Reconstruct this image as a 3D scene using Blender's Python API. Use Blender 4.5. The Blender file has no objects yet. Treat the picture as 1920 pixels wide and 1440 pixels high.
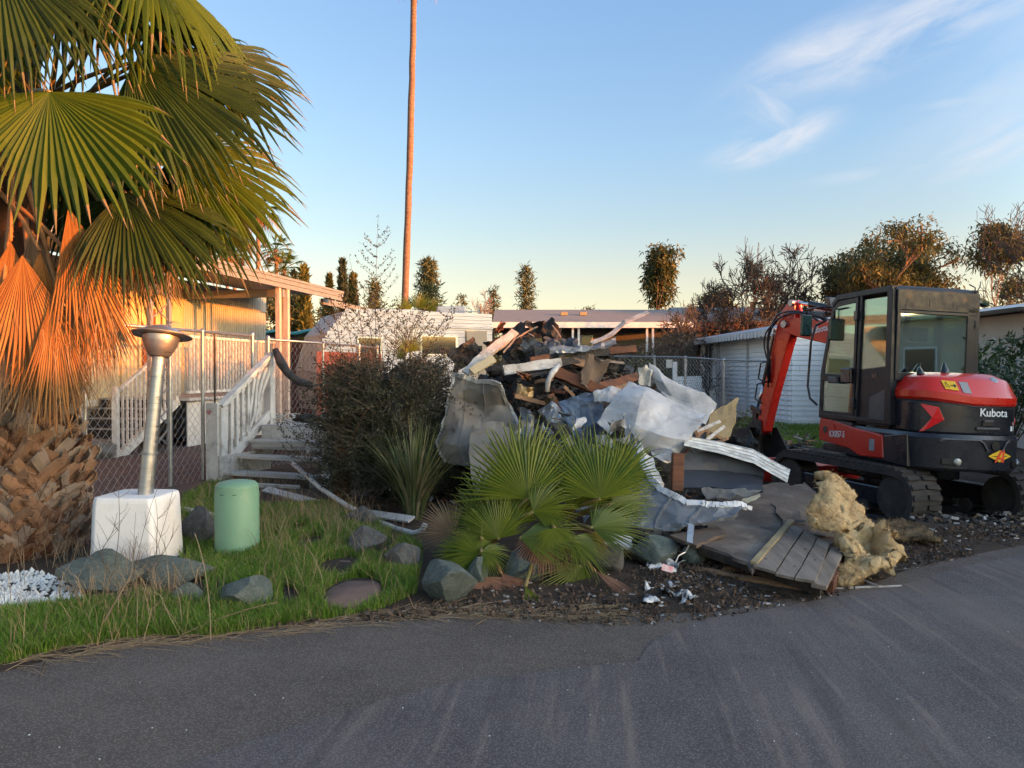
import bpy, bmesh, math, random
import numpy as np
from mathutils import Vector, Matrix, noise

# ------------------------------------------------------------------ camera, sky, sun, exposure
S = bpy.context.scene
COL = S.collection
R = math.radians
CAM_H = 1.6
PITCH = math.atan(25.0 / 1442.0)
FPX = 1442.0
cd = bpy.data.cameras.new("camera"); cam = bpy.data.objects.new("camera", cd); COL.objects.link(cam)
cam.location = (0, 0, CAM_H); cam.rotation_euler = (R(90) - PITCH, 0, 0)
cd.sensor_width = 36.0; cd.lens = FPX / 1920.0 * 36.0; cd.clip_start = 0.05; cd.clip_end = 3000
S.camera = cam

SUN_AZ = 66.0      # degrees to the right of straight behind the camera
SUN_EL = 4.6
sv = Vector((math.sin(R(SUN_AZ)) * math.cos(R(SUN_EL)), -math.cos(R(SUN_AZ)) * math.cos(R(SUN_EL)), math.sin(R(SUN_EL))))
W = bpy.data.worlds.new("World"); S.world = W; W.use_nodes = True
nt = W.node_tree; nt.nodes.clear()
def wn(t): return nt.nodes.new(t)
out = wn('ShaderNodeOutputWorld'); bg = wn('ShaderNodeBackground'); sky = wn('ShaderNodeTexSky')
sky.sky_type = 'NISHITA'; sky.sun_disc = False; sky.sun_elevation = R(SUN_EL)
sky.sun_rotation = math.atan2(sv.x, sv.y)
sky.altitude = 50; sky.air_density = 1.0; sky.dust_density = 1.0; sky.ozone_density = 1.0
bg.inputs['Strength'].default_value = 0.15
# the anti-solar sky: peach at the horizon, clear blue above (a plain function of height)
geo = wn('ShaderNodeTexCoord'); sep = wn('ShaderNodeSeparateXYZ'); nt.links.new(geo.outputs['Generated'], sep.inputs[0])
ramp = wn('ShaderNodeValToRGB'); nt.links.new(sep.outputs['Z'], ramp.inputs[0])
cr = ramp.color_ramp
cr.elements[0].position = 0.0; cr.elements[0].color = (0.02, 0.05, 0.10, 1)
cr.elements[1].position = 1.0; cr.elements[1].color = (0.000, 0.006, 0.030, 1)
for p, c in ((0.05, (0.040, 0.020, 0.045)), (0.12, (0.022, 0.002, 0.020)), (0.18, (0.004, 0.006, 0.035)), (0.27, (0.0, 0.016, 0.062)), (0.42, (0.000, 0.018, 0.072)), (0.7, (0.0, 0.01, 0.045))):
    e = cr.elements.new(p); e.color = (*c, 1)
# the sky brightens smoothly from the anti-solar side toward the low sun
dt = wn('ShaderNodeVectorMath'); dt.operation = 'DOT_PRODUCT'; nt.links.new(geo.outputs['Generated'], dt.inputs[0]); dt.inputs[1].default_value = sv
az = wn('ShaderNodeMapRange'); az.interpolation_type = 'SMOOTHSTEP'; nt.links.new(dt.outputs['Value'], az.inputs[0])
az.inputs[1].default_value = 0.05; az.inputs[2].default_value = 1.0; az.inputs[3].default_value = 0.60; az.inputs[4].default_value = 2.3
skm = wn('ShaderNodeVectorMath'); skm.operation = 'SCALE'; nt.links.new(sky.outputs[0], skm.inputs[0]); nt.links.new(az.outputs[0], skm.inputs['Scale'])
SKY_GAIN = 1 / 0.15
vm = wn('ShaderNodeVectorMath'); vm.operation = 'SCALE'; nt.links.new(ramp.outputs[0], vm.inputs[0]); vm.inputs['Scale'].default_value = SKY_GAIN
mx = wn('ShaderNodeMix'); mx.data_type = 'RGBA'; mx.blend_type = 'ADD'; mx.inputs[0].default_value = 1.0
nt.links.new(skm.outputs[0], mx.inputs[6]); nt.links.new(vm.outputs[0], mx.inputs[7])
# thin cirrus: fibrous noise on the view direction, kept to a few long wisps
def mn(op, *ins):
    q = wn('ShaderNodeMath'); q.operation = op
    for i, v in enumerate(ins):
        if isinstance(v, (int, float)): q.inputs[i].default_value = v
        else: nt.links.new(v, q.inputs[i])
    return q.outputs[0]
def vdot(v, c, d):
    a_ = wn('ShaderNodeVectorMath'); a_.operation = 'SUBTRACT'; nt.links.new(v, a_.inputs[0]); a_.inputs[1].default_value = c
    b_ = wn('ShaderNodeVectorMath'); b_.operation = 'DOT_PRODUCT'; nt.links.new(a_.outputs[0], b_.inputs[0]); b_.inputs[1].default_value = d; return b_.outputs['Value']
acc = None
def wisp(px, py, ang, la, lb, amt, seed):
    global acc
    d = Vector(((px - 960) / FPX, 1.0, (695 - py) / FPX)).normalized(); h = d.cross(Vector((0, 0, 1))).normalized(); v = h.cross(d)
    u = h * math.cos(R(ang)) + v * math.sin(R(ang)); w = d.cross(u)
    al = vdot(geo.outputs['Generated'], d, u); ac = vdot(geo.outputs['Generated'], d, w); fr = vdot(geo.outputs['Generated'], (0, 0, 0), d)
    cbn = wn('ShaderNodeCombineXYZ'); nt.links.new(mn('MULTIPLY', al, 5.0), cbn.inputs[0]); nt.links.new(mn('MULTIPLY', ac, 17.0), cbn.inputs[1]); cbn.inputs[2].default_value = seed
    n_ = wn('ShaderNodeTexNoise'); nt.links.new(cbn.outputs[0], n_.inputs['Vector']); n_.inputs['Scale'].default_value = 1.3; n_.inputs['Detail'].default_value = 12; n_.inputs['Roughness'].default_value = 0.6; n_.inputs['Distortion'].default_value = 0.5
    r_ = wn('ShaderNodeMapRange'); nt.links.new(n_.outputs[0], r_.inputs[0]); r_.inputs[1].default_value = 0.34; r_.inputs[2].default_value = 0.60
    dd = mn('SQRT', mn('ADD', mn('POWER', mn('ABSOLUTE', mn('DIVIDE', al, la)), 2.0), mn('POWER', mn('ABSOLUTE', mn('DIVIDE', ac, lb)), 2.0)))
    m = wn('ShaderNodeMapRange'); m.interpolation_type = 'SMOOTHSTEP'; nt.links.new(dd, m.inputs[0]); m.inputs[1].default_value = 0.1; m.inputs[2].default_value = 1.0; m.inputs[3].default_value = amt; m.inputs[4].default_value = 0.0
    o_ = mn('MULTIPLY', mn('MULTIPLY', m.outputs[0], r_.outputs[0]), mn('GREATER_THAN', fr, 0.3)); acc = o_ if acc is None else mn('MAXIMUM', acc, o_)
wisp(1450, 265, 14, .10, .035, 1.0, 1.0); wisp(1430, 205, -38, .06, .025, .9, 2.0); wisp(1530, 105, 20, .16, .045, .75, 3.0); wisp(1740, 45, 16, .24, .05, .8, 4.0)
wisp(1900, 250, 24, .13, .04, .75, 5.0); wisp(1640, 325, 4, .12, .012, .4, 6.0); wisp(1800, 195, 2, .10, .012, .35, 7.0); wisp(2600, -200, 20, .5, .12, .7, 8.0); wisp(200, -600, 15, .4, .08, .6, 9.0)
pr = wn('ShaderNodeMath'); pr.operation = 'MULTIPLY'; nt.links.new(acc, pr.inputs[0]); pr.inputs[1].default_value = 1.0
pr2 = wn('ShaderNodeMath'); pr2.operation = 'MULTIPLY'; nt.links.new(pr.outputs[0], pr2.inputs[0]); pr2.inputs[1].default_value = 1.0
mc = wn('ShaderNodeMix'); mc.data_type = 'RGBA'; nt.links.new(pr2.outputs[0], mc.inputs[0]); nt.links.new(mx.outputs[2], mc.inputs[6])
mc.inputs[7].default_value = (0.195 * SKY_GAIN, 0.20 * SKY_GAIN, 0.215 * SKY_GAIN, 1)
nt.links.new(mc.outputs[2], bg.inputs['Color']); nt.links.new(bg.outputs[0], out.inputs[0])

sd = bpy.data.lights.new("sun", 'SUN'); sd.energy = 3.2; sd.angle = R(0.6); sd.color = (1.0, 0.26, 0.03)
so = bpy.data.objects.new("sun", sd); COL.objects.link(so); so.rotation_euler = sv.to_track_quat('Z', 'Y').to_euler(); so.location = (20, -10, 20)
S.view_settings.view_transform = 'Standard'; S.view_settings.look = 'None'; S.view_settings.gamma = 1.0
S.view_settings.use_curve_mapping = False; S.view_settings.exposure = 2.1
S.cycles.max_bounces = 6; S.cycles.transparent_max_bounces = 16

# ------------------------------------------------------------------ helpers
rnd = random.Random(7)
def P(px, py, Y):
    """world point at distance Y (along +Y) seen at photo pixel px, py"""
    u = (px - 960) / FPX; v = -(py - 720) / FPX
    c, s = math.cos(PITCH), math.sin(PITCH)
    d = Vector((u, c + v * s, v * c - s))
    return Vector((0, 0, CAM_H)) + d * (Y / d.y)
def G(px, py, z=0.0):
    u = (px - 960) / FPX; v = -(py - 720) / FPX
    c, s = math.cos(PITCH), math.sin(PITCH)
    d = Vector((u, c + v * s, v * c - s))
    return Vector((0, 0, CAM_H)) + d * ((z - CAM_H) / d.z)

def GD(px, py, dy):
    g_ = G(px, py); y = g_.y + dy; return Vector(((px - 960) / FPX * y, y, 0))

def thing(name, label, cat, loc=(0, 0, 0), rz=0, group=None):
    o = bpy.data.objects.new(name, None); COL.objects.link(o); o.location = loc; o.rotation_euler = (0, 0, rz)
    o.empty_display_size = 0.1
    return tag(o, label, cat, group)
def tag(o, label=None, cat=None, group=None, kind=None):
    if label: o['label'] = label
    if cat: o['category'] = cat
    if group: o['group'] = group
    if kind: o['kind'] = kind
    return o
def ortho(d):
    d = Vector(d).normalized()
    a = Vector((0, 0, 1)) if abs(d.z) < 0.9 else Vector((1, 0, 0))
    u = d.cross(a).normalized(); return u, d.cross(u).normalized()

class MB:
    def __init__(self): self.v = []; self.f = []; self.m = []; self.r = []; self.cur = 0
    def mat(self, i): self.cur = i; return self
    def add(self, vs, fs, r=None):
        b = len(self.v); self.v += [tuple(p) for p in vs]
        self.r += [rnd.random() if r is None else r] * len(vs)
        for f in fs: self.f.append([b + i for i in f]); self.m.append(self.cur)
        return self
    def box(self, c, s, rot=None, taper=1.0):
        hx, hy, hz = s[0] / 2, s[1] / 2, s[2] / 2
        vs = []
        for z, t in ((-hz, 1), (hz, taper)):
            for x, y in ((-1, -1), (1, -1), (1, 1), (-1, 1)): vs.append(Vector((x * hx * t, y * hy * t, z)))
        if rot is not None:
            M = rot if isinstance(rot, Matrix) else Matrix.Rotation(rot, 3, 'Z')
            vs = [M @ p for p in vs]
        c = Vector(c); vs = [p + c for p in vs]
        return self.add(vs, [(0, 3, 2, 1), (4, 5, 6, 7), (0, 1, 5, 4), (1, 2, 6, 5), (2, 3, 7, 6), (3, 0, 4, 7)])
    def bar(self, a, b, w, h, up=(0, 0, 1), jit=0.0):
        """a board from a to b, w wide across, h thick along up"""
        a, b = Vector(a), Vector(b); d = (b - a); L = d.length; d.normalize()
        upv = Vector(up); s = d.cross(upv)
        if s.length < 1e-4: s = d.cross(Vector((1, 0, 0)))
        s.normalize(); n = s.cross(d)
        vs = []
        for e in (a, b):
            for x, y in ((-1, -1), (1, -1), (1, 1), (-1, 1)):
                j = Vector((rnd.uniform(-1, 1), rnd.uniform(-1, 1), rnd.uniform(-1, 1))) * jit
                vs.append(e + s * x * w / 2 + n * y * h / 2 + j)
        return self.add(vs, [(0, 1, 2, 3), (7, 6, 5, 4), (0, 4, 5, 1), (1, 5, 6, 2), (2, 6, 7, 3), (3, 7, 4, 0)])
    def tube(self, pts, rad, n=8, caps=True):
        pts = [Vector(p) for p in pts]
        if not hasattr(rad, '__len__'): rad = [rad] * len(pts)
        vs = []; fs = []
        u, w = ortho(pts[1] - pts[0])
        for i, p in enumerate(pts):
            d = (pts[min(i + 1, len(pts) - 1)] - pts[max(i - 1, 0)])
            if d.length < 1e-9: d = Vector((0, 0, 1))
            d.normalize(); u = (u - d * u.dot(d)); u.normalize(); w = d.cross(u)
            for k in range(n):
                t = 2 * math.pi * k / n; vs.append(p + (u * math.cos(t) + w * math.sin(t)) * rad[i])
        for i in range(len(pts) - 1):
            for k in range(n):
                a = i * n + k; b = i * n + (k + 1) % n; fs.append((a, b, b + n, a + n))
        if caps and n > 2:
            fs.append(tuple(range(n - 1, -1, -1))); fs.append(tuple((len(pts) - 1) * n + k for k in range(n)))
        return self.add(vs, fs)
    def lathe(self, prof, n=32, c=(0, 0, 0), M=None):
        vs = []; fs = []
        for r, z in prof:
            for k in range(n):
                t = 2 * math.pi * k / n; p = Vector((r * math.cos(t), r * math.sin(t), z))
                if M is not None: p = M @ p
                vs.append(p + Vector(c))
        for i in range(len(prof) - 1):
            for k in range(n):
                a = i * n + k; b = i * n + (k + 1) % n; fs.append((a, b, b + n, a + n))
        fs.append(tuple(range(n - 1, -1, -1))); fs.append(tuple((len(prof) - 1) * n + k for k in range(n)))
        return self.add(vs, fs)
    def prism(self, poly, d):
        """closed polygon (list of 3D points) pushed along vector d"""
        n = len(poly); poly = [Vector(p) for p in poly]; d = Vector(d)
        return self.add(poly + [p + d for p in poly], [tuple(range(n - 1, -1, -1)), tuple(range(n, 2 * n))] + [(i, (i + 1) % n, (i + 1) % n + n, i + n) for i in range(n)])
    def loft(self, rings, cap=True):
        n = len(rings[0]); vs = [p for r in rings for p in r]; fs = []
        for i in range(len(rings) - 1):
            for k in range(n):
                a = i * n + k; b = i * n + (k + 1) % n; fs.append((a, b, b + n, a + n))
        if cap: fs += [tuple(range(n - 1, -1, -1)), tuple((len(rings) - 1) * n + k for k in range(n))]
        return self.add(vs, fs)
    def grid(self, rows, thick=0.0):
        nr, nc = len(rows), len(rows[0]); vs = [Vector(p) for r in rows for p in r]
        fs = [(i * nc + j, i * nc + j + 1, (i + 1) * nc + j + 1, (i + 1) * nc + j) for i in range(nr - 1) for j in range(nc - 1)]
        if thick:
            N = [Vector((0, 0, 0)) for _ in vs]
            for f in fs:
                nrm = (vs[f[2]] - vs[f[0]]).cross(vs[f[3]] - vs[f[1]])
                for i in f: N[i] += nrm
            b = len(vs); vs = vs + [p - n.normalized() * thick if n.length > 0 else p for p, n in zip(vs, N)]
            fs = fs + [tuple(b + i for i in reversed(f)) for f in fs]
            ring = [j for j in range(nc)] + [i * nc + nc - 1 for i in range(1, nr)] + [(nr - 1) * nc + j for j in range(nc - 2, -1, -1)] + [i * nc for i in range(nr - 2, 0, -1)]
            for k in range(len(ring)):
                a, c = ring[k], ring[(k + 1) % len(ring)]; fs.append((c, a, a + b, c + b))
        return self.add(vs, fs)
    def build(self, name, mats, parent=None, smooth=False, bevel=0, fix=False, angle=None):
        me = bpy.data.meshes.new(name); me.from_pydata(self.v, [], self.f)
        if not hasattr(mats, '__len__'): mats = [mats]
        for m in mats: me.materials.append(m)
        if len(mats) > 1: me.polygons.foreach_set('material_index', self.m)
        at = me.attributes.new('rnd', 'FLOAT', 'POINT'); at.data.foreach_set('value', self.r)
        if fix:
            bm = bmesh.new(); bm.from_mesh(me); bmesh.ops.recalc_face_normals(bm, faces=bm.faces); bm.to_mesh(me); bm.free()
        if smooth: me.polygons.foreach_set('use_smooth', [True] * len(me.polygons))
        me.update()
        if angle: me.set_sharp_from_angle(angle=R(angle))
        o = bpy.data.objects.new(name, me); COL.objects.link(o)
        if parent: o.parent = parent
        if bevel:
            b = o.modifiers.new('bevel', 'BEVEL'); b.width = bevel; b.segments = 2; b.limit_method = 'ANGLE'; b.angle_limit = R(35)
        return o

def np_mesh(name, V, F, mats, parent=None, rv=None, smooth=False):
    """V (n,3) and F (m,k) numpy arrays"""
    me = bpy.data.meshes.new(name); k = F.shape[1]
    me.vertices.add(len(V)); me.vertices.foreach_set('co', V.astype(np.float32).ravel())
    me.loops.add(F.size); me.loops.foreach_set('vertex_index', F.astype(np.int32).ravel())
    me.polygons.add(len(F)); me.polygons.foreach_set('loop_start', np.arange(0, F.size, k, dtype=np.int32))
    if not hasattr(mats, '__len__'): mats = [mats]
    for m in mats: me.materials.append(m)
    if rv is not None:
        at = me.attributes.new('rnd', 'FLOAT', 'POINT'); at.data.foreach_set('value', rv.astype(np.float32))
    me.update(calc_edges=True)
    if smooth: me.polygons.foreach_set('use_smooth', [True] * len(me.polygons))
    o = bpy.data.objects.new(name, me); COL.objects.link(o)
    if parent: o.parent = parent
    return o

def leaves(name, pts, size, aspect, m, parent=None, seed=0, dirs=None, jitter=1.0, curl=0.0):
    """one diamond leaf per point"""
    g = np.random.default_rng(seed); n = len(pts); pts = np.asarray(pts, float)
    u = g.normal(size=(n, 3))
    if dirs is not None: u = np.asarray(dirs) + u * jitter
    u /= np.linalg.norm(u, axis=1)[:, None] + 1e-9
    w = g.normal(size=(n, 3)); w -= (w * u).sum(1)[:, None] * u; w /= np.linalg.norm(w, axis=1)[:, None] + 1e-9
    L = size * g.uniform(0.6, 1.35, size=(n, 1)); Wd = L * aspect
    V = np.empty((n, 4, 3)); V[:, 0] = pts; V[:, 1] = pts + u * L * 0.45 + w * Wd / 2; V[:, 2] = pts + u * L; V[:, 3] = pts + u * L * 0.45 - w * Wd / 2
    V[:, 2, 2] -= curl * L[:, 0]
    F = np.arange(4 * n).reshape(n, 4); rv = np.repeat(g.random(n), 4)
    return np_mesh(name, V.reshape(-1, 3), F, m, parent, rv)

# ------------------------------------------------------------------ materials
def new_mat(name):
    m = bpy.data.materials.new(name); m.use_nodes = True; return m, m.node_tree, m.node_tree.nodes['Principled BSDF']
def nz(t, vec, scale, detail=6, rough=0.6, dist=0.0):
    n = t.nodes.new('ShaderNodeTexNoise'); n.inputs['Scale'].default_value = scale; n.inputs['Detail'].default_value = detail
    n.inputs['Roughness'].default_value = rough; n.inputs['Distortion'].default_value = dist
    t.links.new(vec, n.inputs['Vector']); return n.outputs[0]
def rampf(t, fac, a, b, lo=0.0, hi=1.0):
    r = t.nodes.new('ShaderNodeMapRange'); t.links.new(fac, r.inputs[0]); r.inputs[1].default_value = a; r.inputs[2].default_value = b
    r.inputs[3].default_value = lo; r.inputs[4].default_value = hi; return r.outputs[0]
def mixc(t, fac, a, b):
    m = t.nodes.new('ShaderNodeMix'); m.data_type = 'RGBA'
    if isinstance(fac, (int, float)): m.inputs[0].default_value = fac
    else: t.links.new(fac, m.inputs[0])
    for i, c in ((6, a), (7, b)):
        if isinstance(c, (tuple, list)): m.inputs[i].default_value = (*c[:3], 1)
        else: t.links.new(c, m.inputs[i])
    return m.outputs[2]
def coords(t, stretch=(1, 1, 1), rot=(0, 0, 0), world=False):
    if world:
        c = t.nodes.new('ShaderNodeNewGeometry').outputs['Position']
    else: c = t.nodes.new('ShaderNodeTexCoord').outputs['Object']
    m = t.nodes.new('ShaderNodeMapping'); m.inputs['Scale'].default_value = stretch; m.inputs['Rotation'].default_value = rot
    t.links.new(c, m.inputs[0]); return m.outputs[0]
def bump(t, b, h, strength, dist=0.01):
    n = t.nodes.new('ShaderNodeBump'); n.inputs['Strength'].default_value = strength; n.inputs['Distance'].default_value = dist
    t.links.new(h, n.inputs['Height'])
    if b.inputs['Normal'].is_linked: t.links.new(b.inputs['Normal'].links[0].from_socket, n.inputs['Normal'])
    t.links.new(n.outputs[0], b.inputs['Normal'])
def mat(name, c1, c2=None, scale=6, rough=0.75, metal=0.0, stretch=(1, 1, 1), bmp=0.25, bd=0.01, dirt=None, dirt_amt=0.0, dscale=3, fine=60, spec=0.4, world=False, lo=0.35, hi=0.68, coat=0):
    m, t, b = new_mat(name); v = coords(t, stretch, world=world)
    if c2 is None: c2 = tuple(x * 0.72 for x in c1)
    n = nz(t, v, scale, 8, 0.65)
    c = mixc(t, rampf(t, n, lo, hi), c1, c2)
    if dirt: c = mixc(t, rampf(t, nz(t, v, dscale, 10, 0.72), 0.62 - 0.25 * dirt_amt, 0.72, 0, 0.9), c, dirt)
    t.links.new(c, b.inputs['Base Color']); b.inputs['Roughness'].default_value = rough; b.inputs['Metallic'].default_value = metal
    b.inputs['Specular IOR Level'].default_value = spec
    if coat: b.inputs['Coat Weight'].default_value = coat; b.inputs['Coat Roughness'].default_value = 0.08
    rr = rampf(t, nz(t, v, scale * 2.3, 5), 0.3, 0.7, max(0.02, rough - 0.12), min(1, rough + 0.12)); t.links.new(rr, b.inputs['Roughness'])
    if bmp: bump(t, b, nz(t, v, fine, 8, 0.7), bmp, bd)
    return m
def leafmat(name, c1, c2, trans=0.3, rough=0.5, spec=0.3, c3=None):
    m, t, b = new_mat(name); a = t.nodes.new('ShaderNodeAttribute'); a.attribute_name = 'rnd'
    c = mixc(t, a.outputs['Fac'], c1, c2)
    if c3: c = mixc(t, rampf(t, a.outputs['Fac'], 0.80, 0.84), c, c3)
    c = mixc(t, rampf(t, nz(t, coords(t), 3.0, 3), 0.4, 0.65, 0, 0.45), c, c2)
    t.links.new(c, b.inputs['Base Color']); b.inputs['Roughness'].default_value = rough; b.inputs['Specular IOR Level'].default_value = spec
    if trans:
        tr = t.nodes.new('ShaderNodeBsdfTranslucent'); t.links.new(c, tr.inputs[0]); ms = t.nodes.new('ShaderNodeMixShader'); ms.inputs[0].default_value = trans
        t.links.new(b.outputs[0], ms.inputs[1]); t.links.new(tr.outputs[0], ms.inputs[2])
        t.links.new(ms.outputs[0], t.nodes['Material Output'].inputs[0])
    return m
def woodmat(name, c1, c2, axis='x', rough=0.8, scale=9, dirt=None, dirt_amt=0.5):
    st = {'x': (0.12, 1.6, 1.6), 'y': (1.6, 0.12, 1.6), 'z': (1.6, 1.6, 0.12)}[axis]
    return mat(name, c1, c2, scale=scale, rough=rough, stretch=st, bmp=0.5, fine=30, dirt=dirt, dirt_amt=dirt_amt)
def glassmat(name, tint, refl=0.16, rough=0.02):
    m, t, b = new_mat(name); t.nodes.remove(b)
    tr = t.nodes.new('ShaderNodeBsdfTransparent'); tr.inputs[0].default_value = (*tint, 1)
    gl = t.nodes.new('ShaderNodeBsdfGlossy'); gl.inputs['Roughness'].default_value = rough; gl.inputs['Color'].default_value = (0.85, 0.95, 0.92, 1)
    fr = t.nodes.new('ShaderNodeLayerWeight'); fr.inputs[0].default_value = 0.35
    ms = t.nodes.new('ShaderNodeMixShader'); t.links.new(rampf(t, fr.outputs['Fresnel'], 0, 1, refl, 0.9), ms.inputs[0])
    t.links.new(tr.outputs[0], ms.inputs[1]); t.links.new(gl.outputs[0], ms.inputs[2]); t.links.new(ms.outputs[0], t.nodes['Material Output'].inputs[0])
    return m
def darkpane(name, c=(0.02, 0.025, 0.03)):
    m, t, b = new_mat(name); b.inputs['Base Color'].default_value = (*c, 1); b.inputs['Roughness'].default_value = 0.08; b.inputs['Specular IOR Level'].default_value = 0.6
    return m

M = {}
M['white_paint'] = mat('white_paint', (0.58, 0.555, 0.52), (0.40, 0.38, 0.35), scale=4, rough=0.6, dirt=(0.17, 0.145, 0.12), dirt_amt=0.35, dscale=7)
M['weather_wood'] = woodmat('weather_wood', (0.46, 0.43, 0.40), (0.28, 0.26, 0.24), dirt=(0.08, 0.07, 0.06))
M['galv'] = mat('galvanised_steel', (0.36, 0.37, 0.38), (0.24, 0.25, 0.26), scale=9, rough=0.42, metal=0.85, bmp=0.05)
M['fence_wire'] = mat('fence_wire', (0.42, 0.42, 0.42), rough=0.5, metal=0.6, bmp=0)
M['post_metal'] = mat('brushed_metal', (0.50, 0.50, 0.50), (0.36, 0.36, 0.37), scale=3, stretch=(1, 1, 6), rough=0.36, metal=0.9, bmp=0.05)
M['concrete'] = mat('painted_concrete', (0.74, 0.72, 0.71), (0.62, 0.60, 0.585), scale=3, rough=0.85, dirt=(0.32, 0.28, 0.25), dirt_amt=0.4, dscale=2.5)
M['green_plastic'] = mat('green_plastic', (0.155, 0.28, 0.185), (0.13, 0.25, 0.16), scale=2.5, rough=0.5, bmp=0.06, dirt=(0.26, 0.31, 0.22), dirt_amt=0.12, dscale=4)
M['rock'] = mat('green_rock', (0.058, 0.078, 0.068), (0.125, 0.142, 0.128), scale=3.4, rough=0.85, bmp=0.8, bd=0.02, fine=14, dirt=(0.20, 0.215, 0.195), dirt_amt=0.3, dscale=6)
M['rock_gray'] = mat('grey_rock', (0.065, 0.065, 0.063), (0.14, 0.135, 0.125), scale=4, rough=0.9, bmp=0.8, bd=0.02, fine=14, dirt=(0.10, 0.075, 0.05), dirt_amt=0.5, dscale=3)
M['red_stone'] = mat('red_stone', (0.23, 0.135, 0.10), (0.15, 0.095, 0.075), scale=7, rough=0.9, bmp=0.6)
M['char'] = mat('charred', (0.012, 0.012, 0.013), (0.045, 0.042, 0.04), scale=9, rough=0.6, bmp=1.0, bd=0.03, fine=18)
M['char_wood'] = mat('charred_wood', (0.014, 0.012, 0.011), (0.06, 0.045, 0.035), scale=12, rough=0.75, bmp=1.0, bd=0.02, fine=22)
M['rust_wood'] = woodmat('red_brown_wood', (0.20, 0.075, 0.036), (0.09, 0.038, 0.022), dirt=(0.02, 0.015, 0.013), dirt_amt=0.55)
M['tan_wood'] = woodmat('tan_wood', (0.30, 0.17, 0.09), (0.16, 0.09, 0.05), dirt=(0.03, 0.022, 0.018), dirt_amt=0.5)
M['ply'] = mat('plywood', (0.15, 0.105, 0.075), (0.085, 0.062, 0.048), scale=5, rough=0.85, dirt=(0.04, 0.034, 0.03), dirt_amt=0.6, bmp=0.4)
M['floor_ply'] = mat('floor_sheathing', (0.155, 0.115, 0.088), (0.075, 0.056, 0.044), scale=2.2, rough=0.8, dirt=(0.26, 0.215, 0.175), dirt_amt=0.45, dscale=2.6, bmp=0.4)
M['plank_gray'] = woodmat('grey_plank', (0.25, 0.20, 0.16), (0.15, 0.12, 0.095), axis='y', scale=6, dirt=(0.06, 0.05, 0.04))
M['white_sheet'] = mat('white_sheet_metal', (0.42, 0.42, 0.43), (0.33, 0.33, 0.34), scale=1.2, rough=0.27, bmp=0.03, dirt=(0.20, 0.19, 0.175), dirt_amt=0.45, dscale=3, spec=0.5)
M['beige_sheet'] = mat('beige_sheet_metal', (0.155, 0.142, 0.125), (0.11, 0.10, 0.088), scale=1.8, rough=0.5, bmp=0.05, dirt=(0.13, 0.115, 0.10), dirt_amt=0.35, dscale=4)
M['gray_sheet'] = mat('grey_sheet_metal', (0.20, 0.205, 0.215), (0.125, 0.13, 0.14), scale=1.8, rough=0.30, metal=0.25, bmp=0.04, dirt=(0.12, 0.12, 0.12), dirt_amt=0.35, dscale=4)
M['blue_sheet'] = mat('blue_grey_sheet', (0.20, 0.245, 0.32), (0.12, 0.15, 0.21), scale=2.4, rough=0.5, bmp=0.1, dirt=(0.06, 0.07, 0.085), dirt_amt=0.4, dscale=4)
M['navy_panel'] = mat('dark_slate_panel', (0.045, 0.052, 0.068), (0.03, 0.034, 0.045), scale=2, rough=0.5, dirt=(0.02, 0.02, 0.022), dirt_amt=0.4)
M['alu_trim'] = mat('aluminium_trim', (0.50, 0.50, 0.48), (0.30, 0.29, 0.27), scale=8, rough=0.42, metal=0.35, dirt=(0.12, 0.10, 0.08), dirt_amt=0.45, dscale=9, bmp=0.1)
M['pale_plank'] = mat('pale_painted_plank', (0.50, 0.48, 0.46), (0.30, 0.275, 0.255), scale=7, rough=0.6, dirt=(0.06, 0.05, 0.045), dirt_amt=0.5, dscale=8)
M['tan_panel'] = mat('tan_fibre_panel', (0.30, 0.235, 0.13), (0.20, 0.155, 0.09), scale=5, rough=0.8)
M['wool'] = mat('mineral_wool', (0.66, 0.48, 0.26), (0.42, 0.27, 0.13), scale=5, rough=1.0, bmp=1.0, bd=0.03, fine=26, dirt=(0.62, 0.50, 0.30), dirt_amt=0.4, dscale=9, spec=0.1)
M['wool_dirty'] = mat('dirty_wool', (0.10, 0.072, 0.048), (0.23, 0.16, 0.09), scale=6, rough=1.0, bmp=1.0, bd=0.03, fine=26, spec=0.1)
M['plastic'] = mat('crumpled_plastic', (0.55, 0.55, 0.56), (0.045, 0.045, 0.05), scale=9, rough=0.28, bmp=0.2, fine=12, lo=0.45, hi=0.56)
M['bark'] = mat('bark', (0.085, 0.06, 0.045), (0.04, 0.03, 0.024), scale=8, rough=0.95, bmp=0.8, bd=0.03, fine=10)
M['bark_gray'] = mat('pale_twig', (0.13, 0.12, 0.10), (0.075, 0.068, 0.058), rough=0.9, bmp=0)
M['bark_pink'] = mat('smooth_bark', (0.26, 0.17, 0.12), (0.14, 0.09, 0.07), scale=3, rough=0.9, bmp=0.4)
M['twig'] = mat('twig', (0.10, 0.072, 0.055), (0.06, 0.045, 0.035), rough=0.9, bmp=0)
M['twig_gray'] = mat('grey_twig', (0.075, 0.066, 0.052), (0.035, 0.031, 0.025), rough=0.9, bmp=0)
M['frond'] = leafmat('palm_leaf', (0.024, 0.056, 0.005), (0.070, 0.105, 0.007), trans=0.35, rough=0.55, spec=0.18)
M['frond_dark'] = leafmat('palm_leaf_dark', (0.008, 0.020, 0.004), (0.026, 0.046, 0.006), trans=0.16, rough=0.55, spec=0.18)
M['frond_young'] = leafmat('young_palm_leaf', (0.050, 0.088, 0.010), (0.14, 0.165, 0.016), trans=0.3, rough=0.45, spec=0.35)
M['young_tip'] = leafmat('young_leaf_tip', (0.14, 0.20, 0.03), (0.26, 0.26, 0.07), trans=0.35, rough=0.5)
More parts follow.
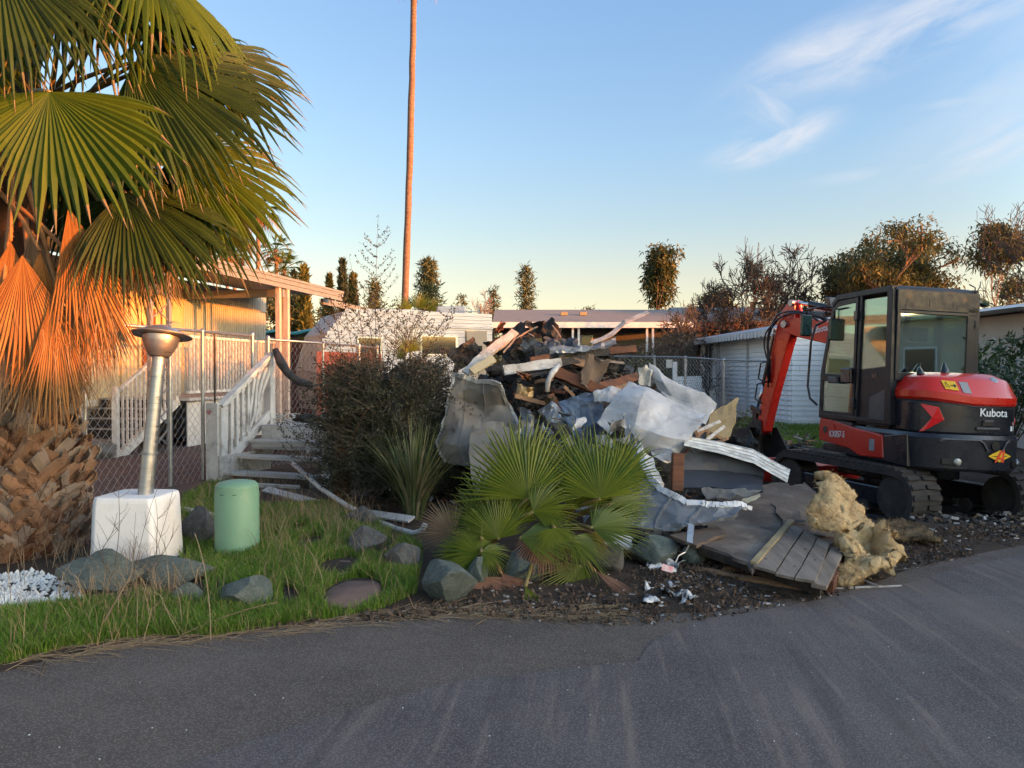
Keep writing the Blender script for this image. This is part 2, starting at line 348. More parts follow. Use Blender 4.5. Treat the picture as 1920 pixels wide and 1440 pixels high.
M['frond_yellow'] = leafmat('yellowing_palm_leaf', (0.21, 0.20, 0.03), (0.30, 0.25, 0.06), trans=0.3, rough=0.5)
M['frond_tip'] = leafmat('dry_leaf_tip', (0.07, 0.065, 0.02), (0.16, 0.115, 0.06), trans=0.15, rough=0.8)
M['frond_dead'] = leafmat('dead_palm_leaf', (0.34, 0.165, 0.05), (0.17, 0.07, 0.022), trans=0.12, rough=0.75)
M['frond_dead2'] = leafmat('grey_dead_palm_leaf', (0.27, 0.19, 0.12), (0.14, 0.085, 0.05), trans=0.1, rough=0.85)
M['frond_brown'] = leafmat('brown_dead_palm_leaf', (0.20, 0.095, 0.06), (0.28, 0.15, 0.10), trans=0.1, rough=0.85)
M['petiole'] = mat('leaf_stalk', (0.13, 0.13, 0.03), (0.20, 0.13, 0.05), scale=3, rough=0.5, bmp=0.1)
M['petiole_dead'] = mat('dead_leaf_stalk', (0.36, 0.19, 0.08), (0.24, 0.12, 0.05), scale=3, rough=0.7, bmp=0.3)
M['boot'] = mat('palm_leaf_base', (0.24, 0.135, 0.08), (0.10, 0.056, 0.034), scale=7, rough=0.85, stretch=(1, 1, 0.25), bmp=0.9, bd=0.012, fine=34, dirt=(0.36, 0.28, 0.21), dirt_amt=0.5, dscale=5)
M['boot_gray'] = mat('grey_palm_leaf_base', (0.24, 0.19, 0.155), (0.12, 0.09, 0.072), scale=7, rough=0.9, stretch=(1, 1, 0.25), bmp=0.9, bd=0.012, fine=34)
M['fiber'] = mat('palm_fibre', (0.13, 0.05, 0.022), (0.035, 0.017, 0.01), scale=11, rough=0.95, stretch=(1, 1, 0.3), bmp=1.0, bd=0.03, fine=20)
M['palm_trunk'] = mat('palm_trunk', (0.20, 0.115, 0.078), (0.12, 0.065, 0.045), scale=3, rough=0.9, stretch=(1, 1, 3.2), bmp=0.6, bd=0.05, fine=5)
M['grass'] = leafmat('grass_blade', (0.075, 0.165, 0.016), (0.16, 0.26, 0.035), trans=0.4, rough=0.6, c3=(0.33, 0.27, 0.13))
M['straw'] = leafmat('straw', (0.34, 0.245, 0.14), (0.19, 0.13, 0.08), trans=0.1, rough=0.85)
M['strap'] = leafmat('strap_leaf', (0.045, 0.068, 0.022), (0.125, 0.145, 0.06), trans=0.15, rough=0.5, c3=(0.25, 0.20, 0.12))
M['bush_leaf'] = leafmat('bush_leaf', (0.013, 0.017, 0.010), (0.05, 0.05, 0.03), trans=0.08, rough=0.6)
M['bush_brown'] = leafmat('dry_bush_leaf', (0.14, 0.09, 0.06), (0.075, 0.06, 0.042), trans=0.1, rough=0.8)
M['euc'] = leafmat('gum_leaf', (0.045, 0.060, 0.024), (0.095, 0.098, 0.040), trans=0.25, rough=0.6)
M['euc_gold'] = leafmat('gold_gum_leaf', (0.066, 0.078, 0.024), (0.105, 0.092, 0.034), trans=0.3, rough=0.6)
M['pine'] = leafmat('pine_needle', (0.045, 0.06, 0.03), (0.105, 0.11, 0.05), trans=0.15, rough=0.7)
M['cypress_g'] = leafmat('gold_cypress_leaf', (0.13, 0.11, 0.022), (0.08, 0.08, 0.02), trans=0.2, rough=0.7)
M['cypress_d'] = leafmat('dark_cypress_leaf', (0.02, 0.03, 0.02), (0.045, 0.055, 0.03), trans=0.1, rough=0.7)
M['shrub'] = leafmat('glossy_shrub_leaf', (0.022, 0.05, 0.016), (0.055, 0.10, 0.03), trans=0.15, rough=0.35, spec=0.5)
M['hedge'] = leafmat('hedge_leaf', (0.04, 0.055, 0.02), (0.12, 0.10, 0.035), trans=0.2, rough=0.7)
M['pebble'] = mat('white_pebble', (0.62, 0.62, 0.60), (0.35, 0.34, 0.33), scale=5, rough=0.8)
M['soil_chip'] = leafmat('soil_chip', (0.05, 0.035, 0.026), (0.11, 0.075, 0.055), trans=0, rough=0.95)
# ------------------------------------------------------------------ ground, road, yard
def sstep(a, b, x):
    t = min(1, max(0, (x - a) / (b - a))); return t * t * (3 - 2 * t)
edge_px = [(-500, 1330), (-200, 1290), (0, 1262), (90, 1238), (200, 1212), (330, 1203), (460, 1190), (560, 1172), (680, 1158), (800, 1150), (900, 1152), (1030, 1152), (1140, 1160), (1250, 1150), (1330, 1150), (1440, 1130), (1540, 1112), (1640, 1095), (1700, 1068), (1800, 1045), (1920, 1022), (2100, 995), (2500, 960)]
EDGE = [G(x, y) for x, y in edge_px]
def edge_y(x):
    if x <= EDGE[0].x: return EDGE[0].y
    for a, b in zip(EDGE, EDGE[1:]):
        if a.x <= x <= b.x: return a.y + (b.y - a.y) * (x - a.x) / max(1e-6, b.x - a.x)
    return EDGE[-1].y
def ground_h(x, y):
    e = y - edge_y(x)
    if e < 0: return 0.0
    n = noise.noise(Vector((x * 0.8, y * 0.8, 3.1))) * 0.05 + noise.noise(Vector((x * 3.1, y * 3.1, 1.1))) * 0.018
    pit = 0.24 * max(0, 1 - ((x - 4.9) / 2.1) ** 2 - ((y - 9.9) / 2.2) ** 2) ** 0.5 if abs(x - 4.9) < 2.1 and abs(y - 9.9) < 2.2 else 0.0
    return -pit + sstep(0, 0.9, e) * (0.045 + n) * (1 - 0.8 * sstep(6, 16, e)) + 0.004 * sstep(0, .1, e)

def asphalt(name, base, lighter, dust, dust_amt, streaks, warm=0.0):
    m, t, b = new_mat(name); v = coords(t, world=True)
    c = mixc(t, rampf(t, nz(t, v, 0.9, 6, 0.6), 0.3, 0.7), base, lighter)
    # aggregate
    vo = t.nodes.new('ShaderNodeTexVoronoi'); t.links.new(v, vo.inputs['Vector']); vo.inputs['Scale'].default_value = 85
    c = mixc(t, rampf(t, vo.outputs['Distance'], 0.10, 0.55, 0.55, 0.0), c, tuple(min(1, x * 2.6) for x in lighter))
    n2 = nz(t, v, 75, 4, 0.8); c = mixc(t, rampf(t, n2, 0.62, 0.72, 0, 0.6), c, tuple(min(1, x * 3.0) for x in lighter))
    c = mixc(t, rampf(t, nz(t, v, 42, 3, 0.8), 0.62, 0.72, 0, 0.45), c, tuple(x * 0.4 for x in base))
    # broad dusty areas and small pale scuffs
    c = mixc(t, rampf(t, nz(t, v, 1.3, 8, 0.7, 0.6), 0.52, 0.72, 0, dust_amt), c, dust)
    c = mixc(t, rampf(t, nz(t, v, 5.5, 9, 0.75), 0.64, 0.78, 0, 0.40), c, tuple(x * 1.5 for x in dust))
    # streaks dragged along the road by the machine's tracks
    if streaks:
        vs = coords(t, (1, 1, 1), world=True)
        w = t.nodes.new('ShaderNodeVectorRotate'); w.rotation_type = 'Z_AXIS'; t.links.new(vs, w.inputs['Vector']); w.inputs['Center'].default_value = (30, 9, 0); w.inputs['Angle'].default_value = R(0)
        sp = t.nodes.new('ShaderNodeSeparateXYZ'); t.links.new(vs, sp.inputs[0])
        # arc coordinates round a far pivot, so the streaks curve
        def mth(op, a, bb):
            q = t.nodes.new('ShaderNodeMath'); q.operation = op
            for i, s_ in enumerate((a, bb)):
                if isinstance(s_, (int, float)): q.inputs[i].default_value = s_
                else: t.links.new(s_, q.inputs[i])
            return q.outputs[0]
        xx = mth('ADD', sp.outputs['X'], 15.0); yy = mth('SUBTRACT', sp.outputs['Y'], 5.5)
        rr = mth('SQRT', mth('ADD', mth('MULTIPLY', xx, xx), mth('MULTIPLY', yy, yy)), 0)
        an = mth('ARCTAN2', yy, xx)
        cbn = t.nodes.new('ShaderNodeCombineXYZ'); t.links.new(mth('MULTIPLY', rr, 1.0), cbn.inputs[0]); t.links.new(mth('MULTIPLY', an, 1.1), cbn.inputs[1])
        for sc, lo, hi, amt, col in ((2.4, 0.46, 0.70, 0.52, dust), (11, 0.55, 0.72, 0.35, tuple(x * 1.45 for x in dust)), (34, 0.66, 0.74, 0.42, (0.28, 0.27, 0.28)), (6, 0.56, 0.66, 0.35, tuple(x * 0.5 for x in base))):
            c = mixc(t, rampf(t, nz(t, cbn.outputs[0], sc, 5, 0.6), lo, hi, 0, amt), c, col)
    t.links.new(c, b.inputs['Base Color']); t.links.new(rampf(t, nz(t, v, 2.2, 6), 0.3, 0.7, 0.72, 0.95), b.inputs['Roughness'])
    b.inputs['Specular IOR Level'].default_value = 0.3
    bump(t, b, nz(t, v, 120, 4, 0.8), 0.35, 0.004); bump(t, b, nz(t, v, 3, 6), 0.3, 0.02)
    return m
M['road'] = asphalt('old_asphalt', (0.061, 0.048, 0.040), (0.106, 0.085, 0.071), (0.16, 0.13, 0.105), 0.40, False)
M['road_new'] = asphalt('patched_asphalt', (0.060, 0.049, 0.047), (0.102, 0.087, 0.083), (0.195, 0.155, 0.122), 0.26, True)
def soilmat(name, c1, c2, c3):
    m, t, b = new_mat(name); v = coords(t, world=True)
    c = mixc(t, rampf(t, nz(t, v, 1.4, 8, 0.65), 0.35, 0.65), c1, c2)
    c = mixc(t, rampf(t, nz(t, v, 22, 8, 0.8), 0.56, 0.7, 0, 0.7), c, c3)
    c = mixc(t, rampf(t, nz(t, v, 60, 4, 0.8), 0.66, 0.72, 0, 0.6), c, tuple(min(1, x * 2.6) for x in c2))
    t.links.new(c, b.inputs['Base Color']); b.inputs['Roughness'].default_value = 0.95; b.inputs['Specular IOR Level'].default_value = 0.2
    bump(t, b, nz(t, v, 30, 8, 0.8), 0.9, 0.03); return m
M['soil'] = soilmat('yard_soil', (0.048, 0.035, 0.027), (0.078, 0.058, 0.045), (0.12, 0.093, 0.072))
M['far_ground'] = soilmat('far_ground', (0.075, 0.075, 0.045), (0.11, 0.10, 0.065), (0.15, 0.13, 0.09))
M['drive'] = mat('brown_driveway', (0.085, 0.052, 0.042), (0.062, 0.040, 0.034), scale=2, rough=0.9, bmp=0.3, world=True)

b = MB(); n = 48; ring = [(math.cos(2 * math.pi * k / n), math.sin(2 * math.pi * k / n)) for k in range(n)]
vs = [(0, 0, -0.25)] + [(x * 600, y * 600, -0.25) for x, y in ring]
b.add(vs, [(0, 1 + k, 1 + (k + 1) % n) for k in range(n)]); tag(b.build('ground', M['far_ground']), 'flat open ground reaching to the horizon', kind='structure')
# road sheet: everything on the camera's side of the edge
b = MB(); xs = np.linspace(-40, 40, 400)
near = [(x, -22, 0.0) for x in xs]; far = []
for x in xs:
    e = edge_y(x) if EDGE[0].x < x < EDGE[-1].x else (edge_y(x) + (0.12 * (EDGE[0].x - x) * -1 if x < 0 else 0.33 * (x - EDGE[-1].x)))
    far.append((x, e + 0.02 + 0.02 * noise.noise(Vector((x * 6, 0, 0))) + 0.012 * noise.noise(Vector((x * 21, 0, 0))), 0.0))
N = len(xs); b.add(near + far, [(i, i + 1, N + i + 1, N + i) for i in range(N - 1)])
tag(b.build('road', M['road']), 'old grey brown asphalt road', kind='structure')
# newer, darker asphalt patch
pp = [(120, 1520), (330, 1440), (480, 1388), (610, 1345), (700, 1318), (800, 1290), (870, 1277), (1000, 1262), (1120, 1250), (1195, 1240), (1215, 1212), (1270, 1178), (1340, 1160), (1460, 1140), (1560, 1122), (1680, 1100), (1790, 1066), (1920, 1040), (2300, 1010)]
pts = [G(x, y) for x, y in pp]; dense = []
for a, c in zip(pts, pts[1:]):
    k = max(2, int((c - a).length / 0.05))
    for i in range(k):
        q = a.lerp(c, i / k); dn = Vector((-(c - a).y, (c - a).x, 0)).normalized()
        q = q + dn * (0.025 * noise.noise(Vector((q.x * 5, q.y * 5, 0))) + 0.01 * noise.noise(Vector((q.x * 25, q.y * 25, 0)))); dense.append((q.x, q.y, 0.004))
poly = dense + [(14, 8, 0.004), (14, -3, 0.004), (-2.4, -3, 0.004)]
b = MB(); b.add(poly, [tuple(range(len(poly) - 1, -1, -1))]); tag(b.build('road_patch', M['road_new'], fix=True), 'darker blue grey asphalt patch with pale drag marks', kind='structure')
# the yard
nx, ny = 190, 150; rows = []
ys = [((j / ny) ** 1.7) * 26 for j in range(ny + 1)]
for j in range(ny + 1):
    row = []
    for i in range(nx + 1):
        x = -12 + 26 * i / nx; e = edge_y(x); y = e + ys[j]
        row.append((x, y, ground_h(x, y) + (0.002 if j else -0.004)))
    rows.append(row)
b = MB(); b.grid(rows); tag(b.build('yard', M['soil'], smooth=True), 'bare brown soil of the front yards', kind='structure')
# brown driveway behind the fence
b = MB(); b.add([G(130, 960, 0.085) + Vector((-3.5, 0, 0)), G(400, 960, 0.085), G(560, 800, 0.085), G(300, 830, 0.085) + Vector((-4, 3, 0))], [(0, 1, 2, 3)])
tag(b.build('driveway', M['drive']), 'reddish brown driveway behind the wire fence', kind='structure')

# grass: blades scattered by area (photo read: lush strip by the pedestal and rocks, sparse to the left)
g = np.random.default_rng(3)
def blades(name, pos, h, w, m, label, lean=0.45, seed=1, cat='grass', kind='stuff'):
    g = np.random.default_rng(seed); n = len(pos); pos = np.asarray(pos); a = g.uniform(0, 2 * np.pi, n); hh = h * g.uniform(0.45, 1.25, n) if np.isscalar(h) else np.asarray(h) * g.uniform(0.5, 1.2, n)
    ln = lean * g.uniform(0.2, 1.3, n); d = np.stack([np.cos(a), np.sin(a), np.zeros(n)], 1); sd_ = np.stack([-np.sin(a), np.cos(a), np.zeros(n)], 1)
    yaw = g.uniform(0, np.pi, n); sd_ = np.stack([np.cos(yaw), np.sin(yaw), np.zeros(n)], 1)
    V = np.empty((n, 5, 3)); up = np.array([0, 0, 1.0])
    V[:, 0] = pos - sd_ * w / 2; V[:, 1] = pos + sd_ * w / 2
    mid = pos + up * (hh * 0.55)[:, None] + d * (hh * ln * 0.3)[:, None]
    V[:, 2] = mid + sd_ * w * 0.4; V[:, 3] = mid - sd_ * w * 0.4
    V[:, 4] = pos + up * (hh * (1 - 0.3 * ln))[:, None] + d * (hh * ln)[:, None]
    F = np.empty((n, 3, 3), int); base = np.arange(n)[:, None] * 5
    F[:, 0] = base + [0, 1, 2]; F[:, 1] = base + [0, 2, 3]; F[:, 2] = base + [3, 2, 4]
    o = np_mesh(name, V.reshape(-1, 3), F.reshape(-1, 3), m, None, np.repeat(g.random(n), 5)); tag(o, label, cat, kind=kind); return o
STONES = []
for a0, a1, b0, b1 in ((610, 714, 1098, 1148), (594, 680, 1062, 1092), (556, 612, 1026, 1044), (536, 584, 1004, 1018)):
    q_ = G((a0 + a1) / 2, (b0 + b1) / 2); STONES.append((q_.x, q_.y, (a1 - a0) / FPX * q_.y / 2, abs(G(960, b0).y - G(960, b1).y) / 2 + .06))
def region(polys, n, seed):
    """n random ground points inside the pixel polygons' footprints"""
    g = random.Random(seed); outp = []
    areas = []
    for poly, dens in polys:
        q = [G(x, y) for x, y in poly]; areas.append((q, dens))
    for q, dens in areas:
        x0, x1 = min(p.x for p in q), max(p.x for p in q); y0, y1 = min(p.y for p in q), max(p.y for p in q)
        tgt = int(n * dens); k = 0; tries = 0
        while k < tgt and tries < tgt * 20:
            tries += 1; x, y = g.uniform(x0, x1), g.uniform(y0, y1); ins = False; j = len(q) - 1
            for i in range(len(q)):
                if (q[i].y > y) != (q[j].y > y) and x < (q[j].x - q[i].x) * (y - q[i].y) / (q[j].y - q[i].y) + q[i].x: ins = not ins
                j = i
            if not ins: continue
            cl = noise.noise(Vector((x * 1.5, y * 1.5, seed * 1.7))) + 0.6 * noise.noise(Vector((x * 6, y * 6, seed)))
            if cl < g.uniform(-0.55, 0.40): continue
            if any((x - sx_) ** 2 / sw ** 2 + (y - sy_) ** 2 / sh ** 2 < 1 for sx_, sy_, sw, sh in STONES): continue
            outp.append((x, y, ground_h(x, y) - 0.005)); k += 1
    return outp
lawn = [([(385, 1160), (385, 1050), (530, 1050), (530, 1170)], 0.10), ([(400, 1195), (260, 1195), (250, 1130), (400, 1150), (520, 1160), (640, 1100), (610, 1050), (540, 1020), (480, 1010), (480, 960), (640, 960), (720, 1000), (790, 1040), (780, 1120), (700, 1150), (560, 1170)], 0.66),
        ([(335, 1000), (345, 940), (420, 900), (420, 1060), (400, 1100), (340, 1080)], 0.12), ([(0, 1250), (0, 1170), (160, 1150), (280, 1150), (280, 1195), (120, 1220)], 0.16), ([(480, 1080), (470, 1000), (620, 990), (700, 1090), (600, 1150)], 0.26)]
blades('grass', region(lawn, 70000, 2), 0.105, 0.006, M['grass'], 'lush green grass between the rocks and the pale green pedestal', lean=0.6, seed=5)
far_l = [([(1380, 830), (1390, 790), (1440, 775), (1560, 785), (1560, 845), (1430, 845)], 0.7), ([(500, 800), (500, 770), (640, 770), (640, 810)], 0.3)]
blades('grass', [(p[0], p[1], p[2]) for p in region(far_l, 26000, 4)], 0.16, 0.016, M['grass'], 'green lawn in front of the white siding shed', lean=0.5, seed=6)
b = MB(); lq = [G(x, y, 0.03) for x, y in [(1360, 850), (1400, 782), (1460, 772), (1700, 772), (1700, 850)]]
M['lawn_soil'] = mat('lawn_soil', (0.06, 0.13, 0.02), (0.04, 0.09, 0.015), scale=20, rough=0.95, world=True)
b.add(lq, [(4, 3, 2, 1, 0)]); tag(b.build('lawn', M['lawn_soil'], fix=True), 'green lawn strip by the white shed', kind='structure')
strip = [([(0, 1262), (0, 1235), (200, 1205), (460, 1180), (640, 1150), (800, 1140), (1140, 1140), (1140, 1165), (800, 1160), (460, 1200), (200, 1222)], 0.7), ([(150, 1210), (170, 1060), (330, 1070), (330, 1150), (250, 1210)], 0.3)]
def straws(name, pos, L, r, label, seed, flat=0.12, m=None):
    g_ = random.Random(seed); b = MB()
    for x, y, z in pos:
        a = g_.gauss(0.15, 0.7); l = L * g_.uniform(0.4, 1.5); el = g_.uniform(0, flat); p0 = Vector((x, y, z + 0.006)); d = Vector((math.cos(a), math.sin(a), el))
        k = g_.uniform(-0.25, 0.25); p1 = p0 + d * l * 0.5 + Vector((-d.y, d.x, 0)) * k * l * 0.2 + Vector((0, 0, 0.004)); p2 = p0 + d * l
        p2.z = max(p2.z * 0.6, 0.006); b.tube([p0, p1, p2], [r, r, r * 0.4], 3, caps=False)
    tag(b.build(name, m or M['straw']), label, 'dry grass', kind='stuff')
straws('dry_grass', region(strip, 900, 9), 0.24, 0.0019, 'dry straw lying along the edge of the asphalt', 3)
weeds = region([([(150, 1215), (160, 1080), (330, 1085), (420, 1120), (420, 1200)], 0.25), ([(330, 1000), (420, 900), (700, 960), (640, 1050), (480, 1010)], 0.55), ([(0, 1250), (0, 1000), (180, 1060), (160, 1200)], 0.14), ([(480, 1150), (480, 1000), (640, 960), (800, 1050), (780, 1150)], 0.3)], 1300, 12)
blades('dry_weeds', weeds, 0.34, 0.0045, M['straw'], 'tall thin dry weeds among the rocks', lean=0.9, seed=8, cat='weeds')
litter = region([([(800, 1150), (820, 1110), (1100, 1090), (1320, 1070), (1540, 1100), (1700, 1010), (1920, 985), (1920, 1022), (1700, 1070), (1540, 1125), (1320, 1165), (1150, 1175)], 0.75), ([(500, 1180), (600, 1150), (820, 1140), (820, 1160)], 0.08), ([(1160, 1000), (1300, 960), (1480, 1000), (1500, 1080), (1200, 1080)], 0.3)], 9000, 14)
lv = leaves('leaf_litter', [(x, y, z + 0.012) for x, y, z in litter], 0.035, 0.5, M['soil_chip'], seed=3); tag(lv, 'dark crushed debris and leaf litter at the road edge', 'litter', kind='stuff')
lv2 = [p for p in litter if rnd.random() < 0.045]
b = MB()
for x, y, z in lv2:
    s = rnd.uniform(0.006, 0.02); b.box((x, y, z + s * 0.4), (s * rnd.uniform(1, 3), s, s * 0.7), Matrix.Rotation(rnd.uniform(0, 6), 3, 'Z') @ Matrix.Rotation(rnd.uniform(-.4, .4), 3, 'X'))
tag(b.build('rubble_chips', M['pale_plank']), 'pale chips of debris scattered on the dark soil', 'rubble', kind='stuff')
# small specks on the asphalt
b = MB()
for i in range(150):
    x, y = rnd.uniform(-3.6, 4), rnd.uniform(2.2, 5.2)
    if y > edge_y(x) - 0.05: continue
    s = rnd.uniform(0.0015, 0.005); b.box((x, y, 0.004 + s * 0.4), (s * rnd.uniform(1, 2.2), s, s * 0.7), rnd.uniform(0, 6))
tag(b.build('grit', M['pebble']), 'pale grit scattered on the asphalt', 'grit', kind='stuff')
# white gravel by the big palm
gp = region([([(-60, 1190), (-60, 1085), (60, 1078), (110, 1095), (160, 1130), (150, 1180), (60, 1190)], 1.0)], 1500, 21); b = MB()
ico = None
for x, y, z in gp:
    s = rnd.uniform(0.010, 0.028); c = Vector((x, y, z + s * 0.45)); vs = []
    for vx in ((0, 0, 1), (1, 0, 0), (0, 1, 0), (-1, 0, 0), (0, -1, 0), (0, 0, -1)): vs.append(c + Vector(vx) * s * rnd.uniform(0.7, 1.15))
    b.add(vs, [(0, 1, 2), (0, 2, 3), (0, 3, 4), (0, 4, 1), (5, 2, 1), (5, 3, 2), (5, 4, 3), (5, 1, 4)])
tag(b.build('gravel', M['pebble']), 'white gravel at the foot of the big palm', 'gravel', kind='stuff')

# rocks
def rock_mesh(seed, sub=3):
    bm = bmesh.new(); bmesh.ops.create_icosphere(bm, subdivisions=sub, radius=1); o = Vector((seed * 3.7, seed * 1.3, seed))
    for v in bm.verts:
        p = v.co.copy(); d = 1 + 0.38 * noise.noise(p * 0.9 + o) + 0.16 * noise.noise(p * 2.3 + o) + 0.05 * noise.noise(p * 6 + o)
        q = p * d
        for k in range(9):   # cleave flat faces
            nrm = Vector((math.sin(seed * 7 + k * 2.1), math.cos(seed * 3 + k * 1.7), math.sin(k * 2.9 + seed) * 0.9)).normalized(); h = q.dot(nrm)
            if h > 0.62: q -= nrm * (h - 0.62) * 0.9
        v.co = q
    me = bpy.data.meshes.new('boulder'); bm.to_mesh(me); bm.free()
    me.polygons.foreach_set('use_smooth', [True] * len(me.polygons)); me.set_sharp_from_angle(angle=R(32)); return me
def rock(px0, px1, ytop, ybot, label, m='rock', seed=1, depth=None, rz=0, group='rocks edging the yard', grounded=True):
    c = G((px0 + px1) / 2, ybot); w = (px1 - px0) / FPX * c.y / 2; h = (ybot - ytop) / FPX * c.y
    dp = depth or w * 0.75; c.y += dp * 0.8; s_ = c.y / (c.y - dp * 0.8)
    me = rock_mesh(seed); me.materials.append(M[m]); o = bpy.data.objects.new('rock', me); COL.objects.link(o)
    o.scale = (w * s_ * 1.06, dp, h * 0.62); o.location = (((px0 + px1) / 2 - 960) / FPX * c.y, c.y, ground_h(c.x, c.y) + h * 0.36); o.rotation_euler = (0, 0, rz)
    tag(o, label, 'rock', group); return o
rock(105, 275, 1052, 1128, 'long dark green rock below the left side of the white concrete block', seed=2, depth=.22)
rock(228, 402, 1060, 1112, 'flat grey green rock lying below the right side of the white block', seed=3, depth=.2)
rock(325, 382, 1104, 1146, 'smallest rounded green rock in the grass of the front row', seed=4)
rock(398, 518, 1094, 1156, 'blue grey pointed rock in the grass in front of the green pedestal', 'rock', seed=5, depth=.17)
rock(783, 892, 1048, 1138, 'big square green boulder left of the small palm', seed=6, depth=.22)
rock(940, 1022, 1045, 1104, 'smooth grey green rock behind the brown dead palm fan', seed=7)
rock(870, 920, 1055, 1110, 'green rock tucked behind the big square boulder', seed=17)
rock(1105, 1182, 1036, 1086, 'round brownish rock right of the small palm', 'rock_gray', seed=8)
rock(1178, 1278, 1016, 1080, 'broad green rock under the hanging grey sheet metal', seed=9, depth=.25)
rock(1272, 1330, 1034, 1076, 'blocky pale green rock beside the plywood floor', seed=10)
rock(335, 412, 965, 1036, 'dark blue grey rock half hidden behind the green pedestal', 'rock_gray', seed=11)
rock(645, 728, 1000, 1052, 'grey rock at the edge of the grass left of the small palm', 'rock_gray', seed=12)
rock(712, 800, 1022, 1085, 'dark grey rock beside the big square boulder', 'rock_gray', seed=13)
rock(640, 712, 962, 1002, 'dark rock under the fallen white gutter', 'rock_gray', seed=14)
rock(130, 215, 818, 872, 'rounded grey boulder behind the wire fence by the dark steps', 'rock_gray', seed=15)
def slab(px0, px1, y0, y1, label, seed):
    c = G((px0 + px1) / 2, (y0 + y1) / 2); w = (px1 - px0) / FPX * c.y / 2; dpt = abs(G(960, y0).y - G(960, y1).y) / 2; b = MB(); ring = []
    for k in range(18):
        t = 2 * math.pi * k / 18; r = 1 + 0.30 * noise.noise(Vector((math.cos(t) * 1.7, math.sin(t) * 1.7, seed))) + .1 * noise.noise(Vector((math.cos(t) * 5, math.sin(t) * 5, seed))); ring.append((c.x + w * r * math.cos(t), c.y + dpt * r * math.sin(t)))
    z = 0.035; b.loft([[Vector((x, y, 0.0)) for x, y in ring], [Vector((x, y, z)) for x, y in ring], [Vector((c.x + (x - c.x) * .9, c.y + (y - c.y) * .9, z + 0.018 + 0.006 * noise.noise(Vector((x * 9, y * 9, 0))))) for x, y in ring]])
    tag(b.build('stepping_stone', M['red_stone'], smooth=True, angle=50, fix=True), label, 'stepping stone', 'reddish stepping stones in the grass')
slab(610, 714, 1098, 1148, 'largest reddish stepping stone, nearest the road', 1)
slab(594, 680, 1062, 1092, 'reddish stepping stone second from the road', 2)
slab(556, 612, 1026, 1044, 'small reddish stepping stone third from the road', 3)
slab(536, 584, 1004, 1018, 'smallest reddish stepping stone near the wooden steps', 4)
# ------------------------------------------------------------------ left mobile home, porch, fences, lamp, pedestal, steps
VPD = Vector((0.185, 1, 0)).normalized(); VPN = Vector((VPD.y, -VPD.x, 0))     # along the wall / out of the wall
W0 = Vector((-8.55, 14.0, 0))                                               # a point at the foot of the wall
def H(s, o, z): return W0 + VPD * s + VPN * o + Vector((0, 0, z))               # s along, o outward
M['cream_siding'] = mat('cream_siding', (0.46, 0.38, 0.24), (0.39, 0.32, 0.20), scale=2, rough=0.55, bmp=0.08, dirt=(0.30, 0.25, 0.18), dirt_amt=0.12)
M['gray_siding'] = mat('grey_corrugated_siding', (0.34, 0.35, 0.35), (0.27, 0.28, 0.28), scale=2, rough=0.6, bmp=0.08, dirt=(0.2, 0.19, 0.17), dirt_amt=0.15)
M['skirt'] = mat('skirting', (0.52, 0.50, 0.46), (0.42, 0.40, 0.37), scale=2, rough=0.8, dirt=(0.25, 0.22, 0.19), dirt_amt=0.25)
M['awning'] = mat('awning_metal', (0.17, 0.175, 0.18), (0.13, 0.132, 0.135), scale=3, rough=0.5, dirt=(0.28, 0.26, 0.24), dirt_amt=0.2)
M['black_tread'] = mat('black_stair_carpet', (0.018, 0.016, 0.016), (0.03, 0.027, 0.025), rough=0.95)
M['brown_pane'] = darkpane('brown_window', (0.16, 0.06, 0.025))
M['curtain'] = mat('curtain_cloth', (0.55, 0.42, 0.24), (0.45, 0.33, 0.2), rough=0.9)
M['window_dark'] = darkpane('window_dark')

def corrugated(b, s0, s1, z0, z1, off, pitch=0.1, depth=0.018, vert=True):
    n = int((s1 - s0) / pitch); prof = []
    for i in range(n):
        a = s0 + i * pitch
        prof += [(a, 0), (a + pitch * .62, 0), (a + pitch * .72, depth), (a + pitch * .9, depth)]
    prof.append((s1, 0)); lo = [H(s, off + d, z0) for s, d in prof]; hi = [H(s, off + d, z1) for s, d in prof]; N = len(prof)
    b.add(lo + hi, [(i, i + 1, N + i + 1, N + i) for i in range(N - 1)])
home = thing('mobile_home', 'cream mobile home with grey corrugated end behind the wire fence, lit orange', 'mobile home', W0)
def child(o, p): o.parent = p; o.matrix_parent_inverse = Matrix.Translation(-p.location) if p.rotation_euler.z == 0 else p.matrix_basis.inverted(); return o
def adopt(p, *os):
    bpy.context.view_layer.update()
    for o in os: o.parent = p; o.matrix_parent_inverse = p.matrix_world.inverted()
    return os[0]
# sunlit wall with wide ribs, as separate panels about 1.2 m
for k in range(6):
    b = MB(); corrugated(b, -3.2 + k * 1.25, -3.2 + (k + 1) * 1.25 - 0.012, 1.0, 3.62, 0, 0.31, 0.012); adopt(home, b.build('wall_panel', M['cream_siding']))
b = MB(); corrugated(b, 4.3, 8.2, 0.55, 3.25, 0.0, 0.09, 0.022); adopt(home, b.build('corrugated_wall', M['gray_siding']))
b = MB(); corrugated(b, 4.3, 8.2, 3.27, 3.7, 0.02, 0.09, 0.022); adopt(home, b.build('corrugated_header', M['gray_siding']))
b = MB(); b.prism([H(-3.2, -0.02, 0), H(8.2, -0.02, 0), H(8.2, -0.02, 3.75), H(-3.2, -0.02, 3.75)], -VPN * 3.6); adopt(home, b.build('body', M['cream_siding']))
for k in range(7):
    b = MB(); a = -3.2 + k * 1.1; b.prism([H(a, 0.004, 0), H(a + 1.088, 0.004, 0), H(a + 1.088, 0.004, 0.86), H(a, 0.004, 0.86)], VPN * 0.03); adopt(home, b.build('skirting_panel', M['skirt']))
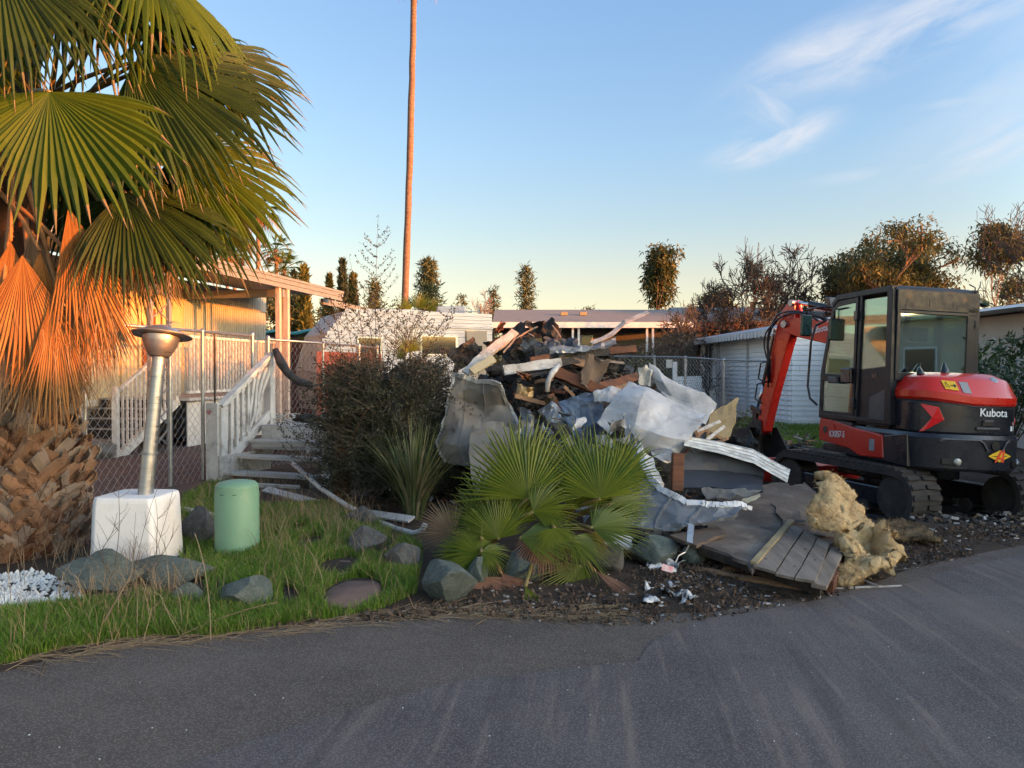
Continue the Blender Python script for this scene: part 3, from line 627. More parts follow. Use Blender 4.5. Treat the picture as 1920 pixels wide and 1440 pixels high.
for z in (0.90, 0.965): 
    b = MB(); b.prism([H(-3.2, 0.0, z), H(4.3, 0.0, z), H(4.3, 0.0, z + 0.058), H(-3.2, 0.0, z + 0.058)], VPN * 0.05); adopt(home, b.build('trim_board', M['skirt']))
# window with swagged curtain, door trim
def wallbox(s0, s1, z0, z1, o0, th, name, m, par=home, bev=0):
    b = MB(); b.prism([H(s0, o0, z0), H(s1, o0, z0), H(s1, o0, z1), H(s0, o0, z1)], VPN * th); o = b.build(name, m, bevel=bev); adopt(par, o); return o
wf = wallbox(2.62, 3.72, 1.62, 3.05, 0.012, 0.03, 'window', M['cream_siding'])
adopt(wf, wallbox(2.7, 3.64, 1.7, 2.97, 0.043, 0.012, 'pane', M['brown_pane']))
b = MB(); rows = []
for j in range(7):
    z = 2.97 - j * 0.11; rows.append([H(2.7 + 0.94 * i / 14, 0.06 + 0.012 * math.sin(i * 1.7), 2.97 - (j / 6) * (0.28 + 0.42 * math.sin(math.pi * i / 14) ** 0.8)) for i in range(15)])
b.grid(rows); adopt(wf, b.build('curtain', M['curtain'], smooth=True))
wallbox(2.05, 2.13, 1.02, 3.6, 0.013, 0.05, 'trim_strip', M['cream_siding'])
# wall lamp
b = MB(); b.lathe([(0.0, -0.08), (0.10, -0.05), (0.14, 0.0), (0.10, 0.05), (0.02, 0.07)], 16, H(1.15, 0.16, 3.2)); b.box(H(1.15, 0.06, 3.25), (0.12, 0.12, 0.12)); adopt(home, b.build('wall_lamp', M['tan_panel'], smooth=True))
# awning over the porch
aw = Vector((-5.80, 14.9, 0)); AW = (aw - W0).dot(VPN)
def A(s, o, z): return H(s, o, z)
b = MB(); b.prism([A(-3.6, 0, 3.80), A(-3.6, AW, 3.62), A(-3.6, AW, 3.68), A(-3.6, 0, 3.86)], VPD * 11.2); adopt(home, b.build('awning_roof', M['awning']))
for z0, z1, o in ((3.50, 3.60, AW), (3.605, 3.70, AW + 0.02), (3.705, 3.76, AW + 0.045)):
    b = MB(); b.prism([A(-3.6, o, z0), A(-3.6, o + 0.03, z0), A(-3.6, o + 0.03, z1), A(-3.6, o, z1)], VPD * 11.25); adopt(home, b.build('fascia', M['awning']))
b = MB(); b.prism([A(7.4, AW - 0.5, 3.40), A(7.4, AW - 0.42, 3.40), A(7.4, AW - 0.42, 3.56), A(7.4, AW - 0.5, 3.56)], VPD * 3.6); adopt(home, b.build('beam', M['awning']))
b = MB(); b.prism([A(4.3, 0.0, 3.30), A(4.3, AW - .02, 3.30), A(4.3, AW - .02, 3.48), A(4.3, 0.0, 3.48)], VPD * .1); adopt(home, b.build('beam', M['awning']))
def post(s, o, w, z1, m='awning', z0=0.0, name='porch_post'):
    b = MB(); c = A(s, o, 0); b.box((c.x, c.y, (z0 + z1) / 2), (w, w, z1 - z0), -math.atan2(VPD.x, VPD.y)); adopt(home, b.build(name, M[m]))
post(-0.42, AW - 0.05, 0.07, 3.5); post(0.10, AW - 0.05, 0.07, 3.5)
b = MB()
for k in range(9):
    z = 0.25 + k * 0.37; b.bar(A(-0.42, AW - 0.05, z), A(0.10, AW - 0.05, z + 0.33), 0.02, 0.02); b.bar(A(-0.42, AW - 0.05, z + .33), A(0.10, AW - 0.05, z), 0.016, 0.016)
adopt(home, b.build('trellis', M['awning']))
M['burnt_post'] = mat('scorched_post', (0.52, 0.42, 0.36), (0.32, 0.23, 0.19), scale=7, rough=0.85, stretch=(1, 1, .2), bmp=0.5, dirt=(0.09, 0.07, 0.06), dirt_amt=0.45, dscale=5)
for s, o, w in ((4.15, AW - .05, .10), (4.55, AW - .05, .11), (4.9, AW - .3, .08)): post(s, o, w, 3.5, 'burnt_post')
# porch deck with white rail
b = MB(); b.prism([A(1.6, 0.02, 1.0), A(5.3, 0.02, 1.0), A(5.3, 1.9, 1.0), A(1.6, 1.9, 1.0)], (0, 0, 0.06)); adopt(home, b.build('porch_deck', M['weather_wood']))
b = MB(); b.prism([A(1.65, 1.80, 0.05), A(5.3, 1.80, 0.05), A(5.3, 1.80, 0.98), A(1.65, 1.80, 0.98)], VPN * 0.02); adopt(home, b.build('porch_skirting', M['skirt']))
for k in range(30):
    s = 1.7 + k * 0.122; b = MB(); b.box(A(s, 1.86, 1.72), (0.035, 0.035, 1.1)); adopt(home, b.build('baluster', M['white_paint']))
for z in (2.28, 1.17): b = MB(); b.bar(A(1.6, 1.86, z), A(5.3, 1.86, z), 0.06, 0.05); adopt(home, b.build('rail', M['white_paint']))
# dark steps up to the porch, running along the wall
nst = 6
for k in range(nst):
    s = -0.15 + k * 0.30; z = 0.175 * (k + 1)
    b = MB(); b.prism([A(s, 0.08, z - 0.03), A(s + .30, 0.08, z - 0.03), A(s + .30, 1.62, z - 0.03), A(s, 1.62, z - 0.03)], (0, 0, 0.03)); st = b.build('step', M['black_tread']); adopt(home, st)
    b = MB(); b.prism([A(s - .012, 0.08, z - 0.026), A(s + .004, 0.08, z - 0.026), A(s + .004, 1.62, z - 0.026), A(s - .012, 1.62, z - 0.026)], (0, 0, 0.03)); adopt(st, b.build('nosing', M['galv']))
    b = MB(); b.prism([A(s + .01, 0.1, z - 0.19), A(s + .02, 0.1, z - 0.19), A(s + .02, 1.6, z - 0.19), A(s + .01, 1.6, z - 0.19)], (0, 0, 0.16)); adopt(st, b.build('riser', M['black_tread']))
b = MB(); b.bar(A(-0.25, 1.66, 0.02), A(1.6, 1.66, 1.02), 0.04, 0.2); adopt(home, b.build('stringer', M['white_paint']))
b = MB(); b.bar(A(-0.25, 1.7, 1.22), A(1.6, 1.7, 2.28), 0.06, 0.05); adopt(home, b.build('stair_rail', M['white_paint']))
b = MB(); b.bar(A(-0.25, 0.16, 1.22), A(1.6, 0.16, 2.28), 0.05, 0.04); adopt(home, b.build('stair_rail', M['white_paint']))
for k in range(16):
    s = -0.2 + k * 0.118; z0 = 0.1 + (s + .25) * 0.54; b = MB(); b.box(A(s, 1.7, z0 + 0.56), (0.035, 0.035, 1.12)); adopt(home, b.build('baluster', M['white_paint']))
b = MB(); b.box(A(-0.27, 1.7, 0.66), (0.09, 0.09, 1.32)); adopt(home, b.build('newel_post', M['white_paint']))

# chain-link fences ------------------------------------------------
def chainlink(b, a, c, z0a, z1a, z0c, z1c, pitch=0.062, r=0.0019):
    a, c = Vector(a), Vector(c); d = c - a; L = d.length; nw = int(L / pitch)
    for k in range(nw):
        u0, u1 = k / nw, (k + 1) / nw
        for ph in (0, 1):
            # each wire zigzags between u0 and u1 (+ one pitch) and locks with its neighbour
            pass
    # wires: vertical zigzags
    nrow = max(4, int((z1a - z0a) / 0.062))
    for k in range(nw):
        pts = []
        for j in range(nrow + 1):
            u = (k + (0.0 if (j % 2 == 0) else 1.03)) / nw if k % 2 == 0 else (k + (1.03 if (j % 2 == 0) else 0.0)) / nw
            f = j / nrow; p = a + d * min(1, u); za = z0a + (z1a - z0a) * f; zc = z0c + (z1c - z0c) * f
            p.z = za + (zc - za) * u + 0.004 * noise.noise(Vector((u * 8, f * 5, 0))); q = p + Vector((0.006, -0.006, 0)) * ((j % 2) * 2 - 1); pts.append(q)
        b.tube(pts, r, 3, caps=False)
def fence(label, pts, tops, posts, extra=(), z0=0.02, pitch=0.062, r=0.0019, rail_r=0.021, sub=None, grp=None, mesh_bot=0.05):
    root = thing('chain_link_fence', label, 'fence', (pts[0].x, pts[0].y, 0), group=grp)
    for i in range(len(pts) - 1):
        b = MB(); chainlink(b, pts[i], pts[i + 1], mesh_bot, tops[i] - 0.01, mesh_bot, tops[i + 1] - 0.01, pitch, r); adopt(root, b.build('wire_mesh', M['fence_wire']))
        a, c = Vector(pts[i]), Vector(pts[i + 1]); a.z = tops[i]; c.z = tops[i + 1]; b = MB(); m_ = (a + c) / 2; m_.z += 0.006; b.tube([a, m_, c], rail_r, 8); adopt(root, b.build('top_rail', M['galv'], smooth=True))
    for (u, pr, dz) in posts:
        i = min(int(u), len(pts) - 2); f = u - i; p = Vector(pts[i]).lerp(Vector(pts[i + 1]), f); t = tops[i] + (tops[i + 1] - tops[i]) * f
        b = MB(); b.tube([(p.x, p.y, -0.02), (p.x, p.y, t + dz)], pr, 10); b.lathe([(pr * 1.25, t + dz - .03), (pr * 1.25, t + dz), (pr * .7, t + dz + .025), (0.002, t + dz + .03)], 10, (p.x, p.y, 0)); adopt(root, b.build('post', M['galv'], smooth=True, angle=50))
    return root
FA, FB, FC = Vector((-4.78, 8.6, 0)), Vector((-4.02, 12.0, 0)), Vector((-2.7, 15.4, 0))
f1 = fence('nearest chain link fence running from the big palm past the metal lamp', [FA, FB], [2.14, 2.14], [(0.0, .025, 0.0), (0.42, .028, 0.02), (0.62, .026, 0.02), (0.985, .03, 0.04)], r=0.0032)
b = MB(); p = P(402, 640, 10.9); b.tube([(p.x, p.y, 0), (p.x, p.y, 2.12)], 0.014, 6); adopt(f1, b.build('stay_rod', M['char_wood']))
f2 = fence('chain link gate and fence behind the white wooden stair rail', [FB + Vector((.12, .3, 0)), FC], [2.10, 2.06], [(0.0, .03, 0.04), (0.45, .02, 0), (0.8, .03, 0.03), (1.0, .03, 0.03)], r=0.0036)
# loops of wire on the rail by the lamp
b = MB()
for k in range(5):
    c = P(318 + k * 2, 612, 9.9); rr = 0.07 + 0.012 * k; b.tube([c + Vector((math.cos(t) * rr, 0.01 * math.sin(3 * t), math.sin(t) * rr * .7 - 0.02)) for t in np.linspace(0.2, 6.1, 18)], 0.003, 4)
tag(b.build('wire_coil', M['fence_wire']), 'small coil of wire looped on the fence rail behind the lamp', 'wire coil')
# far fence by the shed
q = [P(1120, 668, 25.5), P(1227, 669, 23.5), P(1285, 670, 22), P(1357, 675, 20), P(1480, 679, 18.3)]
tops = [p.z for p in q]; q = [Vector((p.x, p.y, 0)) for p in q]
f3 = fence('far chain link fence in front of the white siding shed', q, tops, [(1, .04, .02), (2, .04, .02), (3, .035, .02), (0, .035, 0)], pitch=0.09, r=0.0045, rail_r=0.022)
for px, Y in ((1143, 24.6), (1254, 22.5)):
    b = MB(); p = P(px, 682, Y); b.box(p + Vector((0, -.06, 0)), (0.18, 0.01, 0.24)); tag(b.build('fence_notice', M['white_sheet']), 'small white notice on the far fence, %s' % ('left beside the burnt beams' if px < 1200 else 'between the posts above the white lattice'), 'notice')

# lamp: block and leaning post
c = GD(256, 1080, .28); blk = thing('concrete_block', 'white painted concrete block carrying the leaning metal lamp', 'concrete block', (c.x, c.y, 0), R(-3))
w0 = .275; b = MB(); zt = 0.60
rings = []
for z, s in ((0, 1.0), (0.06, 1.0), (zt - .04, 0.93), (zt, 0.90)):
    cc = .06 * s; w = w0 * s; rings.append([Vector((x, y, z)) for x, y in ((-w + cc, -w), (w - cc * .5, -w), (w, -w + cc * .5), (w, w - cc), (w - cc, w), (-w + cc, w), (-w, w - cc), (-w, -w + cc))])
b.loft(rings); o = b.build('block', M['concrete'], blk, bevel=0.012)
lt = P(300, 652, c.y + .02); lb = Vector((c.x + .02 + .05, c.y, zt - 0.01)); lb = P(273, 938, c.y - .02); lb.z = zt - 0.005
lamp = thing('yard_lamp', 'leaning silver metal lamp post with a wide conical hat', 'lamp', lb)
b = MB(); d = (lt - lb); L = d.length; d.normalize(); mid = lb + d * L * .28
b.tube([lb, mid], 0.060, 20); o = b.build('post', M['post_metal'], smooth=True, angle=40); adopt(lamp, o)
b = MB(); b.tube([mid + d * 0.001, lb + d * L * .985], [.055, .052], 20); o = b.build('upper_post', M['post_metal'], smooth=True, angle=40); adopt(lamp, o)
for c0, c1, cr_ in ((mid - d * .012, mid + d * .012, .0635), (lb + d * L * .80, lb + d * L * .806, .0565), (lb + d * L * .62, lb + d * L * .625, .056)): b = MB(); b.tube([c0, c1], cr_, 20); adopt(lamp, b.build('collar', M['galv'], smooth=True, angle=40))
Rm = d.to_track_quat('Z', 'Y').to_matrix() @ Matrix.Rotation(R(9), 3, 'Y')
b = MB(); b.lathe([(0.055, -.14), (.075, -.135), (.10, -.10), (.125, -.05), (.140, .0), (.143, .03), (.02, .032)], 36, lt + d * 0.06, Rm); adopt(lamp, b.build('bowl', M['post_metal'], smooth=True, angle=40))
b = MB(); b.lathe([(.236, .022), (.238, .029), (.19, .048), (.10, .088), (.03, .112), (.004, .117)], 40, lt + d * 0.075, Rm); adopt(lamp, b.build('hat', M['post_metal'], smooth=True, angle=35))

# green pedestal
c = GD(443, 1062, .16); b = MB(); b.lathe([(.178, 0), (.178, .58), (.174, .60), (.176, .615), (.172, .645), (.15, .668), (.10, .68), (.01, .683)], 48, (c.x, c.y, 0))
ped = thing('utility_pedestal', 'pale green plastic utility pedestal with a domed cap in the grass', 'utility pedestal', (c.x, c.y, 0)); adopt(ped, b.build('body', M['green_plastic'], smooth=True, angle=35))
for a in (-1.95, -1.35):
    b = MB(); b.box((c.x + .1755 * math.cos(a), c.y + .1755 * math.sin(a), .585), (.035, .006, .005), a + math.pi / 2); adopt(ped, b.build('slot', M['black_tread']))

# white wooden steps with the rail
NB = G(402, 912); NT = P(506, 790, 11.75); DK = 0.80
steps = thing('wooden_steps', 'weathered white wooden steps with a leaning baluster rail', 'steps', (NB.x, NB.y, 0))
sd = (Vector((NT.x, NT.y, 0)) - NB).normalized(); sr = Vector((sd.y, -sd.x, 0)); LR = (Vector((NT.x, NT.y, 0)) - NB).length
def SP(a, r, z): return Vector((NB.x, NB.y, 0)) + sd * a + sr * r + Vector((0, 0, z))
ang = math.atan2(sd.y, sd.x) - math.pi / 2
def sbox(name, a, r, z, sx, sy, sz, m, rot=0, bev=0.004):
    b = MB(); b.box((0, 0, 0), (sx, sy, sz)); o = b.build(name, m, bevel=bev); o.location = SP(a, r, z); o.rotation_euler = (0, rot, ang); adopt(steps, o); return o
nw = sbox('newel_post', 0, 0, .575, .20, .10, 1.15, M['white_paint']); sbox('newel_side', .06, .115, .55, .03, .13, 1.08, M['white_paint'])
sbox('top_post', LR, 0, DK + .5, .12, .12, 1.16, M['white_paint']); sbox('newel_foot', -.04, 0, .03, .26, .2, .06, M['white_paint'])
tr0, tr1 = 1.10, DK + 1.10
b = MB(); b.bar(SP(0.0, .1, 1.11), SP(LR, .02, DK + 1.05), .11, .05); b.bar(SP(0, .1, 1.06), SP(LR, .02, DK + 1.0), .04, .07); adopt(steps, b.build('handrail', M['white_paint'], bevel=.004))
b = MB(); b.bar(SP(0.05, .1, .27), SP(LR, .02, DK + .16), .05, .13); adopt(steps, b.build('bottom_rail', M['white_paint'], bevel=.004))
for k in range(9):
    f = (k + 1) / 10; a = LR * f; z0 = .27 + (DK + .16 - .27) * f; z1 = 1.09 + (DK + 1.03 - 1.09) * f; off = 0.0 if k < 5 else (-0.10 - 0.03 * (k - 5))
    b = MB(); p0 = SP(a + off * 1.5, .08, z0 + .03); p1 = SP(a - off * .2, .08, z1 - .04)
    if k < 6: b.bar(p0, p1, .05, .042, up=sr)
    else:
        for i in range(4):
            q0 = p0.lerp(p1, i / 4) + sd * .035 * math.sin(i * 1.6 + k); q1 = p0.lerp(p1, (i + 1) / 4) + sd * .035 * math.sin((i + 1) * 1.6 + k); b.bar(q0, q1, .05, .042, up=sr)
    adopt(steps, b.build('baluster', M['white_paint']))
b = MB(); c = SP(-.052, -.035, 1.03)
b.prism([c + sr * x + Vector((0, 0, z)) for x, z in ((-.035, .03), (0, .022), (.035, .03), (.034, -.005), (.02, -.028), (0, -.04), (-.02, -.028), (-.034, -.005))], -sd * .006)
M['red_badge'] = mat('red_badge', (0.30, 0.05, 0.05), (0.45, 0.3, 0.3), scale=30, rough=0.6); adopt(nw, b.build('shield_badge', M['red_badge']))
TW = 1.42
for k, (a, z) in enumerate(((0.02, .20), (0.30, .40), (0.56, .60))):
    t = sbox('tread', a + .15, .13 + TW / 2, z - .02, TW, .30, .042, M['weather_wood'])
    sbox('tread_front', a + .03, .16 + TW / 2, z - .085, TW - .04, .03, .085, M['weather_wood']) if k == 2 else None
    sbox('tread_block', a + .09, .16, z - .12, .06, .08, .16, M['weather_wood']); sbox('tread_block', a + .09, .1 + TW, z - .12, .06, .08, .16, M['weather_wood'])
sbox('riser_board', .86, .13 + TW / 2, .69, TW, .025, .19, M['white_paint']); 
for k in range(6): sbox('deck_board', .93 + k * .147, .13 + TW / 2, DK - .02, TW + .05, .14, .035, M['weather_wood'])
sbox('foot_sill', -.12, .95, .05, 1.0, .09, .10, M['white_paint'])
sbox('side_post', .25, .22 + TW, .5, .10, .10, 1.04, M['white_paint']); sbox('stringer_board', .5, .12, .28, .04, 1.1, .3, M['weather_wood'])
# things lying about the steps
M['strap_white'] = mat('white_strap', (0.60, 0.59, 0.56), (0.35, 0.34, 0.31), scale=12, rough=0.7)
b = MB(); c = P(535, 780, 11.9); c.z = DK
for k in range(7):
    r = .11 + rnd.uniform(-.03, .04); o_ = Vector((rnd.uniform(-.15, .2), rnd.uniform(-.1, .1), .03 + (k % 3) * .03)); tl = Matrix.Rotation(rnd.uniform(-.5, 1.2), 3, 'X') @ Matrix.Rotation(rnd.uniform(-.7, .7), 3, 'Y')
    pts = [c + o_ + tl @ Vector((math.cos(t) * r * 1.5, math.sin(t) * r, .02 * math.sin(3 * t))) for t in np.linspace(0, 5.2, 14)]
    for p_ in pts: p_.z = max(p_.z, DK + .012)
    for a_, b_ in zip(pts, pts[1:]): b.bar(a_, b_, .032, .006)
tag(b.build('strap_heap', M['strap_white']), 'tangled heap of white straps on the top of the wooden steps', 'straps')
b = MB(); rr = rock_mesh(33, 3); o = bpy.data.objects.new('burnt_bundle', rr); rr.materials.append(M['char']); COL.objects.link(o); o.scale = (.22, .14, .09); o.location = P(575, 775, 11.9); o.location.z = DK + .07
tag(o, 'black burnt bundle beside the white straps on the steps', 'burnt bundle')
b = MB(); pts = [P(516, 656, 11.7), P(527, 680, 11.6), P(540, 700, 11.55), P(560, 716, 11.5), P(585, 722, 11.4)]; b.tube(pts, [.05, .075, .06, .065, .045], 7); b.tube([P(583, 722, 11.4), P(566, 740, 11.4)], [.012, .008], 5)
o = b.build('charred_branch', M['char'], smooth=True); tag(o, 'black charred branch drooping from the top post of the wooden steps', 'branch')
# fallen gutters and trims in the grass
def strip_thing(name, pts, w, h, m, label, cat, rzup=(0, 0, 1)):
    b = MB()
    for a_, b_ in zip(pts, pts[1:]): b.bar(a_, b_, w, h, up=rzup)
    o = b.build(name, m); tag(o, label, cat); return o
strip_thing('trim_board', [G(498, 917, .10), G(640, 955, .07), G(772, 974, .10)], .10, .02, M['white_paint'], 'long straight white trim board lying from the steps to the strap leaved plant', 'board', (0, -.6, 1))
M['pipe_gray'] = mat('grey_pipe', (0.46, 0.45, 0.43), (0.34, 0.33, 0.31), rough=0.55, dirt=(0.2, 0.18, 0.16), dirt_amt=0.3)
b = MB(); b.tube([P(548, 868, 9.2), P(600, 915, 8.7), P(650, 948, 8.1), P(700, 975, 7.7), P(745, 992, 7.4), P(775, 1000, 7.3), P(790, 996, 7.25), P(797, 984, 7.2)], .028, 8); tag(b.build('fallen_pipe', M['pipe_gray'], smooth=True), 'grey pipe leaning off the steps with an upturned end in the grass', 'pipe')
b = MB(); b.tube([G(330, 957, .06), G(345, 955, .09), G(372, 962, .08), G(405, 968, .08)], [.03, .035, .035, .035], 8); tag(b.build('fallen_pipe', M['pipe_gray'], smooth=True), 'short pale pipe on the ground behind the white concrete block', 'pipe')
b = MB(); b.tube([G(300, 935, .05), G(330, 922, .05), G(385, 905, .05)], .018, 6); tag(b.build('fallen_rod', M['galv'], smooth=True), 'thin metal rod on the ground at the foot of the fence', 'rod')
strip_thing('hanging_strip', [P(582, 800, 10.35), P(578, 830, 10.3), P(577, 850, 10.3)], .035, .012, M['white_paint'], 'narrow white strip hanging over the front of the wooden steps', 'strip', (0, 1, 0))

# ------------------------------------------------------------------ travel trailer
M['rv_white'] = mat('trailer_skin', (0.46, 0.44, 0.45), (0.40, 0.38, 0.39), scale=2, rough=0.45, dirt=(0.34, 0.31, 0.30), dirt_amt=0.15, bmp=0.02)
A0, A1 = Vector((-4.55, 18.4, 0)), Vector((-.52, 20.6, 0)); rd = (A1 - A0).normalized(); rn = Vector((rd.y, -rd.x, 0)); RL = (A1 - A0).length
def RVp(s, o, z): return A0 + rd * s + rn * o + Vector((0, 0, z))
rv = thing('travel_trailer', 'pinkish white travel trailer with its cream door standing open behind the bush', 'travel trailer', A0)
prof = [(0.0, .6), (-.1, 1.6), (.15, 2.5), (.62, 3.05), (1.0, 3.12), (RL * .5, 3.15), (RL - .1, 3.04), (RL, 2.9), (RL, .6)]
b = MB(); b.prism([RVp(s, 0, z) for s, z in prof], -rn * 2.3); adopt(rv, b.build('body', M['rv_white'], bevel=.03))
for k in range(26):
    z = .72 + k * .092; s0 = 0.02 if z < 2.0 else max(.02, (z - 2.3) * .8)
    b = MB(); b.prism([RVp(s0, .003, z), RVp(s0, .014, z + .006), RVp(s0, .004, z + .088)], rd * (RL - .02 - s0)); adopt(rv, b.build('siding_strip', M['rv_white']))
def rvbox(name, s0, s1, z0, z1, o0, th, m, par=rv):
    b = MB(); b.prism([RVp(s0, o0, z0), RVp(s1, o0, z0), RVp(s1, o0, z1), RVp(s0, o0, z1)], rn * th); o = b.build(name, m, bevel=.01); adopt(par, o); return o
wi = rvbox('window', 2.5, 3.55, 1.98, 2.52, .024, .02, M['galv']); adopt(wi, rvbox('pane', 2.56, 3.49, 2.03, 2.47, .045, .006, M['window_dark']))
wi = rvbox('window', .85, 1.5, 1.95, 2.45, .024, .02, M['galv']); adopt(wi, rvbox('pane', .9, 1.45, 2.0, 2.4, .045, .006, M['window_dark']))
rvbox('trim_strip', 1.6, RL, 2.70, 2.74, .024, .02, M['rv_white']); rvbox('doorway', 3.78, 4.2, 1.0, 2.66, .024, .01, M['window_dark'])
b = MB(); h = RVp(3.80, .03, 0); dd = (rd * .75 + rn * .66).normalized(); b.prism([h + Vector((0, 0, 1.0)), h + dd * .55 + Vector((0, 0, 1.0)), h + dd * .55 + Vector((0, 0, 2.64)), h + Vector((0, 0, 2.64))], rn * .03)
M['cream_door'] = mat('cream_door', (0.62, 0.50, 0.36), (0.55, 0.44, 0.32), rough=0.5); dr = b.build('door', M['cream_door'], bevel=.01); adopt(rv, dr)
b = MB(); b.prism([h + dd * .17 + rn * .03 + Vector((0, 0, 1.9)), h + dd * .42 + rn * .03 + Vector((0, 0, 1.9)), h + dd * .42 + rn * .03 + Vector((0, 0, 2.25)), h + dd * .17 + rn * .03 + Vector((0, 0, 2.25))], rn * .006); adopt(dr, b.build('pane', M['window_dark']))
b = MB(); b.box(RVp(3.9, -1.1, 3.22), (.8, .6, .26)); adopt(rv, b.build('roof_unit', M['rv_white'], bevel=.05))
b = MB()
for s in (RL - .9, RL - .15):
    for o_ in (-.5, -1.0): b.tube([RVp(s, o_, 3.0), RVp(s, o_, 3.3), RVp(s - .1, o_, 3.34)], .015, 5)
b.tube([RVp(RL - .9, -.5, 3.2), RVp(RL - .15, -.5, 3.2)], .012, 5); b.tube([RVp(RL + .02, -.3, 1.2), RVp(RL + .02, -.3, 3.2)], .015, 5); b.tube([RVp(RL + .02, -.7, 1.2), RVp(RL + .02, -.7, 3.2)], .015, 5)
adopt(rv, b.build('roof_rack', M['galv']))

# ------------------------------------------------------------------ buildings further back
M['shingle'] = mat('grey_shingle', (0.215, 0.205, 0.20), (0.155, 0.148, 0.145), scale=14, rough=0.95, stretch=(.3, 1, 1))
M['mauve_siding'] = mat('mauve_siding', (0.25, 0.20, 0.195), (0.20, 0.16, 0.155), scale=3, rough=0.8)
M['brown_fascia'] = mat('brown_fascia', (0.13, 0.06, 0.05), (0.09, 0.045, 0.04), rough=0.7)
M['white_fascia'] = mat('white_fascia', (0.60, 0.61, 0.63), (0.5, 0.5, 0.52), rough=0.5)
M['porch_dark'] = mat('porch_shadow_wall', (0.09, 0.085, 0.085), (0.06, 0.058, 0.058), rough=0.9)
def house(name, label, x0, x1, y0, y1, eave, ridge, wall, roof, fascia, ridge_along='x', fh=.22, over=.35, porch=0, parts_cb=None):
    root = thing(name, label, 'house', ((x0 + x1) / 2, y0, 0))
    b = MB(); b.box(((x0 + x1) / 2, (y0 + porch + y1) / 2, eave / 2), (x1 - x0, y1 - y0 - porch, eave)); adopt(root, b.build('walls', wall))
    xa, xb, ya, yb = x0 - over, x1 + over, y0 - over, y1 + over; b = MB()
    if ridge_along == 'x': ym = (ya + yb) / 2; poly = [(xa, ya, eave), (xa, yb, eave), (xa, yb, eave + .06), (xa, ym, ridge), (xa, ya, eave + .06)]; b.prism(poly, (xb - xa, 0, 0))
    else: xm = (xa + xb) / 2; poly = [(xa, ya, eave), (xb, ya, eave), (xb, ya, eave + .06), (xm, ya, ridge), (xa, ya, eave + .06)]; b.prism(poly, (0, yb - ya, 0))
    adopt(root, b.build('roof', roof, fix=True))
    b = MB(); b.box(((xa + xb) / 2, ya - .015, eave - fh / 2 + .05), (xb - xa + .06, .03, fh)); adopt(root, b.build('fascia', fascia))
    for xf in (xa - .015, xb + .015): b = MB(); b.box((xf, (ya + yb) / 2, eave - fh / 2 + .05), (.03, yb - ya, fh)); adopt(root, b.build('fascia', fascia))
    return root
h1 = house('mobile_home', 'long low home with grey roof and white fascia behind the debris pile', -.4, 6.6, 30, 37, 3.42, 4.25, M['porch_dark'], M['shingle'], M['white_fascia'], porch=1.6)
for px in (1074, 1085, 1213, 1224): 
    b = MB(); p = P(px, 650, 29.8); b.box((p.x, 29.8, 1.65), (.08, .08, 3.3)); adopt(h1, b.build('porch_post', M['white_fascia']))
for px0, px1 in ((1088, 1112), (1000, 1040)):
    b = MB(); p, q_ = P(px0, 640, 31.5), P(px1, 640, 31.5); b.box(((p.x + q_.x) / 2, 31.56, 2.5), (q_.x - p.x, .06, 1.1)); w_ = b.build('window', M['white_fascia']); adopt(h1, w_)
    b = MB(); b.box(((p.x + q_.x) / 2, 31.52, 2.5), (q_.x - p.x - .12, .04, .98)); adopt(w_, b.build('pane', M['window_dark']))
for px in (1058, 1094): b = MB(); p = P(px, 595, 31.5); b.box((p.x, 31.6, 3.93), (.28, .22, .13)); adopt(h1, b.build('roof_vent', M['tan_panel']))
h2 = house('mobile_home', 'brown and mauve home with vertical siding behind the bare tree', 7.8, 17.5, 33, 40, 3.62, 4.6, M['mauve_siding'], M['shingle'], M['brown_fascia'], fh=.4)
b = MB()
for k in range(36): b.box((7.9 + k * .26, 32.985, 1.6), (.02, .02, 2.9))
adopt(h2, b.build('siding_batten', M['mauve_siding']))
b = MB(); b.box((8.4, 32.97, 1.5), (1.0, .05, 2.5)); dd_ = b.build('door', M['brown_fascia']); adopt(h2, dd_); b = MB(); b.box((8.4, 32.94, 1.5), (.7, .03, 2.1)); adopt(dd_, b.build('door_panel', M['tan_panel']))
for x_, y_ in ((8.9, 35.4), (11.2, 35.8)): b = MB(); b.box((x_, y_, 4.55), (.2, .2, .5)); adopt(h2, b.build('chimney', M['tan_panel']))

# white siding shed with scalloped awning
SA, SB = Vector((7.45, 30.4, 0)), Vector((7.85, 21.6, 0)); sdd = (SB - SA).normalized(); SL = (SB - SA).length; sn = Vector((sdd.y, -sdd.x, 0))
M['shed_white'] = mat('white_shed_siding', (0.82, 0.82, 0.82), (0.76, 0.77, 0.78), scale=1.5, rough=0.55, dirt=(0.4, 0.42, 0.44), dirt_amt=0.12)
def SH(s, o, z): return SA + sdd * s + sn * o + Vector((0, 0, z))
if sn.x > 0: sn = -sn
shed = thing('siding_shed', 'white siding shed with a scalloped metal awning behind the excavator arm', 'shed', SA)
b = MB(); b.prism([SH(0, -.03, 0), SH(SL, -.03, 0), SH(SL, -.03, 2.8), SH(0, -.03, 2.8)], -sn * 5.2); adopt(shed, b.build('body', M['shed_white']))
cuts = [0.0, 2.2, 2.35, 5.3, 5.42, SL]
for i, (s0, s1) in enumerate(((0, 2.2), (2.4, 5.3), (5.42, SL))):
    for k in range(19):
        z = .05 + k * .142; b = MB(); b.prism([SH(s0, -.028, z), SH(s0, .024, z), SH(s0, -.022, z + .142)], sdd * (s1 - s0)); adopt(shed, b.build('siding_board', M['shed_white']))
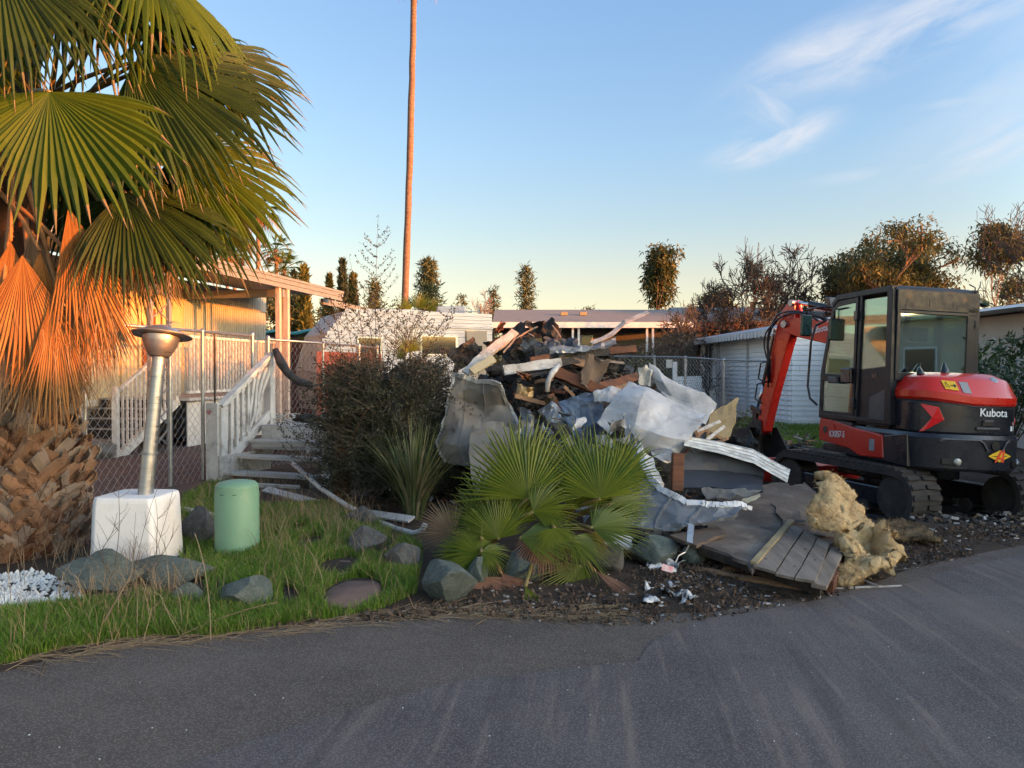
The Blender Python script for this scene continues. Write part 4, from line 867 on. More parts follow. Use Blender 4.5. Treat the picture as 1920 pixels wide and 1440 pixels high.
# end wall that shows right of the arm
for k in range(19):
    z = .05 + k * .142; a_ = SH(SL, 0, 0) ; b = MB(); b.prism([a_ + sdd * .0 + Vector((0, 0, z)), a_ + sdd * .04 + Vector((0, 0, z)), a_ + sdd * .02 + Vector((0, 0, z + .142))], -sn * 5.2); adopt(shed, b.build('siding_board', M['shed_white']))
for s_ in (2.22, 2.34, 5.34): b = MB(); b.box(SH(s_, .03, 1.4), (.07, .07, 2.75)); adopt(shed, b.build('corner_trim', M['white_fascia']))
b = MB(); b.box(SH(1.2, .0, 1.75), (.10, .95, 1.75), R(2)); w_ = b.build('window', M['white_fascia']); adopt(shed, w_)
for dy_ in (-.23, .23): b = MB(); b.box(SH(1.2 + dy_, .04, 1.75), (.03, .34, 1.6), R(2)); adopt(w_, b.build('pane', M['window_dark']))
M['awning_gray'] = mat('grey_metal_awning', (0.40, 0.42, 0.46), (0.3, 0.32, 0.36), scale=4, rough=0.5)
b = MB(); b.prism([SH(-1.0, .62, 2.78), SH(-1.0, .58, 2.72), SH(-1.0, -2.6, 3.28), SH(-1.0, -5.3, 2.8), SH(-1.0, -2.6, 3.34)], sdd * (SL + 1.3)); adopt(shed, b.build('roof', M['awning_gray'], fix=True))
nsc = 34
for k in range(nsc):
    s_ = -1.0 + (SL + 1.3) * (k + .5) / nsc; w2 = (SL + 1.3) / nsc * .46; b = MB(); poly = [SH(s_ + w2 * math.cos(t), .64, 2.63 + (.14 if math.sin(t) > 0 else 0) - (abs(math.sin(t)) * .07 if math.sin(t) < 0 else 0)) for t in (0.01, math.pi - .01, math.pi * 1.2, math.pi * 1.4, math.pi * 1.6, math.pi * 1.8)]
    b.prism(poly, sn * .02); adopt(shed, b.build('scallop', M['white_fascia'], fix=True))
for s_ in (-.75, -.6): b = MB(); b.box(SH(s_, .5, 1.35), (.05, .05, 2.7)); adopt(shed, b.build('awning_post', M['white_fascia']))
b = MB(); p0 = P(1267, 735, 22.6); p1 = P(1316, 735, 24.6)
L_ = (Vector((p1.x, p1.y, 0)) - Vector((p0.x, p0.y, 0))); lat = thing('white_lattice', 'white diamond lattice panel beside the white shed', 'lattice', (p0.x, p0.y, 0)); z0_, z1_ = .35, 1.42
for sg in (1, -1):
    k = -6
    while k < 18:
        t0 = k / 12; pts = []
        for f in (0, 1):
            u = t0 + (f if sg > 0 else 1 - f) * .55; pts.append((u, f))
        (u0, f0), (u1, f1) = pts
        def cl(u, f, ua, fa):
            return u, f
        lo_, hi_ = 0, 1
        # clip to the panel
        du = u1 - u0; ta, tb = 0.0, 1.0
        if abs(du) > 1e-6:
            a_, b_ = (0 - u0) / du, (1 - u0) / du; ta, tb = max(0, min(a_, b_)), min(1, max(a_, b_))
        if tb > ta:
            q0 = Vector((p0.x, p0.y, z0_)) + L_ * (u0 + du * ta) + Vector((0, 0, (z1_ - z0_) * (f0 + (f1 - f0) * ta))); q1 = Vector((p0.x, p0.y, z0_)) + L_ * (u0 + du * tb) + Vector((0, 0, (z1_ - z0_) * (f0 + (f1 - f0) * tb)))
            b = MB(); b.bar(q0, q1, .045, .01, up=(.3, -1, 0)); adopt(lat, b.build('slat', M['white_fascia']))
        k += 1
b = MB(); b.box(P(1265, 720, 22.5) * 1 + Vector((0, 0, -.3)), (.12, .12, 1.9)); adopt(lat, b.build('post', M['white_fascia']))

# teal roofed building with the red wall
M['teal'] = mat('teal_roof_cloth', (0.05, 0.26, 0.25), (0.03, 0.19, 0.19), rough=0.5)
M['red_wall'] = mat('rust_red_wall', (0.30, 0.085, 0.05), (0.2, 0.06, 0.04), rough=0.8)
M['gray_board'] = mat('blue_grey_board', (0.33, 0.36, 0.38), (0.24, 0.26, 0.28), rough=0.8, dirt=(0.12, 0.12, 0.11), dirt_amt=0.4)
tb = thing('low_building', 'low rust red building under a sagging teal roof left of the trailer', 'building', (-8, 24, 0))
pa, pb = P(440, 650, 25.0), P(690, 650, 23.0); b = MB(); b.prism([(pa.x, pa.y, 0), (pb.x, pb.y, 0), (pb.x, pb.y, 2.55), (pa.x, pa.y, 2.6)], (-.4, 3, 0)); adopt(tb, b.build('walls', M['red_wall'], fix=True))
b = MB(); rows = []
for j in range(5):
    rows.append([(pa.x + (pb.x - pa.x) * i / 20 - .1 * j, pa.y + (pb.y - pa.y) * i / 20 - .5 + j * .8, 2.78 + .12 * math.sin(j * .8) + .05 * math.sin(i * 1.1 + j) - (.12 if 13 < i else 0)) for i in range(21)])
b.grid(rows, .05); adopt(tb, b.build('roof', M['teal'], smooth=True))
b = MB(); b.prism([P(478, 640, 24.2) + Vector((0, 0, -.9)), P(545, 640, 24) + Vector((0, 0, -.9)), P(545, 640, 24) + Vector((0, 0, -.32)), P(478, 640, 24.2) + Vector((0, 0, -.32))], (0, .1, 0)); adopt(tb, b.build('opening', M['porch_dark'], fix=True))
for px0, px1, lab in ((590, 640, 'left'), ):
    a_, c_ = P(px0 - 6, 650, 19.8), P(px1, 650, 19.4); b = MB(); b.prism([(a_.x, a_.y, .2), (c_.x, c_.y, .2), (c_.x, c_.y, 2.3), (a_.x, a_.y, 2.33)], (0, .05, 0)); tag(b.build('gray_screen', M['gray_board'], fix=True), 'weathered blue grey board screen standing behind the wire gate', 'screen')
a_, c_ = P(640, 650, 20.5), P(860, 650, 20.0)
b = MB(); b.prism([(a_.x, a_.y - 2.6, .0), (a_.x + 1.5, a_.y - 2.6, 0), (a_.x + 1.5, a_.y - 2.6, 2.0), (a_.x, a_.y - 2.6, 2.05)], (0, .05, 0)); tag(b.build('red_screen', M['red_wall'], fix=True), 'rust red board screen between the gate and the trailer', 'screen')
pb_ = MB(); p = P(485, 600, 30); pb_.tube([(p.x, 30, 0), (p.x, 30, 3.5)], .03, 5); pb_.box((p.x, 30, 3.5), (.8, .1, .06)); tag(pb_.build('antenna_pole', M['white_fascia']), 'thin white pole rising above the teal roof', 'pole')

# house at the right edge
h3 = thing('mobile_home', 'beige sided house with a sunlit fascia at the right edge behind the shrub', 'house', (11, 15, 0))
M['beige_siding'] = mat('beige_siding', (0.46, 0.42, 0.38), (0.40, 0.365, 0.33), scale=2, rough=0.6)
xa = 9.9; b = MB(); b.box((xa + 3, 18.6, 1.37), (5.6, 7.2, 2.74)); adopt(h3, b.build('body', M['beige_siding']))
for k in range(16): b = MB(); z = .1 + k * .165; b.prism([(xa + .6, 14.99, z), (xa + .6, 14.955, z), (xa + .6, 14.985, z + .165)], (5.2, 0, 0)); adopt(h3, b.build('siding_board', M['beige_siding']))
b = MB(); b.box((xa + .35, 14.97, 1.37), (.34, .05, 2.72)); adopt(h3, b.build('corner_trim', M['white_fascia']))
b = MB(); b.prism([(xa - .55, 14.2, 2.78), (xa + 6.4, 14.2, 2.78), (xa + 6.4, 14.2, 3.05), (xa + 1.1, 14.2, 3.05)], (0, 8.6, 0)); adopt(h3, b.build('roof', M['white_fascia'], fix=True))
b = MB(); b.box((xa + 3.6, 14.17, 2.91), (5.2, .04, .27)); adopt(h3, b.build('fascia', M['white_fascia']))

# neighbours across and along the street (they stand between the low sun and this yard)
M['occ_wall'] = mat('tan_home_siding', (0.42, 0.38, 0.33), (0.36, 0.33, 0.29), rough=0.7)
spots = [(17.6, -15.5, 'tan mobile home across the street, farthest behind'), (17.2, -3.0, 'tan mobile home across the street, middle of the row'), (16.9, 3.4 + 5.6, 'tan mobile home across the street, nearest the excavator')]
for i, (x_, y_, lb_) in enumerate(spots):
    r_ = thing('mobile_home', lb_, 'mobile home', (x_, y_, 0), group='mobile homes across the street')
    b = MB(); b.box((x_ + 2.2, y_, 1.62), (4.4, 11.0, 3.24)); adopt(r_, b.build('body', M['occ_wall']))
    b = MB(); b.prism([(x_ - .3, y_ - 5.9, 3.2), (x_ + 4.7, y_ - 5.9, 3.2), (x_ + 4.7, y_ - 5.9, 3.3), (x_ + 2.2, y_ - 5.9, 3.6), (x_ - .3, y_ - 5.9, 3.3)], (0, 11.7, 0)); adopt(r_, b.build('roof', M['shingle'], fix=True))
    for yy in (-3.4, 0, 3.2):
        b = MB(); b.box((x_ - .02, y_ + yy, 1.9), (.05, 1.3, .9)); w_ = b.build('window', M['white_fascia']); adopt(r_, w_); b = MB(); b.box((x_ - .04, y_ + yy, 1.9), (.05, 1.15, .76)); adopt(w_, b.build('pane', M['window_dark']))

r_ = thing('occluder', 'added tall grey flat roofed garage behind the mobile home nearest the excavator', 'occluder', (24.5, 9, 0))  # unseen block added and sized to keep the low sun off the trailer
b = MB(); b.box((24.5, 9.0, 2.7), (5, 5.2, 5.4)); adopt(r_, b.build('body', M['gray_siding'])); b = MB(); b.box((24.5, 9.0, 5.46), (5.4, 5.6, .12)); adopt(r_, b.build('roof', M['shingle']))
# ------------------------------------------------------------------ palms
def frond_mesh(b, hub, a, n, L, nseg=44, span=R(290), split=0.55, droop=0.25, cup=0.15, wid=1.0, tip_droop=0.35, g_=rnd, tip_i=1, gather=0.0, asym=0.0, zmin=None):
    """one fan blade: pleated segments joined near the hub, free and drooping beyond. a: middle direction, n: leaf normal (upper side)"""
    hub = Vector(hub); a = Vector(a).normalized(); n = Vector(n); n = (n - a * n.dot(a)).normalized(); s = a.cross(n)
    dth = span / nseg; G_ = Vector((0, 0, -1))
    for k in range(nseg):
        th = -span / 2 + dth * (k + .5); f_ = abs(th) / (span / 2); thg = th * (1 - gather)
        d0 = (a * math.cos(thg) + s * math.sin(thg)).normalized()
        l = L * (1 - 0.30 * f_ ** 2) * g_.uniform(0.9, 1.06) * (1 + asym * math.sin(th))
        st = (0.0, 0.22, 0.42, split, split + (1 - split) * .35, split + (1 - split) * .65, split + (1 - split) * .85, 1.0); tipn = g_.choice((0, 1, 1, 2)); dr = droop * g_.uniform(.7, 1.3); td = tip_droop * g_.uniform(.2, 1.7)
        lat = g_.uniform(-.05, .05); vs = []; b.cur = 0; kink = g_.uniform(.76, .92)
        half = math.tan(min(dth * (1 - gather) / 2, .5)) if gather < .9 else .03
        for i, r in enumerate(st):
            p = hub + d0 * (l * r) - n * (cup * l * r * r) + G_ * (l * dr * max(0, r - .15) ** 2)
            if r > kink: p += G_ * (l * td * (r - kink)) + s * lat * l * (r - kink) * 4
            if r > split: p += s * lat * l * (r - split)
            if zmin is not None and p.z < zmin: p.z = zmin + g_.uniform(0, .012)
            w = half * l * min(r, split) * wid
            if r > split: w *= max(0.05, (1 - (r - split) / (1 - split)) ** 0.75) * 0.92
            t = s * math.cos(thg) - a * math.sin(thg); fold = 0.85 * w
            vs += [p - t * w - n * 0, p + n * fold * (1 if k % 1 == 0 else -1), p + t * w]
        m = len(st); fs = []; base = len(b.v); b.v += [tuple(q) for q in vs]; rr = g_.random(); b.r += [rr] * len(vs)
        for i in range(m - 1):
            for j in range(2):
                o = i * 3 + j; b.f.append([base + o, base + o + 1, base + o + 4, base + o + 3]); b.m.append(tip_i if i >= m - 1 - tipn else 0)
    return b
def petiole(b, p0, hub, r0, r1, sag=0.0, hooks=True):
    p0, hub = Vector(p0), Vector(hub); pts = [p0.lerp(hub, t) + Vector((0, 0, sag * math.sin(math.pi * t))) for t in np.linspace(0, 1, 9)]
    rr = [r0 + (r1 - r0) * t for t in np.linspace(0, 1, 9)]; b.tube(pts, rr, 6)
    if hooks:
        for i in range(34):
            t = i / 34; q = pts[int(t * 8)].lerp(pts[int(t * 8) + 1], t * 8 - int(t * 8)); sx = 1 if i % 2 else -1
            d = (hub - p0).normalized(); u, w = ortho(d); b.add([q + u * sx * r1, q + u * sx * (r1 + .012) + d * .006, q + u * sx * r1 + d * .012], [(0, 1, 2)])
def blend(a, c, t): return Vector(a) * (1 - t) + Vector(c) * t
PB = Vector((-4.30, 6.70, 0))            # big palm's foot
palm = thing('fan_palm', 'big fan palm with an orange dead skirt and woven trunk at the left edge', 'palm tree', PB)
b = MB(); b.lathe([(.47, -.05), (.49, .2), (.47, .6), (.41, 1.0), (.34, 1.25), (.27, 1.5), (.24, 2.0), (.22, 3.0), (.24, 3.6), (.16, 4.2), (.03, 4.35)], 28, PB)
o = b.build('trunk', M['fiber'], smooth=True); adopt(palm, o)
# woody leaf bases
def boot_mesh(seed, m):
    g_ = random.Random(seed); b = MB(); L = .42; rows = []
    for i in range(7):
        t = i / 6; w = .060 * (1 - .30 * t) + .012 * math.sin(t * 5 + seed); row = []
        for j in range(6):
            u = j / 5 * 2 - 1; x = u * w + .03 * t * math.sin(seed); z = L * t + (g_.uniform(-.02, .02) if i == 6 else 0); y = .02 - .022 * u * u * (1 - .3 * t) + .05 * t * t + g_.uniform(-.003, .003)
            row.append((x, y, z))
        rows.append(row)
    b.grid(rows, .012); o = b.build('leaf_base', m, smooth=True, angle=50, fix=True); me = o.data; bpy.data.objects.remove(o); return me
boots = [boot_mesh(s, M['boot'] if s % 3 else M['boot_gray']) for s in range(6)]
g4 = random.Random(12); nb = 0
for ring_i in range(17):
    z = -.04 + ring_i * .080; rr = .455 + .05 * math.sin(z * 2.4) - .13 * max(0, z - .75) / .5
    for k in range(20):
        th = 2 * math.pi * (k + .5 * (ring_i % 2)) / 20 + g4.uniform(-.07, .07)
        # only build the ones that can be seen from the street side
        if math.sin(th) > .62: continue
        out_ = Vector((math.cos(th), math.sin(th), 0)); tan = Vector((-math.sin(th), math.cos(th), 0)); side = 1 if (ring_i % 2) else -1
        zax = (Vector((0, 0, 1)) * g4.uniform(.55, .8) + out_ * g4.uniform(.14, .34) + tan * side * g4.uniform(.45, .72)).normalized()
        yax = (out_ - zax * out_.dot(zax)).normalized(); xax = yax.cross(zax)
        Mx = Matrix((xax, yax, zax)).transposed().to_4x4(); Mx.translation = PB + out_ * (rr - .03) + Vector((0, 0, z)) - zax * .14
        o = bpy.data.objects.new('leaf_base', boots[g4.randrange(6)]); COL.objects.link(o); o.parent = palm; o.matrix_local = Matrix.Translation(-PB) @ Mx @ Matrix.Diagonal((g4.uniform(.75, 1.15), 1, g4.uniform(.62, .95), 1)); nb += 1
# fibres between the stubs
b = MB()
for i in range(700):
    th = g4.uniform(-math.pi, .3); z = g4.uniform(0, 1.5); r_ = .5 - .13 * max(0, z - .75) / .5 + .03; c = PB + Vector((math.cos(th) * r_, math.sin(th) * r_, z)); t_ = Vector((-math.sin(th), math.cos(th), 0)) * g4.uniform(-.14, .14)
    b.tube([c, c + t_ * .5 + Vector((math.cos(th) * .05, math.sin(th) * .05, g4.uniform(-.05, .08))), c + t_ + Vector((math.cos(th) * .03, math.sin(th) * .03, g4.uniform(-.15, .1)))], [.003, .003, .0015], 3, caps=False)
o = b.build('fibre', M['fiber']); o['kind'] = 'stuff'; adopt(palm, o)

CT = PB + Vector((.12, 0, 3.55))
def leaf(par, hub, end, nrm, L, m, origin=None, pm='petiole', **kw):
    """hub and end given as points; the blade's middle ray runs hub->end"""
    hub, end = Vector(hub), Vector(end); b = MB(); frond_mesh(b, hub, end - hub, nrm, L, **kw)
    o = b.build('frond', [M[m], M['young_tip'] if m == 'frond_young' else M['frond_tip'] if m in ('frond', 'frond_dark') else M[m]]); adopt(par, o)
    if origin is not None:
        b = MB(); petiole(b, origin, hub, .026, .013, .06); q = b.build('leaf_stalk', M[pm], smooth=True); adopt(o, q)
    return o
tocam = Vector((0.5, -1, 0.1))
# (hub px,py,Y) (end px,py,Y) normal, length, kind
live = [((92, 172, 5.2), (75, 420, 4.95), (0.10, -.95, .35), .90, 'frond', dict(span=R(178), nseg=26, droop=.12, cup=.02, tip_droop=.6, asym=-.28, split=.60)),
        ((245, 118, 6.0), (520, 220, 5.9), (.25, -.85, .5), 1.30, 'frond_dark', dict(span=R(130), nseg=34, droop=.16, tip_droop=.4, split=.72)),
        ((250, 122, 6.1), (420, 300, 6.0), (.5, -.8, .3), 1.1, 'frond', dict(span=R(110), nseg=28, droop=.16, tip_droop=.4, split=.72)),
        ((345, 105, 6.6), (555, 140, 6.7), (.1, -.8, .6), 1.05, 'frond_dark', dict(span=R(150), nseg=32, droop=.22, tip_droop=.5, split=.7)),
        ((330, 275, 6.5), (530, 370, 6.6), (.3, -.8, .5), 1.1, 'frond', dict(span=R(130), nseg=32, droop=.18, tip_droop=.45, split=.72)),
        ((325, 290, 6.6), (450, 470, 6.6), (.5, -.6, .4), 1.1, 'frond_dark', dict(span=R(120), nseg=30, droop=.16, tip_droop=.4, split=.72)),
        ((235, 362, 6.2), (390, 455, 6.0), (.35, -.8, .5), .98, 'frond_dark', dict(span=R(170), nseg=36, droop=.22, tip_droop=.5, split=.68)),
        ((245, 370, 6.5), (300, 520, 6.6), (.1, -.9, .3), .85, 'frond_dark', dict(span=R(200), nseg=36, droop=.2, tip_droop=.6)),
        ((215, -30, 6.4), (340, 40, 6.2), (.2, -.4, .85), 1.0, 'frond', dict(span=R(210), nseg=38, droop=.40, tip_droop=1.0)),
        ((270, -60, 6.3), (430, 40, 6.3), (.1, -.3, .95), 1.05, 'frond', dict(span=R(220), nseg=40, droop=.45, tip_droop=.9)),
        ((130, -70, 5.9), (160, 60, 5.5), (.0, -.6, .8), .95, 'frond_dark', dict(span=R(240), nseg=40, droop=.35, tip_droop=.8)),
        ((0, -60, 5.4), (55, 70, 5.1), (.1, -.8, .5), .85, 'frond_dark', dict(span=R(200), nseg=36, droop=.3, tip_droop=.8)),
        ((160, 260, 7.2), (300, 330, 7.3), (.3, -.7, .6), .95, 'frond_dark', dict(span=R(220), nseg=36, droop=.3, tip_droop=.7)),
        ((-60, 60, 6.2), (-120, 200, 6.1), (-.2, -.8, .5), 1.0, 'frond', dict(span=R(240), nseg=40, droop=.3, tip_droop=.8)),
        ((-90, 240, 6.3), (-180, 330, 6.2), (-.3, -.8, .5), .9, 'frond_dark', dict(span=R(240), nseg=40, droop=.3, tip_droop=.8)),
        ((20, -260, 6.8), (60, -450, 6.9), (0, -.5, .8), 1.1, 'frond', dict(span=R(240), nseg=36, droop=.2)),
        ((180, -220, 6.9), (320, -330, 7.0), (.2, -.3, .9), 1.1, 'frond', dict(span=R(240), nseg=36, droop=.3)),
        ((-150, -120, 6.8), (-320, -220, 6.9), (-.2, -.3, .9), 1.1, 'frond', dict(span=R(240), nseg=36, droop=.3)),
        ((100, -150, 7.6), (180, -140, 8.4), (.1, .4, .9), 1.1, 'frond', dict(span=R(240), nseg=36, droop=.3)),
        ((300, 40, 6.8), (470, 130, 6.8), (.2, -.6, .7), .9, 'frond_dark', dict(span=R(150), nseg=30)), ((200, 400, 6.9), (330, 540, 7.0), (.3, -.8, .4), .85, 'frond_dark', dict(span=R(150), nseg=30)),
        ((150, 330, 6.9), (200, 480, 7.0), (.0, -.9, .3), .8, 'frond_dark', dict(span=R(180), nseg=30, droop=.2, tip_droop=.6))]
for i, (h, e, nv, L, m, kw) in enumerate(live):
    kw.setdefault('g_', random.Random(100 + i)); kw['wid'] = 1.2; kw['nseg'] = int(kw.get('nseg', 34) * 1.35); kw['split'] = max(.66, kw.get('split', .6)); kw['tip_droop'] = kw.get('tip_droop', .4) * .75; org = CT + Vector((rnd.uniform(-.08, .12), rnd.uniform(-.1, .1), rnd.uniform(-.35, .35)))
    leaf(palm, P(*h), P(*e), nv, L, m, origin=org, **kw)
dead = [((20, 452, 6.2), (10, 640, 6.1), .95, 'frond_dead', R(50)), ((75, 470, 6.1), (70, 660, 6.0), 1.0, 'frond_dead', R(40)), ((165, 520, 6.2), (178, 700, 6.1), .85, 'frond_dead', R(36)), ((60, 600, 6.0), (56, 770, 5.95), .72, 'frond_dead', R(46)), ((0, 620, 6.0), (-8, 780, 6.0), .7, 'frond_dead2', R(56)), ((130, 640, 6.05), (140, 790, 6.0), .6, 'frond_dead2', R(44)),
        ((42, 478, 5.95), (44, 690, 5.95), 1.02, 'frond_dead', R(66)), ((128, 388, 6.0), (190, 650, 5.98), 1.30, 'frond_dead', R(42)), ((100, 545, 5.98), (112, 800, 5.95), 1.15, 'frond_dead', R(36)),
        ((-30, 470, 6.1), (-60, 700, 6.1), 1.0, 'frond_dead', R(60)), ((60, 430, 6.25), (90, 660, 6.2), 1.1, 'frond_dead2', R(44)), ((165, 460, 6.3), (200, 660, 6.3), 1.0, 'frond_dead2', R(40)),
        ((15, 560, 6.1), (10, 740, 6.1), .8, 'frond_dead2', R(90)), ((150, 500, 6.15), (150, 720, 6.1), 1.05, 'frond_dead2', R(36)), ((80, 640, 6.1), (84, 780, 6.05), .7, 'frond_dead2', R(80)), ((190, 540, 6.5), (215, 700, 6.5), .7, 'frond_dead2', R(44))]
for i, (h, e, L, m, sp) in enumerate(dead):
    leaf(palm, P(*h), P(*e), (.2 + .1 * (i % 3), -1, .05), L, m, origin=CT + Vector((rnd.uniform(-.2, .25), -.2, -.3 - .1 * (i % 4))) if i < 6 else None, pm='petiole_dead', span=sp, nseg=30 if i < 3 else 24, droop=.0, cup=.04 if i % 2 else -.05, tip_droop=.15, split=.58, wid=1.35, g_=random.Random(300 + i))
# drooping brown fruit stalks and threads
b = MB()
for i in range(420):
    c = P(rnd.uniform(215, 330), rnd.uniform(470, 520), rnd.uniform(6.2, 6.8)) if i < 160 else P(rnd.uniform(-20, 215), rnd.uniform(560, 720), rnd.uniform(5.9, 6.2))
    l = rnd.uniform(.15, .42); d = Vector((rnd.uniform(-.25, .25), rnd.uniform(-.2, .2), -1)); b.tube([c, c + d * l * .5 + Vector((rnd.uniform(-.03, .03), 0, 0)), c + d * l], [.0028, .0022, .001], 3, caps=False)
o = b.build('hanging_thread', M['frond_dead2']); o['kind'] = 'stuff'; adopt(palm, o)

# young palms in the middle
def young(label, foot, leaves_, trunk_h=.25):
    root = thing('young_fan_palm', label, 'palm', foot); foot = Vector(foot)
    b = MB(); b.tube([foot, foot + Vector((0, 0, trunk_h * .6)), foot + Vector((0, 0, trunk_h))], [.12, .09, .05], 10); adopt(root, b.build('trunk', M['fiber'], smooth=True))
    for i, (h, e, nv, L, m, sp, kw) in enumerate(leaves_):
        k = dict(span=R(sp), nseg=max(18, int(sp / 4.6)), droop=.05, cup=.10, tip_droop=.05, split=.5, wid=1.1, g_=random.Random(500 + i + int(foot.x * 50))); k.update(kw)
        leaf(root, P(*h), P(*e), nv, L, m, origin=foot + Vector((rnd.uniform(-.04, .04), rnd.uniform(-.04, .04), trunk_h * .6)), pm='petiole' if 'young' in m else 'petiole_dead', **k)
    return root
F1 = GD(905, 1092, .30); F2 = GD(1020, 1075, .45); F3 = G(1065, 1050) + Vector((0, .7, 0))
young('young fan palm with a brown dead fan spread on the road edge', F1,
      [((990, 935, 5.9), (960, 830, 6.05), (-.15, -.75, .65), .68, 'frond_young', 150, dict(asym=-.1)),
       ((925, 1000, 6.0), (870, 935, 6.1), (-.25, -.8, .55), .42, 'frond_young', 200, {}),
       ((900, 1040, 5.7), (850, 1010, 5.75), (-.05, -.85, .5), .34, 'frond_young', 190, dict(droop=.25)),
       ((975, 905, 6.2), (1010, 800, 6.3), (.0, -.8, .5), .62, 'frond_young', 120, {}), ((950, 960, 6.1), (885, 870, 6.2), (-.3, -.8, .4), .52, 'frond_young', 140, {}), ((1000, 960, 5.8), (1050, 930, 5.8), (.2, -.7, .6), .38, 'frond_young', 160, dict(droop=.2)), ((935, 1010, 5.75), (925, 940, 5.8), (-.1, -.9, .3), .34, 'frond_young', 170, {}),
       ((868, 1038, 5.8), (820, 1035, 5.8), (-.1, -.8, .6), .24, 'frond_young', 150, {}),
       ((903, 1035, 5.65), (960, 1045, 5.55), (.1, -.7, .7), .24, 'frond_young', 150, dict(droop=.3)),
       ((903, 1010, 5.7), (903, 975, 5.75), (0, -1, .1), .13, 'frond_young', 30, dict(gather=.6, nseg=8)),
       ((960, 985, 5.9), (990, 900, 6.0), (.1, -.9, .3), .40, 'frond_young', 120, {}),
       ((905, 1082, 5.55), (935, 1150, 5.4), (.05, -.95, .25), .38, 'frond_brown', 132, dict(nseg=34, droop=.02, split=.35, tip_droop=.1, zmin=.012)),
       ((940, 1075, 5.6), (1000, 1135, 5.5), (.2, -.9, .4), .42, 'frond_brown', 60, dict(nseg=20, droop=.02, split=.35, zmin=.012)),
       ((930, 1000, 6.5), (880, 900, 6.6), (-.3, -.8, .4), .55, 'frond_young', 150, {}),
       ((850, 1000, 6.3), (800, 960, 6.3), (-.3, -.8, .5), .34, 'frond_dead2', 150, {})], .2)
young('young fan palm spreading its fans before the white sheet metal', F2,
      [((1125, 935, 5.95), (1120, 850, 6.05), (.05, -.72, .7), .62, 'frond_young', 165, {}),
       ((1075, 950, 6.1), (1090, 870, 6.2), (0, -.85, .45), .48, 'frond_young', 150, {}), ((1130, 960, 6.2), (1190, 890, 6.3), (.3, -.75, .5), .50, 'frond_young', 140, {}), ((1070, 1010, 5.7), (1140, 1040, 5.6), (.2, -.6, .75), .36, 'frond_young', 130, dict(droop=.25)),
       ((1095, 915, 6.4), (1050, 800, 6.5), (-.05, -.8, .5), .62, 'frond_young', 130, {}),
       ((1150, 900, 6.3), (1200, 830, 6.4), (.25, -.8, .5), .50, 'frond_young', 150, {}),
       ((1110, 990, 5.75), (1200, 960, 5.8), (.1, -.45, .88), .48, 'frond_young', 150, dict(droop=.12)),
       ((1145, 945, 6.1), (1220, 925, 6.15), (.1, -.5, .85), .40, 'frond_young', 110, dict(droop=.12)),
       ((975, 1010, 5.7), (1080, 990, 5.6), (.1, -.5, .85), .50, 'frond_young', 110, dict(droop=.15)),
       ((1040, 990, 5.6), (1050, 1060, 5.5), (.15, -.7, .7), .26, 'frond_young', 170, dict(droop=.2)),
       ((1010, 930, 6.5), (1000, 840, 6.6), (0, -.9, .3), .58, 'frond_young', 130, {}),
       ((1110, 1000, 5.9), (1130, 1050, 5.85), (.3, -.8, .5), .22, 'frond_yellow', 220, dict(split=.4)),
       ((1020, 990, 5.75), (1035, 1070, 5.65), (.2, -.9, .3), .36, 'frond_brown', 150, dict(nseg=34, droop=.05, split=.62)),
       ((1095, 1060, 5.8), (1040, 1130, 5.4), (.1, -.7, .7), .48, 'frond_young', 120, dict(nseg=28, droop=.05, split=.4, zmin=.012, asym=.1)),
       ((985, 1100, 5.35), (1010, 1150, 5.25), (.1, -.8, .6), .24, 'frond_young', 60, dict(nseg=12, split=.4, zmin=.012)),
       ((1115, 1070, 5.6), (1200, 1120, 5.3), (.2, -.6, .7), .42, 'frond_brown', 42, dict(nseg=14, gather=.3, split=.4, zmin=.012))], .3)
F4 = Vector((P(760, 700, 9.6).x, 9.6, 0))
young('small fan palm top sticking out of the dark bush', F4, [((770, 660, 9.5), (765, 600, 9.5), (.1, -.9, .4), .42, 'frond_young', 170, dict(nseg=26, split=.3)), ((760, 672, 9.4), (720, 620, 9.4), (-.2, -.9, .3), .34, 'frond_young', 120, dict(nseg=18, split=.3)), ((775, 675, 9.5), (800, 740, 9.5), (0, -1, .2), .36, 'frond_brown', 150, dict(nseg=20, split=.3))], 1.3)
F5 = Vector((P(640, 720, 8.9).x, 8.9, 0))
young('green palm fans leaning from the left side of the dark bush', F5, [((650, 720, 9.0), (600, 700, 9.0), (-.1, -.8, .6), .42, 'frond_young', 90, dict(nseg=20, split=.3)), ((690, 765, 8.7), (610, 765, 8.7), (-.1, -.6, .8), .55, 'frond_dark', 60, dict(nseg=18, split=.3))], .8)
F6 = Vector((P(512, 700, 14).x, 14, 0))

# strap leaved plant
def tuft(name, label, cat, foot, n, H_, spread, m, w=.012, seed=0):
    g_ = random.Random(seed); b = MB(); foot = Vector(foot)
    for i in range(n):
        a = g_.uniform(0, 6.28); q = g_.random() ** .7; l = H_ * g_.uniform(.6, 1.1); d = Vector((math.cos(a), math.sin(a), 0)); sdv = Vector((-d.y, d.x, 0)); p0 = foot + d * .10 * g_.random() * spread
        pts = [p0 + d * (spread * q * l * t ** 1.5 * .75) + Vector((0, 0, l * (t - .28 * q * t * t))) for t in (0, .3, .6, .85, 1)]; ws = [w, w * 1.1, w * .8, w * .45, w * .08]; vs = []
        for p, ww in zip(pts, ws): vs += [p - sdv * ww / 2, p + sdv * ww / 2]
        b.add(vs, [(2 * k, 2 * k + 1, 2 * k + 3, 2 * k + 2) for k in range(4)], g_.random())
    o = b.build(name, M[m]); tag(o, label, cat); return o
